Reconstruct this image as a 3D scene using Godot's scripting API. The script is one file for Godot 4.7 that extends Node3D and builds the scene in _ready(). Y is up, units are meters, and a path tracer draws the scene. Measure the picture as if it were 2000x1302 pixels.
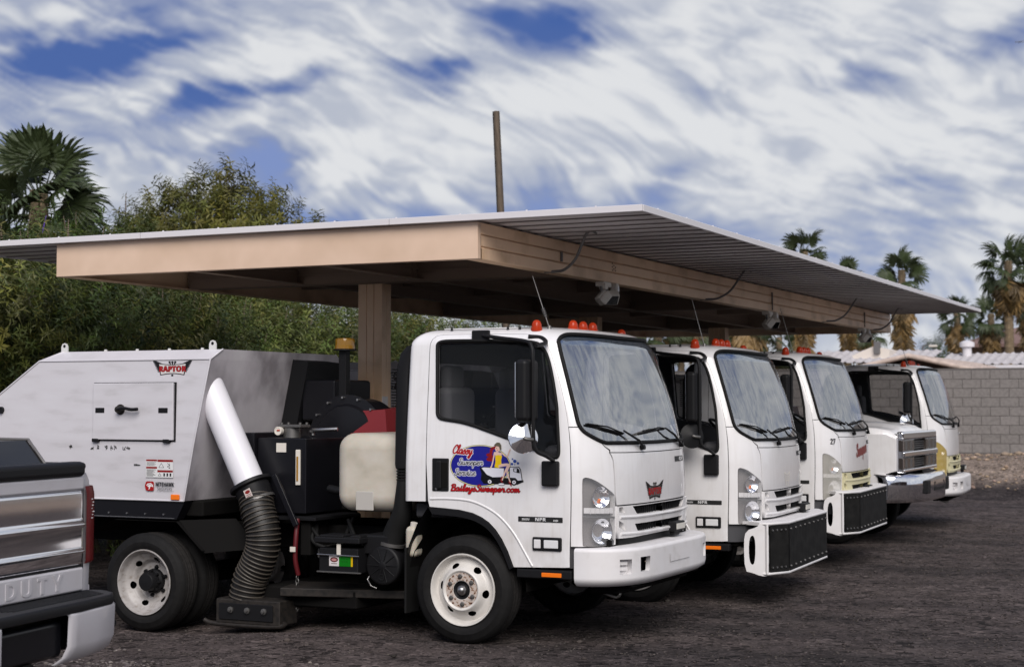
extends Node3D
# A row of sweeper trucks parked nose out under a steel carport.
# x runs along the trucks (towards their noses), y up, z towards the side the photograph is taken from.

var M := {}
var rng := RandomNumberGenerator.new()
const TAU_ := TAU

# ------------------------------------------------------------------ mesh builder
class MB:
	var v := PackedVector3Array()
	var n := PackedVector3Array()
	var uv := PackedVector2Array()
	var ix := PackedInt32Array()
	var xf := Transform3D.IDENTITY

	func at(t: Transform3D) -> MB:
		xf = t
		return self

	func vert(p: Vector3, nn: Vector3, t := Vector2.ZERO) -> int:
		v.append(xf * p)
		var w := xf.basis * nn
		n.append(w.normalized() if w.length() > 1e-9 else Vector3.UP)
		uv.append(t)
		return v.size() - 1

	# counter-clockwise seen from outside
	func tri(a: int, b: int, c: int) -> void:
		ix.append(a); ix.append(c); ix.append(b)

	func face(pts: Array, uvs: Array = []) -> void:
		var nn: Vector3 = (pts[1] - pts[0]).cross(pts[2] - pts[0])
		if nn.length() < 1e-10 and pts.size() > 3:
			nn = (pts[2] - pts[0]).cross(pts[3] - pts[0])
		nn = nn.normalized()
		var id := []
		for i in pts.size():
			id.append(vert(pts[i], nn, uvs[i] if uvs else Vector2(pts[i].x + pts[i].z, pts[i].y)))
		for i in range(1, pts.size() - 1):
			tri(id[0], id[i], id[i + 1])

	# box with rounded edges: centre, size, edge radius
	func box(c: Vector3, s: Vector3, r := 0.0, seg := 1) -> MB:
		var h := s / 2
		if r <= 0.0:
			var p := []
			for k in 8:
				p.append(c + Vector3(h.x if k & 1 else -h.x, h.y if k & 2 else -h.y, h.z if k & 4 else -h.z))
			for q in [[4, 5, 7, 6], [1, 0, 2, 3], [5, 1, 3, 7], [0, 4, 6, 2], [6, 7, 3, 2], [0, 1, 5, 4]]:
				face([p[q[0]], p[q[1]], p[q[2]], p[q[3]]])
			return self
		r = minf(r, minf(h.x, minf(h.y, h.z)) * 0.999)
		var rows := []
		var norms := []
		for half in [-1.0, 1.0]:
			for i in seg + 1:
				var la: float = (-90.0 + 90.0 * i / seg) if half < 0 else (90.0 * i / seg)
				la = deg_to_rad(la)
				var row := PackedVector3Array()
				var nr := PackedVector3Array()
				for q in 4:
					var sx: float = 1.0 if q == 0 or q == 3 else -1.0
					var sz: float = 1.0 if q < 2 else -1.0
					for j in seg + 1:
						var lo := deg_to_rad(90.0 * q + 90.0 * j / seg)
						var d := Vector3(cos(la) * cos(lo), sin(la), cos(la) * sin(lo))
						row.append(c + Vector3(sx * (h.x - r), half * (h.y - r), sz * (h.z - r)) + d * r)
						nr.append(d)
				row.append(row[0]); nr.append(nr[0])
				rows.append(row); norms.append(nr)
		var base := []
		for i in rows.size():
			var ids := []
			for j in rows[i].size():
				ids.append(vert(rows[i][j], norms[i][j], Vector2(rows[i][j].x + rows[i][j].z, rows[i][j].y)))
			base.append(ids)
		for i in rows.size() - 1:
			for j in rows[i].size() - 1:
				tri(base[i][j], base[i + 1][j + 1], base[i][j + 1])
				tri(base[i][j], base[i + 1][j], base[i + 1][j + 1])
		var k := seg + 1
		var t: Array = rows
		var last: int = rows.size() - 1
		face([t[last][0], t[last][3 * k], t[last][2 * k], t[last][k]])
		face([t[0][0], t[0][k], t[0][2 * k], t[0][3 * k]])
		return self

	# smooth surface through rows of points; outward normals if rows turn counter-clockwise
	func grid(rows: Array, flip := false, us := 1.0, vs := 1.0, wrap := false) -> MB:
		var nr := rows.size()
		var nc: int = rows[0].size()
		var acc := []
		for i in nr:
			var a := PackedVector3Array()
			a.resize(nc)
			acc.append(a)
		for i in nr - 1:
			for j in nc - 1:
				var a: Vector3 = rows[i][j]
				var b: Vector3 = rows[i][j + 1]
				var c: Vector3 = rows[i + 1][j + 1]
				var d: Vector3 = rows[i + 1][j]
				var f := (c - a).cross(d - b)
				if flip: f = -f
				acc[i][j] += f; acc[i][j + 1] += f; acc[i + 1][j + 1] += f; acc[i + 1][j] += f
		if wrap:
			for i in nr:
				var s: Vector3 = acc[i][0] + acc[i][nc - 1]
				acc[i][0] = s; acc[i][nc - 1] = s
		var ids := []
		for i in nr:
			var r := []
			for j in nc:
				r.append(vert(rows[i][j], acc[i][j], Vector2(float(j) / (nc - 1) * us, float(i) / (nr - 1) * vs)))
			ids.append(r)
		for i in nr - 1:
			for j in nc - 1:
				if flip:
					tri(ids[i][j], ids[i + 1][j], ids[i + 1][j + 1]); tri(ids[i][j], ids[i + 1][j + 1], ids[i][j + 1])
				else:
					tri(ids[i][j], ids[i][j + 1], ids[i + 1][j + 1]); tri(ids[i][j], ids[i + 1][j + 1], ids[i + 1][j])
		return self

	func tube(path: Array, r: float, seg := 8, caps := true, r2 := -1.0) -> MB:
		var rows := []
		var side := Vector3.ZERO
		var cnt := path.size()
		for i in cnt:
			var t: Vector3 = (path[mini(i + 1, cnt - 1)] - path[maxi(i - 1, 0)]).normalized()
			if side == Vector3.ZERO:
				side = t.cross(Vector3.UP if absf(t.y) < 0.9 else Vector3.RIGHT).normalized()
			side = (side - t * side.dot(t)).normalized()
			var up := t.cross(side)
			var row := PackedVector3Array()
			var rr := r if r2 < 0 else lerpf(r, r2, float(i) / (cnt - 1))
			for k in seg + 1:
				var a := TAU * (k % seg) / seg
				row.append(path[i] + (side * cos(a) + up * sin(a)) * rr)
			rows.append(row)
		grid(rows, true, 1.0, 1.0, true)
		if caps:
			for e in [0, cnt - 1]:
				var pts := []
				for k in seg:
					pts.append(rows[e][k])
				if e == 0:
					pts.reverse()
				pts.reverse()
				face(pts)
		return self

	func cyl(a: Vector3, b: Vector3, r: float, r2 := -1.0, seg := 16, caps := true) -> MB:
		return tube([a, b], r, seg, caps, r if r2 < 0 else r2)

	# profile of (radius, height) turned about +y, from bottom outside to top
	func lathe(prof: Array, seg := 24, soft := 40.0, arc := TAU) -> MB:
		var cnt := prof.size()
		var sn := []
		for i in cnt - 1:
			var d: Vector2 = prof[i + 1] - prof[i]
			sn.append(Vector2(d.y, -d.x).normalized())
		for i in cnt - 1:
			var na: Vector2 = sn[i]
			var nb: Vector2 = sn[i]
			if i > 0 and rad_to_deg(absf(sn[i].angle_to(sn[i - 1]))) < soft: na = (sn[i] + sn[i - 1]).normalized()
			if i < cnt - 2 and rad_to_deg(absf(sn[i].angle_to(sn[i + 1]))) < soft: nb = (sn[i] + sn[i + 1]).normalized()
			var ia := []
			var ib := []
			for k in seg + 1:
				var a := arc * k / seg
				var c := cos(a)
				var s := sin(a)
				ia.append(vert(Vector3(prof[i].x * c, prof[i].y, prof[i].x * s), Vector3(na.x * c, na.y, na.x * s), Vector2(float(k) / seg, prof[i].y)))
				ib.append(vert(Vector3(prof[i + 1].x * c, prof[i + 1].y, prof[i + 1].x * s), Vector3(nb.x * c, nb.y, nb.x * s), Vector2(float(k) / seg, prof[i + 1].y)))
			for k in seg:
				tri(ia[k], ib[k + 1], ia[k + 1]); tri(ia[k], ib[k], ib[k + 1])
		return self

	# flat outline in the local xy plane pushed from z = 0 to z = -depth
	func prism(poly: PackedVector2Array, depth: float, bev := 0.0) -> MB:
		if Geometry2D.is_polygon_clockwise(poly):
			poly = poly.duplicate(); poly.reverse()
		var topp := poly
		if bev > 0.0:
			var o := Geometry2D.offset_polygon(poly, -bev, Geometry2D.JOIN_MITER)
			if o.size() == 1 and o[0].size() == poly.size():
				topp = o[0]
				if Geometry2D.is_polygon_clockwise(topp): topp.reverse()
				var best := 0
				for i in topp.size():
					if topp[i].distance_to(poly[0]) < topp[best].distance_to(poly[0]): best = i
				var t2 := PackedVector2Array()
				for i in topp.size(): t2.append(topp[(best + i) % topp.size()])
				topp = t2
			else:
				bev = 0.0
		for side in [0, 1]:
			var pl := topp if side == 0 else poly
			var t := Geometry2D.triangulate_polygon(pl)
			var ids := []
			for p in pl:
				ids.append(vert(Vector3(p.x, p.y, 0.0 if side == 0 else -depth), Vector3(0, 0, 1 if side == 0 else -1), p))
			for k in range(0, t.size(), 3):
				var a := pl[t[k]]
				var ccw := (pl[t[k + 1]] - a).cross(pl[t[k + 2]] - a) > 0
				if ccw == (side == 0): tri(ids[t[k]], ids[t[k + 1]], ids[t[k + 2]])
				else: tri(ids[t[k]], ids[t[k + 2]], ids[t[k + 1]])
		for i in poly.size():
			var j := (i + 1) % poly.size()
			if bev > 0.0:
				face([Vector3(poly[i].x, poly[i].y, -bev), Vector3(poly[j].x, poly[j].y, -bev), Vector3(topp[j].x, topp[j].y, 0), Vector3(topp[i].x, topp[i].y, 0)])
			face([Vector3(poly[i].x, poly[i].y, -depth), Vector3(poly[j].x, poly[j].y, -depth), Vector3(poly[j].x, poly[j].y, -bev), Vector3(poly[i].x, poly[i].y, -bev)])
		return self

	# the region of a surface f(u, v) that an outline holds, less some holes, pushed out by off
	func sheet(outer: PackedVector2Array, holes: Array, us: Array, vs: Array, f: Callable, inside: Callable, off := 0.0, uvr := Rect2(0, 0, 1, 1)) -> MB:
		var lo := outer[0]
		var hi := outer[0]
		for p in outer:
			lo = lo.min(p); hi = hi.max(p)
		for i in us.size() - 1:
			if us[i + 1] < lo.x or us[i] > hi.x: continue
			for j in vs.size() - 1:
				if vs[j + 1] < lo.y or vs[j] > hi.y: continue
				var cell := PackedVector2Array([Vector2(us[i], vs[j]), Vector2(us[i + 1], vs[j]), Vector2(us[i + 1], vs[j + 1]), Vector2(us[i], vs[j + 1])])
				var left: Array = Geometry2D.intersect_polygons(cell, outer)
				for h in holes:
					var nxt := []
					for q in left:
						nxt.append_array(Geometry2D.clip_polygons(q, h))
					left = nxt
				for q in left:
					if q.size() < 3: continue
					var t := Geometry2D.triangulate_polygon(q)
					var ids := []
					for p in q:
						var r: Array = inside.call(p)
						ids.append(vert(r[0] + r[1] * off, r[1], (p - uvr.position) / uvr.size))
					for k in range(0, t.size(), 3):
						var a: Vector3 = v[ids[t[k]]]
						var b: Vector3 = v[ids[t[k + 1]]]
						var c: Vector3 = v[ids[t[k + 2]]]
						if (b - a).cross(c - a).dot(n[ids[t[k]]]) > 0: tri(ids[t[k]], ids[t[k + 1]], ids[t[k + 2]])
						else: tri(ids[t[k]], ids[t[k + 2]], ids[t[k + 1]])
		return self

	func done() -> ArrayMesh:
		var a := []
		a.resize(Mesh.ARRAY_MAX)
		a[Mesh.ARRAY_VERTEX] = v
		a[Mesh.ARRAY_NORMAL] = n
		a[Mesh.ARRAY_TEX_UV] = uv
		a[Mesh.ARRAY_INDEX] = ix
		var m := ArrayMesh.new()
		m.add_surface_from_arrays(Mesh.PRIMITIVE_TRIANGLES, a)
		return m

# ------------------------------------------------------------------ naming and placing
var used := {}

func numbered(called: String) -> String:
	used[called] = used.get(called, 0) + 1
	return called if used[called] == 1 else "%s_%03d" % [called, used[called] - 1]

func tag(o: Node3D, label: String, category: String, group := "") -> Node3D:
	o.set_meta("label", label); o.set_meta("category", category)
	if group: o.set_meta("group", group)
	return o

func thing(called: String, label: String, category: String, where := Vector3.ZERO, turn := 0.0, group := "") -> Node3D:
	var o := Node3D.new()
	o.name = numbered(called)
	add_child(o)
	o.position = where
	o.rotation.y = turn
	tag(o, label, category, group)
	return o

func put(called: String, m: Mesh, mat: Material, parent: Node3D = self, x := Transform3D.IDENTITY) -> MeshInstance3D:
	var o := MeshInstance3D.new()
	o.name = numbered(called) if parent == self else called
	o.mesh = m
	o.material_override = mat
	o.transform = x
	parent.add_child(o, true)
	return o

func stuff(o: Node3D) -> Node3D:
	o.set_meta("kind", "stuff")
	return o

func many(called: String, m: Mesh, mat: Material, xs: Array, parent: Node3D, cols: Array = []) -> MultiMeshInstance3D:
	var mm := MultiMesh.new()
	mm.transform_format = MultiMesh.TRANSFORM_3D
	mm.use_colors = cols.size() > 0
	mm.mesh = m
	mm.instance_count = xs.size()
	for i in xs.size():
		mm.set_instance_transform(i, xs[i])
		if cols: mm.set_instance_color(i, cols[i])
	var o := MultiMeshInstance3D.new()
	o.name = numbered(called) if parent == self else called
	o.multimesh = mm
	o.material_override = mat
	parent.add_child(o, true)
	o.set_meta("kind", "stuff")
	return o

func xf(p: Vector3, b := Basis.IDENTITY) -> Transform3D:
	return Transform3D(b, p)

func rot(ax: Vector3, deg: float) -> Basis:
	return Basis(ax.normalized(), deg_to_rad(deg))

func along(dir: Vector3) -> Basis:   # a basis whose y axis points along dir
	var y := dir.normalized()
	var x := y.cross(Vector3.FORWARD if absf(y.z) < 0.9 else Vector3.RIGHT).normalized()
	return Basis(x, y, x.cross(y))

func lin(a: float, b: float, cnt: int) -> Array:
	var r := []
	for i in cnt: r.append(lerpf(a, b, float(i) / (cnt - 1)))
	return r

func v2(a: Array) -> PackedVector2Array:
	var r := PackedVector2Array()
	for i in range(0, a.size(), 2): r.append(Vector2(a[i], a[i + 1]))
	return r

func soften(p: PackedVector2Array, times := 1, closed := true, sharp := 60.0) -> PackedVector2Array:
	for t in times:
		var r := PackedVector2Array()
		var c := p.size()
		for i in c:
			if not closed and (i == 0 or i == c - 1):
				r.append(p[i]); continue
			var a := p[(i + c - 1) % c]
			var b := p[i]
			var d := p[(i + 1) % c]
			if rad_to_deg(absf((b - a).angle_to(d - b))) > sharp: r.append(b)
			else:
				r.append(b.lerp(a, 0.25)); r.append(b.lerp(d, 0.25))
		p = r
	return p

func curve3(pts: Array, per := 6) -> Array:
	var r := []
	var c := pts.size()
	for i in c - 1:
		var p0: Vector3 = pts[maxi(i - 1, 0)]
		var p3: Vector3 = pts[mini(i + 2, c - 1)]
		for k in per:
			r.append(pts[i].cubic_interpolate(pts[i + 1], p0, p3, float(k) / per))
	r.append(pts[c - 1])
	return r

# ------------------------------------------------------------------ materials
func lc(r: float, g: float, b: float, a := 1.0) -> Color:   # linear values in, sRGB colour out
	var c := Color(r, g, b).linear_to_srgb()
	c.a = a
	return c

func mat(c: Color, rough := 0.6, metal := 0.0, spec := 0.5) -> StandardMaterial3D:
	var m := StandardMaterial3D.new()
	m.albedo_color = c
	m.roughness = rough
	m.metallic = metal
	m.metallic_specular = spec
	return m

func noise(seed_: int, freq: float, kind := FastNoiseLite.TYPE_SIMPLEX_SMOOTH, oct := 4) -> FastNoiseLite:
	var f := FastNoiseLite.new()
	f.seed = seed_
	f.frequency = freq
	f.noise_type = kind
	f.fractal_octaves = oct
	return f

func noise_tex(f: FastNoiseLite, stops: Array, size := 512, bump := false) -> NoiseTexture2D:
	var t := NoiseTexture2D.new()
	t.width = size; t.height = size
	t.seamless = true
	t.noise = f
	if stops:
		var g := Gradient.new()
		var o := PackedFloat32Array()
		var c := PackedColorArray()
		for s in stops:
			o.append(s[0]); c.append(s[1])
		g.offsets = o; g.colors = c
		t.color_ramp = g
	if bump:
		t.as_normal_map = true
		t.bump_strength = 6.0
	return t

func tri_tex(m: StandardMaterial3D, t: Texture2D, scale: Vector3, world := false) -> StandardMaterial3D:
	m.albedo_texture = t
	m.uv1_triplanar = true
	m.uv1_world_triplanar = world
	m.uv1_scale = scale
	return m

func grey(a: float) -> Color:
	return Color(a, a, a)

# crushed stone pressed into dirt: stones of two sizes over broad worn patches (colour, height); one sheet spans 4 m
func gravel_maps() -> Array:
	var big := noise(81, 0.075, FastNoiseLite.TYPE_CELLULAR, 1)
	big.cellular_return_type = FastNoiseLite.RETURN_CELL_VALUE
	big.fractal_type = FastNoiseLite.FRACTAL_NONE
	var fine := noise(82, 0.2, FastNoiseLite.TYPE_CELLULAR, 1)
	fine.cellular_return_type = FastNoiseLite.RETURN_CELL_VALUE
	fine.fractal_type = FastNoiseLite.FRACTAL_NONE
	var broad := noise(83, 0.008, FastNoiseLite.TYPE_SIMPLEX_SMOOTH, 5)
	var a := big.get_seamless_image(1024, 1024).get_data()
	var b := fine.get_seamless_image(1024, 1024).get_data()
	var c := broad.get_seamless_image(1024, 1024).get_data()
	var col := PackedByteArray()
	var hgt := PackedByteArray()
	col.resize(1024 * 1024 * 3)
	hgt.resize(1024 * 1024)
	for k in 1024 * 1024:
		var wear := c[k] / 255.0
		var st := a[k] / 255.0
		var gr := b[k] / 255.0
		var v := 0.52 + 0.3 * wear + 0.26 * (gr - 0.5)
		var h := 0.35 + 0.25 * gr
		if st > 0.72 + 0.22 * wear:
			v += 0.09 + 0.25 * (st - 0.72); h = 0.9
		elif st < 0.12:
			v *= 0.62; h = 0.15
		v = clampf(v, 0.08, 1.0)
		col[k * 3] = int(v * 255.0)
		col[k * 3 + 1] = int(v * 252.0)
		col[k * 3 + 2] = int(v * 250.0)
		hgt[k] = int(h * 255.0)
	return [ImageTexture.create_from_image(Image.create_from_data(1024, 1024, false, Image.FORMAT_RGB8, col)), ImageTexture.create_from_image(Image.create_from_data(1024, 1024, false, Image.FORMAT_L8, hgt))]

# paint with a film of road dust that thickens towards the sills (the sheet spans 2.5 m up the body)
func road_dust() -> ImageTexture:
	var a := noise(301, 0.02, FastNoiseLite.TYPE_SIMPLEX_SMOOTH, 5)
	var b := noise(302, 0.05, FastNoiseLite.TYPE_SIMPLEX_SMOOTH, 4)
	var im := Image.create(512, 512, false, Image.FORMAT_RGB8)
	for y in 512:
		var up := 2.5 * (1.0 - y / 512.0)
		for x in 512:
			var d := smoothstep(1.15, 0.45, up) * (0.5 + a.get_noise_2d(x, y * 0.6) * 1.2) * 0.3
			d += maxf(0.0, b.get_noise_2d(x * 2.2, y * 0.16)) * 0.1 + maxf(0.0, a.get_noise_2d(x + 700, y) - 0.05) * 0.1
			im.set_pixel(x, y, Color.WHITE.lerp(Color(0.62, 0.57, 0.51), clampf(d, 0, 1)))
	return ImageTexture.create_from_image(im)

func make_materials() -> void:
	M.lampdark = mat(Color(0.2, 0.18, 0.17), 0.15)
	var dirt := noise_tex(noise(3, 0.006, FastNoiseLite.TYPE_SIMPLEX_SMOOTH, 5), [[0.0, Color(0.93, 0.925, 0.915)], [0.35, Color(0.985, 0.98, 0.975)], [1.0, Color(1, 1, 1)]], 512)
	var smear := noise_tex(noise(8, 0.012, FastNoiseLite.TYPE_SIMPLEX_SMOOTH, 5), [[0.0, grey(0.45)], [0.5, grey(0.28)], [1.0, grey(0.2)]], 256)
	var w := mat(lc(0.71, 0.7, 0.705), 0.3)
	tri_tex(w, road_dust(), Vector3(0.4, 0.4, 0.4))
	w.clearcoat_enabled = true; w.clearcoat = 0.6; w.clearcoat_roughness = 0.06
	M.white = w
	var w2 := mat(lc(0.62, 0.62, 0.61), 0.4)
	tri_tex(w2, dirt, Vector3(0.5, 0.5, 0.5))
	w2.clearcoat_enabled = true; w2.clearcoat = 0.4; w2.clearcoat_roughness = 0.12
	M.white2 = w2
	var pk := mat(lc(0.5, 0.49, 0.52), 0.32)
	tri_tex(pk, dirt, Vector3(0.7, 0.7, 0.7))
	pk.clearcoat_enabled = true; pk.clearcoat = 0.5; pk.clearcoat_roughness = 0.08
	M.pickup = pk
	var hp := mat(lc(0.57, 0.56, 0.59), 0.34)
	tri_tex(hp, noise_tex(noise(15, 0.01, FastNoiseLite.TYPE_SIMPLEX_SMOOTH, 5), [[0.0, Color(0.92, 0.915, 0.91)], [0.4, Color(0.98, 0.975, 0.975)], [1.0, Color(1, 1, 1)]], 512), Vector3(0.35, 1.6, 0.35))
	M.hopper = hp
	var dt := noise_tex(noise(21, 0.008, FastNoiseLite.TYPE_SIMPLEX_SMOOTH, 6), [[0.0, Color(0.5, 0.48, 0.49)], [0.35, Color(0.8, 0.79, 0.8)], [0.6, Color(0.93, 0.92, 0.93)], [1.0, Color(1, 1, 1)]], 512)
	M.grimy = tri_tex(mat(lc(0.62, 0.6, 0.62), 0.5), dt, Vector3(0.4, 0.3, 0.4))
	M.chalk = tri_tex(mat(lc(0.66, 0.65, 0.66), 0.55), dirt, Vector3(1.5, 1.5, 1.5))
	M.cream = mat(lc(0.56, 0.52, 0.33), 0.45)
	M.black = mat(lc(0.008, 0.008, 0.009), 0.5, 0.0, 0.32)
	M.satin = mat(lc(0.006, 0.006, 0.008), 0.3, 0.0, 0.4)
	M.rubber = mat(lc(0.008, 0.008, 0.008), 0.65, 0.0, 0.3)
	M.under = mat(lc(0.007, 0.0066, 0.0064), 0.85, 0.0, 0.2)
	M.inside = mat(lc(0.045, 0.045, 0.05), 0.7)
	M.seat = mat(lc(0.11, 0.11, 0.12), 0.85)
	M.tyre = tri_tex(mat(lc(0.009, 0.0085, 0.0085), 0.75, 0.0, 0.35), noise_tex(noise(31, 0.02), [[0.0, grey(0.7)], [1.0, Color(1, 1, 1)]], 256), Vector3(3, 3, 3))
	M.tread = tri_tex(mat(lc(0.028, 0.026, 0.025), 0.9, 0.0, 0.3), noise_tex(noise(32, 0.03), [[0.0, grey(0.6)], [1.0, Color(1, 1, 1)]], 256), Vector3(4, 4, 4))
	M.rim = tri_tex(mat(lc(0.62, 0.6, 0.57), 0.35), dirt, Vector3(3, 3, 3))
	M.rim_old = tri_tex(mat(lc(0.38, 0.36, 0.35), 0.45), noise_tex(noise(33, 0.02), [[0.0, Color(0.7, 0.66, 0.62)], [0.35, grey(0.95)], [1.0, Color(1, 1, 1)]], 256), Vector3(3, 3, 3))
	M.rust = tri_tex(mat(lc(0.5, 0.46, 0.44), 0.6), noise_tex(noise(34, 0.02, FastNoiseLite.TYPE_SIMPLEX_SMOOTH, 4), [[0.0, Color(0.3, 0.14, 0.05)], [0.3, Color(0.5, 0.3, 0.15)], [0.38, Color(0.95, 0.9, 0.85)], [1.0, Color(1, 1, 1)]], 256), Vector3(5, 5, 5))
	M.steel = mat(lc(0.45, 0.44, 0.43), 0.35, 1.0)
	M.dull = mat(lc(0.16, 0.155, 0.15), 0.5, 0.8)
	M.chrome = mat(lc(0.86, 0.86, 0.88), 0.07, 1.0)
	M.worn = tri_tex(mat(lc(0.03, 0.028, 0.027), 0.6, 0.3), noise_tex(noise(35, 0.02, FastNoiseLite.TYPE_SIMPLEX_SMOOTH, 5), [[0.0, Color(0.5, 0.5, 0.5)], [0.6, Color(0.9, 0.85, 0.8)], [1.0, Color(1, 0.95, 0.9)]], 256), Vector3(3, 3, 3))
	M.hose = tri_tex(mat(lc(0.012, 0.011, 0.01), 0.5), noise_tex(noise(36, 0.03), [[0.0, Color(0.55, 0.5, 0.45)], [1.0, Color(1, 1, 1)]], 256), Vector3(3, 3, 3))
	M.hosering = mat(lc(0.055, 0.047, 0.038), 0.45)
	M.tank = tri_tex(mat(lc(0.54, 0.505, 0.445), 0.5), noise_tex(noise(37, 0.012, FastNoiseLite.TYPE_SIMPLEX_SMOOTH, 5), [[0.0, Color(0.85, 0.84, 0.81)], [0.5, Color(0.95, 0.94, 0.92)], [1.0, Color(1, 1, 1)]], 256), Vector3(0.8, 1.2, 0.8))
	M.tank.subsurf_scatter_enabled = true; M.tank.subsurf_scatter_strength = 0.15
	M.water = mat(lc(0.42, 0.4, 0.37), 0.5)
	M.red = mat(lc(0.16, 0.008, 0.012), 0.5)
	M.redhose = mat(lc(0.085, 0.004, 0.007), 0.5)
	M.amber = mat(lc(0.75, 0.22, 0.01), 0.2)
	M.orange = mat(lc(0.8, 0.17, 0.01), 0.25)
	M.redlens = mat(lc(0.36, 0.03, 0.006), 0.22, 0.0, 0.35)
	M.amberlens = mat(lc(0.3, 0.15, 0.015), 0.12)
	M.taillens = mat(lc(0.11, 0.003, 0.005), 0.3, 0.0, 0.3)
	var lens := mat(Color(0.97, 0.98, 1.0, 0.1), 0.03)
	lens.transparency = BaseMaterial3D.TRANSPARENCY_ALPHA
	M.lens = lens
	var one := Image.create(4, 4, false, Image.FORMAT_RGBA8)
	one.fill(Color.WHITE)
	var white1 := ImageTexture.create_from_image(one)
	# laminated windscreens mirror the sky; the side glass is tinted
	var ws_ := mat(Color(0.92, 0.93, 0.94, 0.48), 0.06, 1.0)
	ws_.albedo_texture = white1
	ws_.transparency = BaseMaterial3D.TRANSPARENCY_ALPHA
	M.windscreen = ws_
	var band := mat(Color(0.32, 0.42, 0.5, 0.6), 0.06)
	band.albedo_texture = white1
	band.transparency = BaseMaterial3D.TRANSPARENCY_ALPHA
	M.shade = band
	var sg := mat(lc(0.008, 0.009, 0.01, 0.32), 0.03)
	sg.albedo_texture = white1
	sg.transparency = BaseMaterial3D.TRANSPARENCY_ALPHA
	M.glass = sg
	var bg := mat(lc(0.004, 0.004, 0.005), 0.06)
	M.blackglass = bg
	M.tan = tri_tex(mat(lc(0.68, 0.505, 0.385), 0.42), noise_tex(noise(41, 0.01), [[0.0, Color(0.93, 0.92, 0.9)], [1.0, Color(1, 1, 1)]], 256), Vector3(0.6, 0.6, 0.6))
	M.tan2 = tri_tex(mat(lc(0.78, 0.56, 0.385), 0.5), noise_tex(noise(42, 0.012, FastNoiseLite.TYPE_SIMPLEX_SMOOTH, 5), [[0.0, Color(0.8, 0.77, 0.72)], [0.5, Color(0.97, 0.96, 0.95)], [1.0, Color(1, 1, 1)]], 256), Vector3(0.5, 0.5, 0.5))
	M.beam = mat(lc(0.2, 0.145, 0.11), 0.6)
	M.deck = tri_tex(mat(lc(0.7, 0.66, 0.66), 0.4, 0.1), noise_tex(noise(43, 0.012), [[0.0, grey(0.86)], [1.0, Color(1, 1, 1)]], 256), Vector3(0.3, 0.3, 0.9))
	M.joint_shade = mat(lc(0.17, 0.15, 0.145), 0.7)
	M.trim = mat(lc(0.62, 0.6, 0.62), 0.4)
	M.conduit = mat(lc(0.12, 0.115, 0.115), 0.5)
	M.fixture = mat(lc(0.62, 0.58, 0.52), 0.5)
	M.block = []
	for k in 4:
		var t := noise_tex(noise(51 + k, 0.03, FastNoiseLite.TYPE_SIMPLEX_SMOOTH, 5), [[0.0, grey(0.84)], [0.5, grey(0.95)], [1.0, Color(1, 1, 1)]], 256)
		var bm := mat(lc(0.205 + 0.01 * k, 0.188 + 0.009 * k, 0.178 + 0.009 * k), 0.95)
		tri_tex(bm, t, Vector3(1.3, 1.3, 1.3), true)
		bm.heightmap_enabled = false
		M.block.append(bm)
	M.mortar = mat(lc(0.11, 0.1, 0.095), 0.95)
	M.timber = tri_tex(mat(lc(0.16, 0.12, 0.085), 0.85), noise_tex(noise(61, 0.02), [[0.0, grey(0.6)], [1.0, Color(1, 1, 1)]], 256), Vector3(6, 0.6, 6))
	M.stucco = tri_tex(mat(lc(0.3, 0.23, 0.17), 0.95), noise_tex(noise(62, 0.03), [[0.0, grey(0.88)], [1.0, Color(1, 1, 1)]], 256), Vector3(0.4, 0.4, 0.4))
	M.stucco2 = mat(lc(0.62, 0.56, 0.5), 0.95)
	M.tiles = tri_tex(mat(lc(0.62, 0.5, 0.43), 0.85), noise_tex(noise(63, 0.03), [[0.0, grey(0.75)], [1.0, Color(1, 1, 1)]], 256), Vector3(0.5, 0.5, 0.5))
	M.tiles2 = tri_tex(mat(lc(0.6, 0.57, 0.58), 0.85), noise_tex(noise(64, 0.03), [[0.0, grey(0.8)], [1.0, Color(1, 1, 1)]], 256), Vector3(0.5, 0.5, 0.5))
	M.tiles3 = mat(lc(0.19, 0.12, 0.105), 0.9)
	M.darkwood = mat(lc(0.05, 0.03, 0.022), 0.8)
	for k in [["leafa", 0.085, 0.112, 0.028], ["leafb", 0.085, 0.092, 0.018], ["leafc", 0.052, 0.073, 0.02], ["palmleaf", 0.03, 0.045, 0.013], ["palmdry", 0.2, 0.125, 0.045], ["palmold", 0.11, 0.075, 0.034]]:
		var lm := mat(lc(k[1], k[2], k[3]), 0.55)
		lm.backlight_enabled = true
		lm.backlight = Color(0.2, 0.22, 0.12) if k[0].begins_with("palm") else Color(0.55, 0.6, 0.38)
		lm.vertex_color_use_as_albedo = true
		M[k[0]] = lm
	M.spike = mat(lc(0.16, 0.12, 0.09), 0.8)
	M.purple = mat(lc(0.1, 0.05, 0.3), 0.7)
	M.bark = tri_tex(mat(lc(0.12, 0.09, 0.065), 0.9), noise_tex(noise(71, 0.03, FastNoiseLite.TYPE_CELLULAR, 3), [[0.0, grey(0.55)], [1.0, Color(1, 1, 1)]], 256), Vector3(2, 2, 2))
	M.palmbark = tri_tex(mat(lc(0.34, 0.25, 0.15), 0.9), noise_tex(noise(72, 0.04, FastNoiseLite.TYPE_CELLULAR, 3), [[0.0, grey(0.45)], [1.0, Color(1, 1, 1)]], 256), Vector3(1.6, 3, 1.6))
	var gr := mat(lc(0.46, 0.4, 0.385), 0.97, 0.0, 0.25)
	var grit := gravel_maps()
	tri_tex(gr, grit[0], Vector3(0.25, 0.25, 0.25), true)
	gr.heightmap_enabled = true
	gr.heightmap_scale = 3.0
	gr.heightmap_texture = grit[1]
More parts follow.
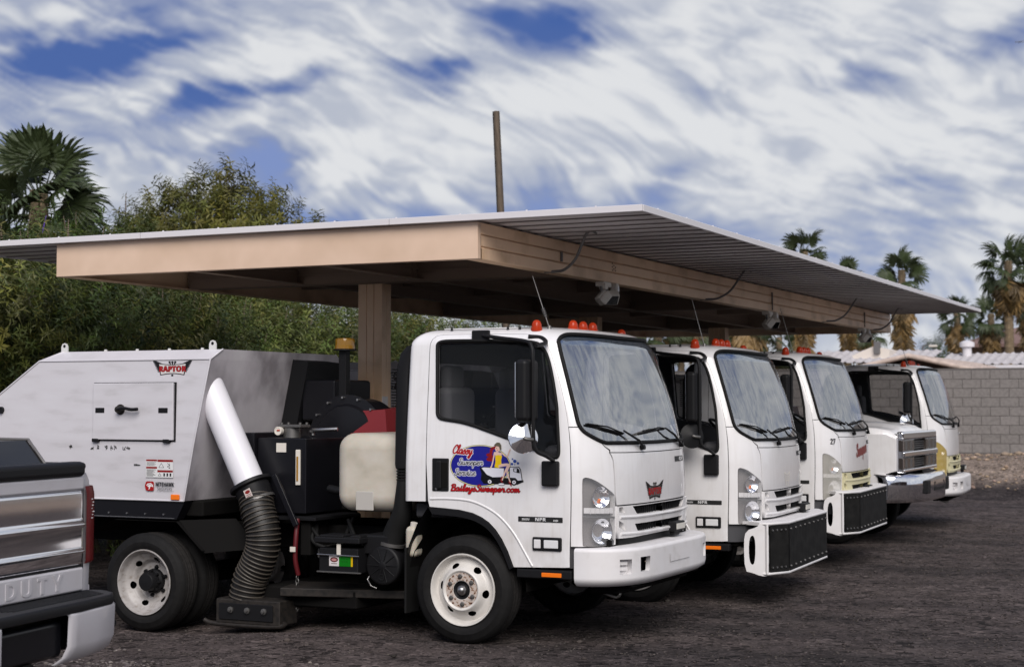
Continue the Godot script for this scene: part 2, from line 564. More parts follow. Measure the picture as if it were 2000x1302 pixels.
	gr.vertex_color_use_as_albedo = true
	M.ground = gr
	M.pebble = mat(lc(0.078, 0.069, 0.067), 0.97, 0.0, 0.2)
	M.pebble.vertex_color_use_as_albedo = true
	M.rock = mat(lc(0.26, 0.2, 0.15), 0.95)
	M.rock.vertex_color_use_as_albedo = true
	M.red_print = mat(lc(0.5, 0.015, 0.02), 0.4)
	M.letter = mat(lc(0.65, 0.65, 0.66), 0.3)
	M.letter_black = mat(lc(0.01, 0.01, 0.01), 0.5)
	M.bluepaint = mat(lc(0.04, 0.08, 0.3), 0.5)
	M.plane = mat(lc(0.12, 0.13, 0.16), 0.5)

# ------------------------------------------------------------------ flat print (decals)
var fonts := {}

func font(bold := true) -> SystemFont:
	if not fonts.has(bold):
		var f := SystemFont.new()
		f.font_names = PackedStringArray(["Droid Sans"])
		f.font_weight = 700 if bold else 400
		fonts[bold] = f
	return fonts[bold]

# letters as a thin solid: height of a capital, centred on x, standing on y = 0
func letters(s: String, h: float, depth := 0.004, bold := true, wide := 1.0, slant := 0.0) -> ArrayMesh:
	var t := TextMesh.new()
	t.text = s
	t.font = font(bold)
	t.font_size = 64
	t.pixel_size = h / 64.0 / 0.714
	t.depth = depth
	t.curve_step = 4.0
	t.vertical_alignment = VERTICAL_ALIGNMENT_CENTER
	var a := t.get_mesh_arrays()
	var p: PackedVector3Array = a[Mesh.ARRAY_VERTEX]
	var lo := 1e9
	for q in p: lo = minf(lo, q.y)
	for i in p.size():
		p[i] = Vector3(p[i].x * wide + (p[i].y - lo) * slant, p[i].y - lo, p[i].z)
	a[Mesh.ARRAY_VERTEX] = p
	var m := ArrayMesh.new()
	var b := []
	b.resize(Mesh.ARRAY_MAX)
	for k in [Mesh.ARRAY_VERTEX, Mesh.ARRAY_NORMAL, Mesh.ARRAY_TEX_UV, Mesh.ARRAY_INDEX]: b[k] = a[k]
	m.add_surface_from_arrays(Mesh.PRIMITIVE_TRIANGLES, b)
	return m

class Print:
	var im: Image
	var k := 1.0
	var o := Vector2.ZERO

	func _init(w: int, h: int, scale := 1.0, origin := Vector2.ZERO, back := Color(1, 1, 1, 0)) -> void:
		im = Image.create(w, h, false, Image.FORMAT_RGBA8)
		im.fill(back)
		k = scale; o = origin

	func poly(p: PackedVector2Array, c: Color) -> void:
		var q := PackedVector2Array()
		var y0 := 1e9
		var y1 := -1e9
		for a in p:
			var b := (a - o) * k
			q.append(b); y0 = minf(y0, b.y); y1 = maxf(y1, b.y)
		for y in range(maxi(int(floor(y0)), 0), mini(int(ceil(y1)), im.get_height() - 1) + 1):
			var yc := y + 0.5
			var xs := []
			for i in q.size():
				var a := q[i]
				var b := q[(i + 1) % q.size()]
				if (a.y <= yc) != (b.y <= yc): xs.append(a.x + (yc - a.y) / (b.y - a.y) * (b.x - a.x))
			xs.sort()
			for i in range(0, xs.size() - 1, 2):
				var x0 := int(round(xs[i]))
				var w := int(round(xs[i + 1])) - x0
				if w > 0: im.fill_rect(Rect2i(x0, y, w, 1), c)

	func ell(c: Vector2, r: Vector2, col: Color, seg := 40) -> void:
		var p := PackedVector2Array()
		for i in seg: p.append(c + Vector2(cos(TAU * i / seg) * r.x, sin(TAU * i / seg) * r.y))
		poly(p, col)

	func line(p: PackedVector2Array, w: float, col: Color, smooth := true, w2 := -1.0) -> void:
		var q := PackedVector2Array()
		if smooth and p.size() > 2:
			for i in p.size() - 1:
				var a := p[maxi(i - 1, 0)]
				var d := p[mini(i + 2, p.size() - 1)]
				for s in 5: q.append(p[i].cubic_interpolate(p[i + 1], a, d, s / 5.0))
			q.append(p[p.size() - 1])
		else: q = p
		for i in q.size():
			var ww := w if w2 < 0 else lerpf(w, w2, float(i) / maxi(q.size() - 1, 1))
			ell(q[i], Vector2(ww, ww) / 2, col, 12)
			if i + 1 < q.size():
				var t := (q[i + 1] - q[i]).normalized().orthogonal() * ww / 2
				poly(PackedVector2Array([q[i] + t, q[i + 1] + t, q[i + 1] - t, q[i] - t]), col)

	# solid letters from a mesh of them
	func text(m: ArrayMesh, at: Vector2, col: Color, sc := 1.0, turn := 0.0, fat := 0.0) -> void:
		var a := m.surface_get_arrays(0)
		var p: PackedVector3Array = a[Mesh.ARRAY_VERTEX]
		var nn: PackedVector3Array = a[Mesh.ARRAY_NORMAL]
		var ix: PackedInt32Array = a[Mesh.ARRAY_INDEX]
		for i in range(0, ix.size(), 3):
			if nn[ix[i]].z < 0.5: continue
			var t := PackedVector2Array()
			for j in 3:
				t.append(at + Vector2(p[ix[i + j]].x, -p[ix[i + j]].y).rotated(turn) * sc)
			poly(t, col)
			if fat > 0: 
				for j in 3: line(PackedVector2Array([t[j], t[(j + 1) % 3]]), fat, col, false)

	func tex() -> ImageTexture:
		return ImageTexture.create_from_image(im)

func print_mat(t: Texture2D, rough := 0.35) -> StandardMaterial3D:
	var m := StandardMaterial3D.new()
	m.albedo_texture = t
	m.roughness = rough
	m.transparency = BaseMaterial3D.TRANSPARENCY_ALPHA_SCISSOR
	m.alpha_scissor_threshold = 0.5
	m.texture_repeat = false
	return m

# a joined-up hand: each letter is strokes on a grid (baseline 0, small letters 5 high), then its advance
func script_strokes() -> Dictionary:
	return {
		"a": [[[4.4, 4.3, 2.6, 5, 0.8, 3.2, 1.0, 0.8, 2.4, 0.1, 4.0, 1.6, 4.6, 4.8, 4.4, 1.2, 5.4, 0.1, 6.4, 1.4]], 6.2],
		"c": [[[4.4, 4.0, 3.0, 5, 1.0, 3.6, 0.9, 1.2, 2.6, 0, 4.2, 0.4, 5.4, 1.8]], 5.2],
		"e": [[[0.0, 1.6, 2.4, 2.2, 4.2, 3.8, 3.0, 5.1, 1.2, 3.6, 1.0, 1.2, 2.6, 0, 4.4, 0.5, 5.4, 1.8]], 5.2],
		"i": [[[0.4, 1.6, 1.6, 4.8, 1.3, 1.2, 2.2, 0.1, 3.4, 1.6], [1.8, 7.0, 1.9, 7.0]], 3.4],
		"l": [[[0.0, 1.4, 2.6, 6.0, 3.0, 9.4, 1.9, 9.6, 1.2, 6.0, 1.2, 1.4, 2.2, 0, 3.6, 1.6]], 3.4],
		"m": [[[0.2, 3.8, 1.0, 4.8, 1.0, 0.1, 1.6, 3.6, 2.8, 4.9, 3.4, 3.8, 3.3, 0.1, 3.9, 3.6, 5.2, 4.9, 5.8, 3.8, 5.7, 1.2, 6.5, 0.1, 7.6, 1.6]], 7.5],
		"o": [[[3.2, 4.9, 1.2, 4.2, 0.8, 1.8, 2.4, 0, 4.2, 1.2, 4.4, 3.6, 3.2, 4.9, 4.6, 4.2, 5.8, 4.4]], 5.4],
		"p": [[[0.2, 2.0, 1.4, 4.8, 1.2, 0.0, 0.8, -4.0], [1.3, 3.4, 2.8, 5, 4.4, 3.6, 4.0, 1.0, 2.4, 0.1, 1.3, 1.2, 4.0, 0.4, 5.6, 1.6]], 5.4],
		"r": [[[0.2, 2.0, 1.4, 5.2, 2.0, 4.4, 3.8, 4.6, 3.2, 1.6, 3.8, 0.1, 5.2, 1.6]], 5.0],
		"s": [[[0.0, 1.6, 2.4, 5.2, 3.2, 3.0, 3.6, 1.2, 2.0, 0, 0.8, 0.8], [2.6, 0.2, 4.6, 1.6]], 4.5],
		"v": [[[0.2, 3.8, 1.2, 4.9, 1.6, 1.4, 2.6, 0.1, 4.2, 2.4, 4.2, 4.9, 5.6, 4.2]], 5.4],
		"w": [[[0.2, 3.8, 1.2, 4.9, 1.2, 1.2, 2.2, 0.1, 3.6, 1.8, 3.9, 4.6, 3.9, 1.4, 4.9, 0.1, 6.4, 2.2, 6.4, 4.9, 7.8, 4.2]], 7.5],
		"y": [[[0.2, 3.8, 1.2, 4.9, 1.4, 1.6, 2.4, 0.4, 4.0, 1.8, 4.6, 4.9, 4.4, 0.0, 3.0, -3.8, 1.2, -3.4, 2.4, -1.2, 6.0, 1.6]], 5.8],
		".": [[[0.8, 0.3, 0.9, 0.3]], 2.2],
		"C": [[[6.0, 7.4, 5.4, 9.4, 3.0, 8.8, 1.0, 5.4, 1.2, 1.6, 3.4, 0, 6.0, 1.2, 7.0, 2.2]], 6.6],
		"S": [[[5.4, 7.4, 4.4, 9.4, 2.2, 8.6, 2.0, 6.6, 4.2, 4.8, 5.2, 2.4, 3.4, 0.1, 1.0, 0.6, 0.4, 2.4], [4.2, 0.4, 6.6, 1.8]], 6.4],
		"B": [[[2.2, 9.0, 1.8, 4.0, 1.2, 0.1], [0.4, 7.8, 2.4, 9.5, 5.4, 9.0, 5.2, 6.2, 2.6, 5.0, 5.8, 4.4, 5.8, 1.2, 3.4, 0, 1.2, 0.8, 5.4, 0.2, 7.2, 1.6]], 6.8],
	}

func script(pr: Print, s: String, at: Vector2, size: float, col: Color, edge: Color, w: float, turn := 0.0, width := 0.0, rim := 2.2) -> void:
	var font_ := script_strokes()
	var total := 0.0
	for ch in s: total += font_[ch][1]
	var sx := size if width <= 0 else width / total
	for pass_ in [[edge, w * rim], [col, w]]:
		var x := 0.0
		for ch in s:
			for st in font_[ch][0]:
				var q := PackedVector2Array()
				for p in v2(st):
					q.append(at + Vector2((x + p.x) * sx + p.y * size * 0.22, -p.y * size).rotated(turn))
				pr.line(q, pass_[1], pass_[0])
			x += font_[ch][1]

# winged badge with the word in red: w by h pixels
func winged_badge(tall: bool) -> Texture2D:
	var pr := Print.new(600, 300)
	var H := 300.0
	var bk := Color(0.03, 0.025, 0.025)
	for sgn in [-1.0, 1.0]:
		for i in 9:
			var f := i / 8.0
			var a := Vector2(300 + sgn * lerpf(240, 190, f), H * lerpf(0.12, 0.66, f))
			var b := Vector2(300 + sgn * lerpf(297, 215, f), H * lerpf(0.02, 0.72, f))
			pr.line(PackedVector2Array([Vector2(300 + sgn * 150, H * lerpf(0.3, 0.8, f)), a, b]), H * 0.11, bk, true, 9)
	var body := PackedVector2Array([Vector2(85, H * 0.2), Vector2(200, H * 0.27), Vector2(300, H * 0.29), Vector2(400, H * 0.27), Vector2(515, H * 0.2), Vector2(480, H * 0.93), Vector2(380, H * 0.86), Vector2(300, H * 0.84), Vector2(220, H * 0.86), Vector2(120, H * 0.93)])
	pr.poly(body, bk)
	pr.poly(Geometry2D.offset_polygon(body, -22.0 if tall else -14.0)[0], Color(0.36, 0.34, 0.34) if tall else Color(0.8, 0.78, 0.77))
	for dx in [-42.0, 0.0, 42.0]:
		pr.ell(Vector2(300 + dx, H * 0.15), Vector2(17, H * 0.06), bk)
		pr.line(PackedVector2Array([Vector2(300 + dx, H * 0.13), Vector2(300 + dx * 0.7, H * 0.27)]), 16, bk)
	pr.ell(Vector2(300, H * 0.93), Vector2(17, H * 0.06), bk)
	var w := letters("RAPTOR", 1.0, 0.01, true, 0.82)
	pr.text(w, Vector2(300, H * 0.71), bk, H * (0.31 if not tall else 0.33), 0.0, 14)
	pr.text(w, Vector2(300, H * 0.71), Color(0.62, 0.05, 0.06), H * (0.31 if not tall else 0.33), 0.0, 5)
	return pr.tex()

func door_logo() -> Texture2D:
	# drawn on the same grid as the logo's own outline: 208..965 by 118..672
	var pr := Print.new(1212, 887, 1.6, Vector2(208, 118))
	var blue := Color(0.1, 0.1, 0.5)
	pr.ell(Vector2(520, 362), Vector2(312, 214), Color(0.08, 0.08, 0.4), 80)
	pr.ell(Vector2(520, 362), Vector2(308, 210), Color(0.93, 0.9, 0.55), 80)
	pr.ell(Vector2(520, 362), Vector2(302, 204), Color(0.08, 0.08, 0.4), 80)
	pr.ell(Vector2(520, 362), Vector2(297, 199), blue, 80)
	# the little sweeper
	var bk := Color(0.03, 0.03, 0.04)
	var wh := Color(0.83, 0.83, 0.86)
	pr.poly(v2([515, 380, 545, 372, 770, 375, 770, 480, 900, 480, 945, 500, 955, 520, 900, 545, 560, 545, 528, 505, 535, 440]), bk)
	pr.poly(v2([536, 384, 560, 378, 764, 384, 760, 470, 650, 476, 590, 450]), wh)
	pr.poly(v2([815, 372, 830, 364, 915, 364, 935, 390, 952, 500, 962, 500, 960, 522, 905, 522, 880, 480, 815, 480]), bk)
	pr.poly(v2([824, 378, 836, 372, 910, 372, 926, 394, 944, 500, 905, 505, 880, 478, 824, 476]), wh)
	pr.poly(v2([858, 382, 900, 378, 920, 395, 925, 430, 900, 428, 858, 415]), bk)
	pr.poly(v2([866, 388, 894, 385, 890, 420, 866, 410]), wh)
	for c in [Vector2(620, 522), Vector2(866, 522)]:
		pr.ell(c, Vector2(32, 32), bk); pr.ell(c, Vector2(19, 19), wh); pr.ell(c, Vector2(7, 7), bk)
	pr.ell(Vector2(738, 545), Vector2(36, 14), bk); pr.ell(Vector2(738, 545), Vector2(31, 10), wh)
	for b in [[850, 288, 8], [873, 310, 17], [905, 330, 12], [845, 338, 13], [873, 344, 6]]:
		pr.ell(Vector2(b[0], b[1]), Vector2(b[2], b[2]), Color(0.12, 0.27, 0.6))
	# sitting figure
	var skin := Color(0.85, 0.72, 0.66)
	var hair := Color(0.5, 0.05, 0.06)
	pr.line(v2([690, 170, 640, 190, 630, 240, 598, 250, 640, 265, 600, 295, 650, 300]), 30, hair)
	pr.line(v2([668, 225, 655, 300, 640, 360, 625, 385]), 13, skin)
	pr.line(v2([745, 235, 795, 265, 815, 215, 826, 195]), 12, skin)
	pr.poly(v2([660, 225, 690, 215, 742, 228, 738, 262, 680, 262]), skin)
	pr.poly(v2([676, 258, 705, 248, 746, 258, 736, 300, 740, 350, 712, 382, 668, 372, 678, 320]), Color(0.88, 0.74, 0.03))
	pr.ell(Vector2(697, 188), Vector2(24, 28), skin)
	pr.poly(v2([660, 150, 690, 122, 720, 125, 736, 150, 738, 195, 722, 195, 712, 165, 676, 158]), Color(0.36, 0.33, 0.27))
	pr.line(v2([686, 180, 692, 182]), 5, Color(0.1, 0.1, 0.2)); pr.line(v2([692, 202, 702, 203]), 5, Color(0.7, 0.08, 0.1))
	pr.line(v2([720, 362, 800, 352, 775, 420, 748, 500]), 24, skin, true, 12)
	pr.line(v2([740, 350, 815, 348, 795, 420, 828, 520]), 24, skin, true, 11)
	pr.line(v2([745, 470, 735, 510, 748, 522]), 12, hair); pr.line(v2([815, 520, 832, 545, 838, 558]), 12, hair)
	var red := Color(0.64, 0.04, 0.07)
	script(pr, "Classy", Vector2(228, 238), 9.2, red, Color(0.85, 0.85, 0.86), 13, 0.06, 205, 2.0)
	script(pr, "Classy", Vector2(228, 238), 9.2, red, Color(0.3, 0.02, 0.05), 12, 0.06, 205, 1.25)
	script(pr, "Sweeper", Vector2(290, 356), 7.0, bk, Color(0.85, 0.85, 0.87), 8, 0.0, 255, 2.3)
	script(pr, "Service", Vector2(250, 465), 7.4, bk, Color(0.85, 0.85, 0.87), 8, 0.0, 220, 2.3)
	script(pr, "BaileysSweeper.com", Vector2(214, 622), 6.8, red, bk, 11, 0.0, 705, 1.5)
	return pr.tex()

func maker_print() -> Texture2D:
	var pr := Print.new(580, 180, 1.0)
	var red := Color(0.6, 0.06, 0.06)
	pr.poly(v2([20, 25, 40, 8, 160, 8, 178, 25, 178, 155, 160, 172, 40, 172, 20, 155, 2, 90]), red)
	pr.poly(v2([30, 80, 60, 45, 120, 38, 160, 70, 168, 110, 140, 95, 110, 100, 100, 140, 70, 150, 90, 115, 60, 100]), Color(0.86, 0.86, 0.86))
	pr.line(v2([40, 95, 90, 62, 140, 72]), 9, red)
	pr.text(letters("NITEHAWK", 1.0, 0.01, true, 0.72), Vector2(388, 88), Color(0.05, 0.05, 0.06), 68, 0.0, 3)
	pr.text(letters("SWEEPERS", 1.0, 0.01, false, 0.9), Vector2(388, 158), Color(0.22, 0.22, 0.24), 50)
	pr.poly(v2([205, 170, 570, 170, 570, 174, 205, 174]), Color(0.2, 0.2, 0.2))
	return pr.tex()

func warning_print() -> Texture2D:
	var pr := Print.new(440, 280, 1.0, Vector2.ZERO, Color(0.82, 0.82, 0.82))
	var red := Color(0.5, 0.06, 0.05)
	var bk := Color(0.12, 0.12, 0.12)
	for r in [[4, 4, 178, 28], [188, 4, 248, 36], [4, 116, 178, 30], [188, 166, 248, 34]]:
		pr.im.fill_rect(Rect2i(r[0], r[1], r[2], r[3]), red)
	for k in 5: pr.im.fill_rect(Rect2i(12, 44 + k * 13, 160 - (k * 29) % 50, 5), bk)
	for k in 7: pr.im.fill_rect(Rect2i(12, 158 + k * 16, 150 - (k * 37) % 60, 8), bk)
	for t in [[250, 60, 40], [225, 215, 24]]:
		var c := Vector2(t[0], t[1])
		pr.line(PackedVector2Array([c, c + Vector2(t[2], t[2] * 1.7), c + Vector2(-t[2], t[2] * 1.7), c]), 6, bk, false)
	pr.line(v2([350, 60, 380, 90, 350, 110, 390, 140]), 8, bk); pr.line(v2([385, 60, 385, 140]), 6, bk)
	for k in 3: pr.im.fill_rect(Rect2i(285 + k * 50, 212, 26, 50), bk)
	return pr.tex()

func battery_print() -> Texture2D:
	var pr := Print.new(230, 100, 1.0, Vector2.ZERO, Color(0.8, 0.78, 0.78))
	pr.im.fill_rect(Rect2i(96, 0, 116, 100), Color(0.02, 0.4, 0.05))
	pr.im.fill_rect(Rect2i(212, 0, 18, 100), Color(0.8, 0.65, 0.03))
	pr.ell(Vector2(48, 44), Vector2(38, 22), Color(0.3, 0.06, 0.06)); pr.ell(Vector2(48, 44), Vector2(26, 12), Color(0.7, 0.5, 0.5))
	pr.im.fill_rect(Rect2i(20, 76, 58, 6), Color(0.15, 0.1, 0.1))
	for k in 6: pr.im.fill_rect(Rect2i(120 + (k % 3) * 22, 30 + (k / 3) * 26, 14, 5), Color(0.05, 0.2, 0.05))
	return pr.tex()

func red_script_print() -> Texture2D:
	var pr := Print.new(520, 300, 1.0)
	script(pr, "Sweeper", Vector2(30, 180), 16, Color(0.45, 0.02, 0.04), Color(0.45, 0.02, 0.04), 32, -0.12, 430, 1.0)
	return pr.tex()

# ------------------------------------------------------------------ the tilt cab (x forward, y up, z towards the near side, middle of the truck at z = 0)
const CAB_BACK := -0.52
var cab_us := []
var cab_vs := []
var CAB := {}

func front_at(y: float) -> float:
	return (((0.083 * y - 0.536) * y + 1.055) * y - 0.807) * y + 1.382

func side_at(y: float) -> float:
	return 1.055 - 0.085 * pow(maxf(0.0, y - 1.3), 1.3)

func cab_p(u: float, v: float) -> Vector3:
	var y := minf(v, 2.24)
	var ins := 0.0
	var k := 0.0
	if v > 2.24:
		var t := minf(1.0, (v - 2.24) / 0.26)
		y = 2.24 + 0.13 * sin(t * PI / 2)
		ins = 0.17 * (1.0 - cos(t * PI / 2))
	if v > 2.5:
		k = minf(1.0, (v - 2.5) / 0.5)
		y = 2.37 + 0.04 * (1.0 - (1.0 - k) * (1.0 - k))
	var w0 := side_at(y) - ins
	var x1 := front_at(y) - ins
	var x0 := CAB_BACK + ins
	var x: float
	var w: float
	if u <= 0.5:
		x = x0; w = (w0 - 0.06) * u / 0.5
	elif u <= 1.0:
		var a := (u - 0.5) * PI
		x = x0 + 0.06 * (1.0 - cos(a)); w = w0 - 0.06 + 0.06 * sin(a)
	elif u <= 2.0:
		x = x0 + 0.06 + (x1 - 0.34 - x0 - 0.06) * (u - 1.0); w = w0
	else:
		var a := (u - 2.0) * PI / 2
		x = x1 - 0.34 + 0.34 * sin(a); w = w0 * pow(maxf(0.0, cos(a)), 0.625)
	return Vector3(0.15 + (x - 0.15) * (1.0 - k), y, w * (1.0 - k))

func cab_s(p: Vector2) -> Array:
	var e := 0.004
	var u := clampf(p.x, 0.0, 3.0)
	var c := cab_p(u, p.y)
	var a := cab_p(minf(u + e, 3.0), p.y) - cab_p(maxf(u - e, 0.0), p.y)
	var b := cab_p(u, minf(p.y + e, 2.99)) - cab_p(u, minf(p.y, 2.97) - e)
	var n := a.cross(b)
	if n.length() < 1e-9: n = Vector3.UP
	n = n.normalized()
	if n.dot(c - Vector3(0.2, minf(c.y, 2.1), 0)) < 0: n = -n
	if u > 2.995: n.z = 0.0
	return [c, n.normalized()]

func cab_f(p: Vector2) -> Array:   # the far half
	var r := cab_s(p)
	return [r[0] * Vector3(1, 1, -1), r[1] * Vector3(1, 1, -1)]

func on_cab(p: Vector2, off := 0.0, far := false) -> Vector3:
	var r := cab_f(p) if far else cab_s(p)
	return r[0] + r[1] * off

func cab_both(mb: MB, outer: PackedVector2Array, holes: Array, off := 0.0) -> MB:
	mb.sheet(outer, holes, cab_us, cab_vs, cab_p, cab_s, off)
	mb.sheet(outer, holes, cab_us, cab_vs, cab_p, cab_f, off)
	return mb

func cab_half(outer: PackedVector2Array, holes: Array, far: bool, off := 0.0) -> MB:
	return MB.new().sheet(outer, holes, cab_us, cab_vs, cab_p, cab_f if far else cab_s, off)

func cab_path(p: PackedVector2Array, off: float, far := false, closed := true) -> Array:
	var r := []
	for i in p.size() + (1 if closed else 0):
		var a := p[i % p.size()]
		var b := p[(i + 1) % p.size()]
		var steps := maxi(1, int(a.distance_to(b) / 0.05)) if (closed or i < p.size() - 1) and i < p.size() else 1
		for s in steps: r.append(on_cab(a.lerp(b, float(s) / steps), off, far))
	return r

func cab_edge(mb: MB, p: PackedVector2Array, o1: float, o2: float, far := false, closed := true) -> MB:
	var a := cab_path(p, o1, far, closed)
	var b := cab_path(p, o2, far, closed)
	mb.grid([PackedVector3Array(a), PackedVector3Array(b)])
	return mb

func shrink(p: PackedVector2Array, d: float) -> PackedVector2Array:
	var o := Geometry2D.offset_polygon(p, -d, Geometry2D.JOIN_MITER)
	return o[0] if o.size() else p

const WINDOW := [1.187,2.239, 1.192,2.265, 1.219,2.282, 1.288,2.288, 1.603,2.283, 1.872,2.274, 1.989,2.256, 2.056,2.201, 2.065,2.118, 2.044,1.995, 2.016,1.865, 1.988,1.703, 1.976,1.542, 1.973,1.462, 1.967,1.420, 1.954,1.405, 1.935,1.407, 1.834,1.456, 1.731,1.507, 1.627,1.555, 1.520,1.599, 1.434,1.635, 1.345,1.663, 1.239,1.679, 1.203,1.688, 1.186,1.708, 1.182,1.750]
const DOOR_EDGE := [1.107,1.365, 1.108,1.700, 1.114,1.952, 1.120,2.181, 1.124,2.251, 1.127,2.313, 1.140,2.350, 1.184,2.367, 1.396,2.367, 1.705,2.362, 1.950,2.350, 2.055,2.327, 2.108,2.280, 2.129,2.176, 2.129,2.028, 2.121,1.825, 2.113,1.663, 2.101,1.503, 2.090,1.383, 2.080,1.158, 2.082,0.823, 2.078,0.605]
const ARCH := [1.680,0.589, 1.645,0.704, 1.605,0.795, 1.565,0.862, 1.520,0.915, 1.473,0.950, 1.416,0.979, 1.331,0.999, 1.234,1.008, 1.130,1.015]
const SCREEN_L := [2.273,2.269, 2.256,2.192, 2.240,2.069, 2.226,1.865, 2.232,1.679, 2.250,1.627, 2.299,1.587, 2.380,1.554, 2.461,1.524, 2.520,1.510]
const HEAD := [2.227,1.245, 2.248,1.259, 2.284,1.261, 2.359,1.246, 2.432,1.218, 2.516,1.174, 2.583,1.135, 2.594,1.112, 2.598,0.970, 2.600,0.791, 2.594,0.757, 2.526,0.753, 2.256,0.758, 2.237,0.773, 2.223,1.141]

func build_cab_shapes() -> void:
	cab_us = lin(0, 0.5, 5) + lin(0.5, 1, 7).slice(1) + lin(1, 2, 15).slice(1) + lin(2, 2.9, 28).slice(1) + [2.925, 2.95, 2.97, 2.985, 2.995, 3.0]
	cab_vs = lin(0.5, 2.24, 34) + lin(2.24, 2.5, 9).slice(1) + lin(2.5, 3.0, 7).slice(1)
	var win := soften(v2(WINDOW), 2, true, 80)
	var screen := v2(SCREEN_L + [3.0, 1.503, 3.0, 2.337, 2.681, 2.345, 2.488, 2.346, 2.404, 2.339, 2.329, 2.312])
	var screen_soft := soften(screen, 2, true, 60)
	var head := soften(v2(HEAD), 1, true, 70)
	var back := soften(v2([-0.1, 1.56, 0.36, 1.56, 0.4, 1.6, 0.4, 2.08, 0.36, 2.12, -0.1, 2.12]), 1, true, 60)
	var door := v2(DOOR_EDGE + ARCH + [1.120, 1.066])
	var half := v2([0, 1.05, 1.107, 1.058] + DOOR_EDGE.slice(0, 34) + [2.110, 1.631, 2.232, 1.627])
	# the roof, pillars and back wall
	var shell := v2([0, 1.05, 1.107, 1.058] + DOOR_EDGE.slice(0, 34) + [2.110, 1.631, 2.240, 1.631, 2.3, 1.9, 2.6, 1.9, 3.0, 1.9, 3.0, 3.0, 0.0, 3.0])
	var big := screen_soft.duplicate()
	var screen_hole := v2(SCREEN_L + [3.1, 1.503, 3.1, 2.337, 2.681, 2.345, 2.488, 2.346, 2.404, 2.339, 2.329, 2.312])
	screen_hole = soften(screen_hole, 2, true, 60)
	CAB.shell = cab_both(MB.new(), shell, [screen_hole, back]).done()
	# inner skin
	var grow := Geometry2D.offset_polygon(win, 0.012)[0]
	CAB.liner = cab_both(MB.new(), v2([0, 1.05, 1.107, 1.058, 1.130, 1.015, 1.234, 1.008, 1.331, 0.999, 1.473, 0.950, 1.565, 0.862, 1.645, 0.704, 1.68, 0.6, 3.0, 0.6, 3.0, 3.0, 0.0, 3.0]), [screen_hole, back, grow, head], -0.03).done()
	# doors
	var dmb := []
	for far in [false, true]:
		var m := cab_half(shrink(door, 0.004), [win], far)
		cab_edge(m, win, 0.0, -0.03, far)
		cab_edge(m, shrink(door, 0.004), 0.0, -0.02, far)
		dmb.append(m.done())
	CAB.door = dmb
	CAB.seal = []
	CAB.pane = []
	CAB.corner = []
	CAB.flare = []
	CAB.crease = []
	var corner := v2([2.110, 1.627, 2.236, 1.627, 2.254, 1.623, 2.301, 1.584, 2.38, 1.551, 2.461, 1.521, 2.467, 1.516, 2.507, 1.482, 2.554, 1.455, 2.552, 1.435, 2.568, 1.414, 2.583, 1.376, 2.588, 1.255, 2.593, 1.132, 2.6, 1.047, 2.612, 1.04, 2.612, 0.757, 2.233, 0.756, 2.092, 0.757, 2.088, 0.823, 2.086, 1.158, 2.094, 1.383, 2.105, 1.503])
	var flare := v2(ARCH)
	var inner := PackedVector2Array()
	for p in flare: inner.append(p + (Vector2(1.43, 0.42) - p) * 0.085)
	inner.reverse()
	var band := soften(flare, 2, false)
	var band_in := soften(inner, 2, false)
	var ring := band.duplicate(); ring.append_array(band_in)
	var crease := soften(v2([1.137, 1.079, 1.234, 1.084, 1.331, 1.082, 1.414, 1.070, 1.497, 1.032, 1.573, 0.980, 1.637, 0.910, 1.694, 0.825, 1.733, 0.747, 1.775, 0.66, 1.80, 0.605]), 2, false)
	for far in [false, true]:
		CAB.seal.append(MB.new().tube(cab_path(win, 0.003, far), 0.014, 6, false).done())
		CAB.pane.append(cab_half(win, [], far, -0.014).done())
		var cm := cab_half(shrink(corner, 0.003), [head], far)
		cab_edge(cm, shrink(corner, 0.003), 0.0, -0.02, far)
		cab_edge(cm, head, 0.0, -0.05, far)
		CAB.corner.append(cm.done())
		var fm := cab_half(ring, [], far, 0.014)
		cab_edge(fm, band, 0.014, -0.01, far, false)
		cab_edge(fm, band_in, 0.014, -0.26, far, false)
		CAB.flare.append(fm.done())
		CAB.crease.append(MB.new().tube(cab_path(crease, -0.004, far, false), 0.011, 8, false).done())
	# cowl and front panel
	var cowl := v2([2.47, 1.517, 2.52, 1.507, 3.0, 1.499, 3.0, 1.434, 2.729, 1.438, 2.561, 1.442, 2.563, 1.459, 2.51, 1.486])
	CAB.cowl = cab_both(MB.new(), cowl, []).done()
	var hood := v2([2.558, 1.435, 2.729, 1.431, 3.0, 1.427, 3.0, 1.048, 2.77, 1.05, 2.609, 1.05, 2.601, 1.132, 2.596, 1.255, 2.591, 1.376, 2.576, 1.414])
	var hm := cab_both(MB.new(), hood, [], 0.003)
	for far in [false, true]: cab_edge(hm, v2([2.558, 1.435, 2.576, 1.414, 2.591, 1.376, 2.596, 1.255, 2.601, 1.132, 2.609, 1.05, 2.77, 1.05, 3.0, 1.048]), 0.003, -0.02, far, false)
	CAB.hood = hm.done()
	# windscreen
	CAB.screen = cab_both(MB.new(), screen, [], -0.004).done()
	CAB.shade = cab_both(MB.new(), Geometry2D.intersect_polygons(screen, v2([2.0, 2.245, 3.0, 2.235, 3.0, 2.6, 2.0, 2.6]))[0], [], -0.012).done()
	var ring_path := soften(v2(SCREEN_L), 2, false)
	var loop := cab_path(ring_path, 0.004, false, false)
	loop.append_array(cab_path(v2([2.52, 1.510, 3.0, 1.503]), 0.004, false, false))
	var f1 := cab_path(v2([3.0, 1.503, 2.52, 1.510]), 0.004, true, false)
	loop.append_array(f1)
	var rp := ring_path.duplicate(); rp.reverse()
	loop.append_array(cab_path(rp, 0.004, true, false))
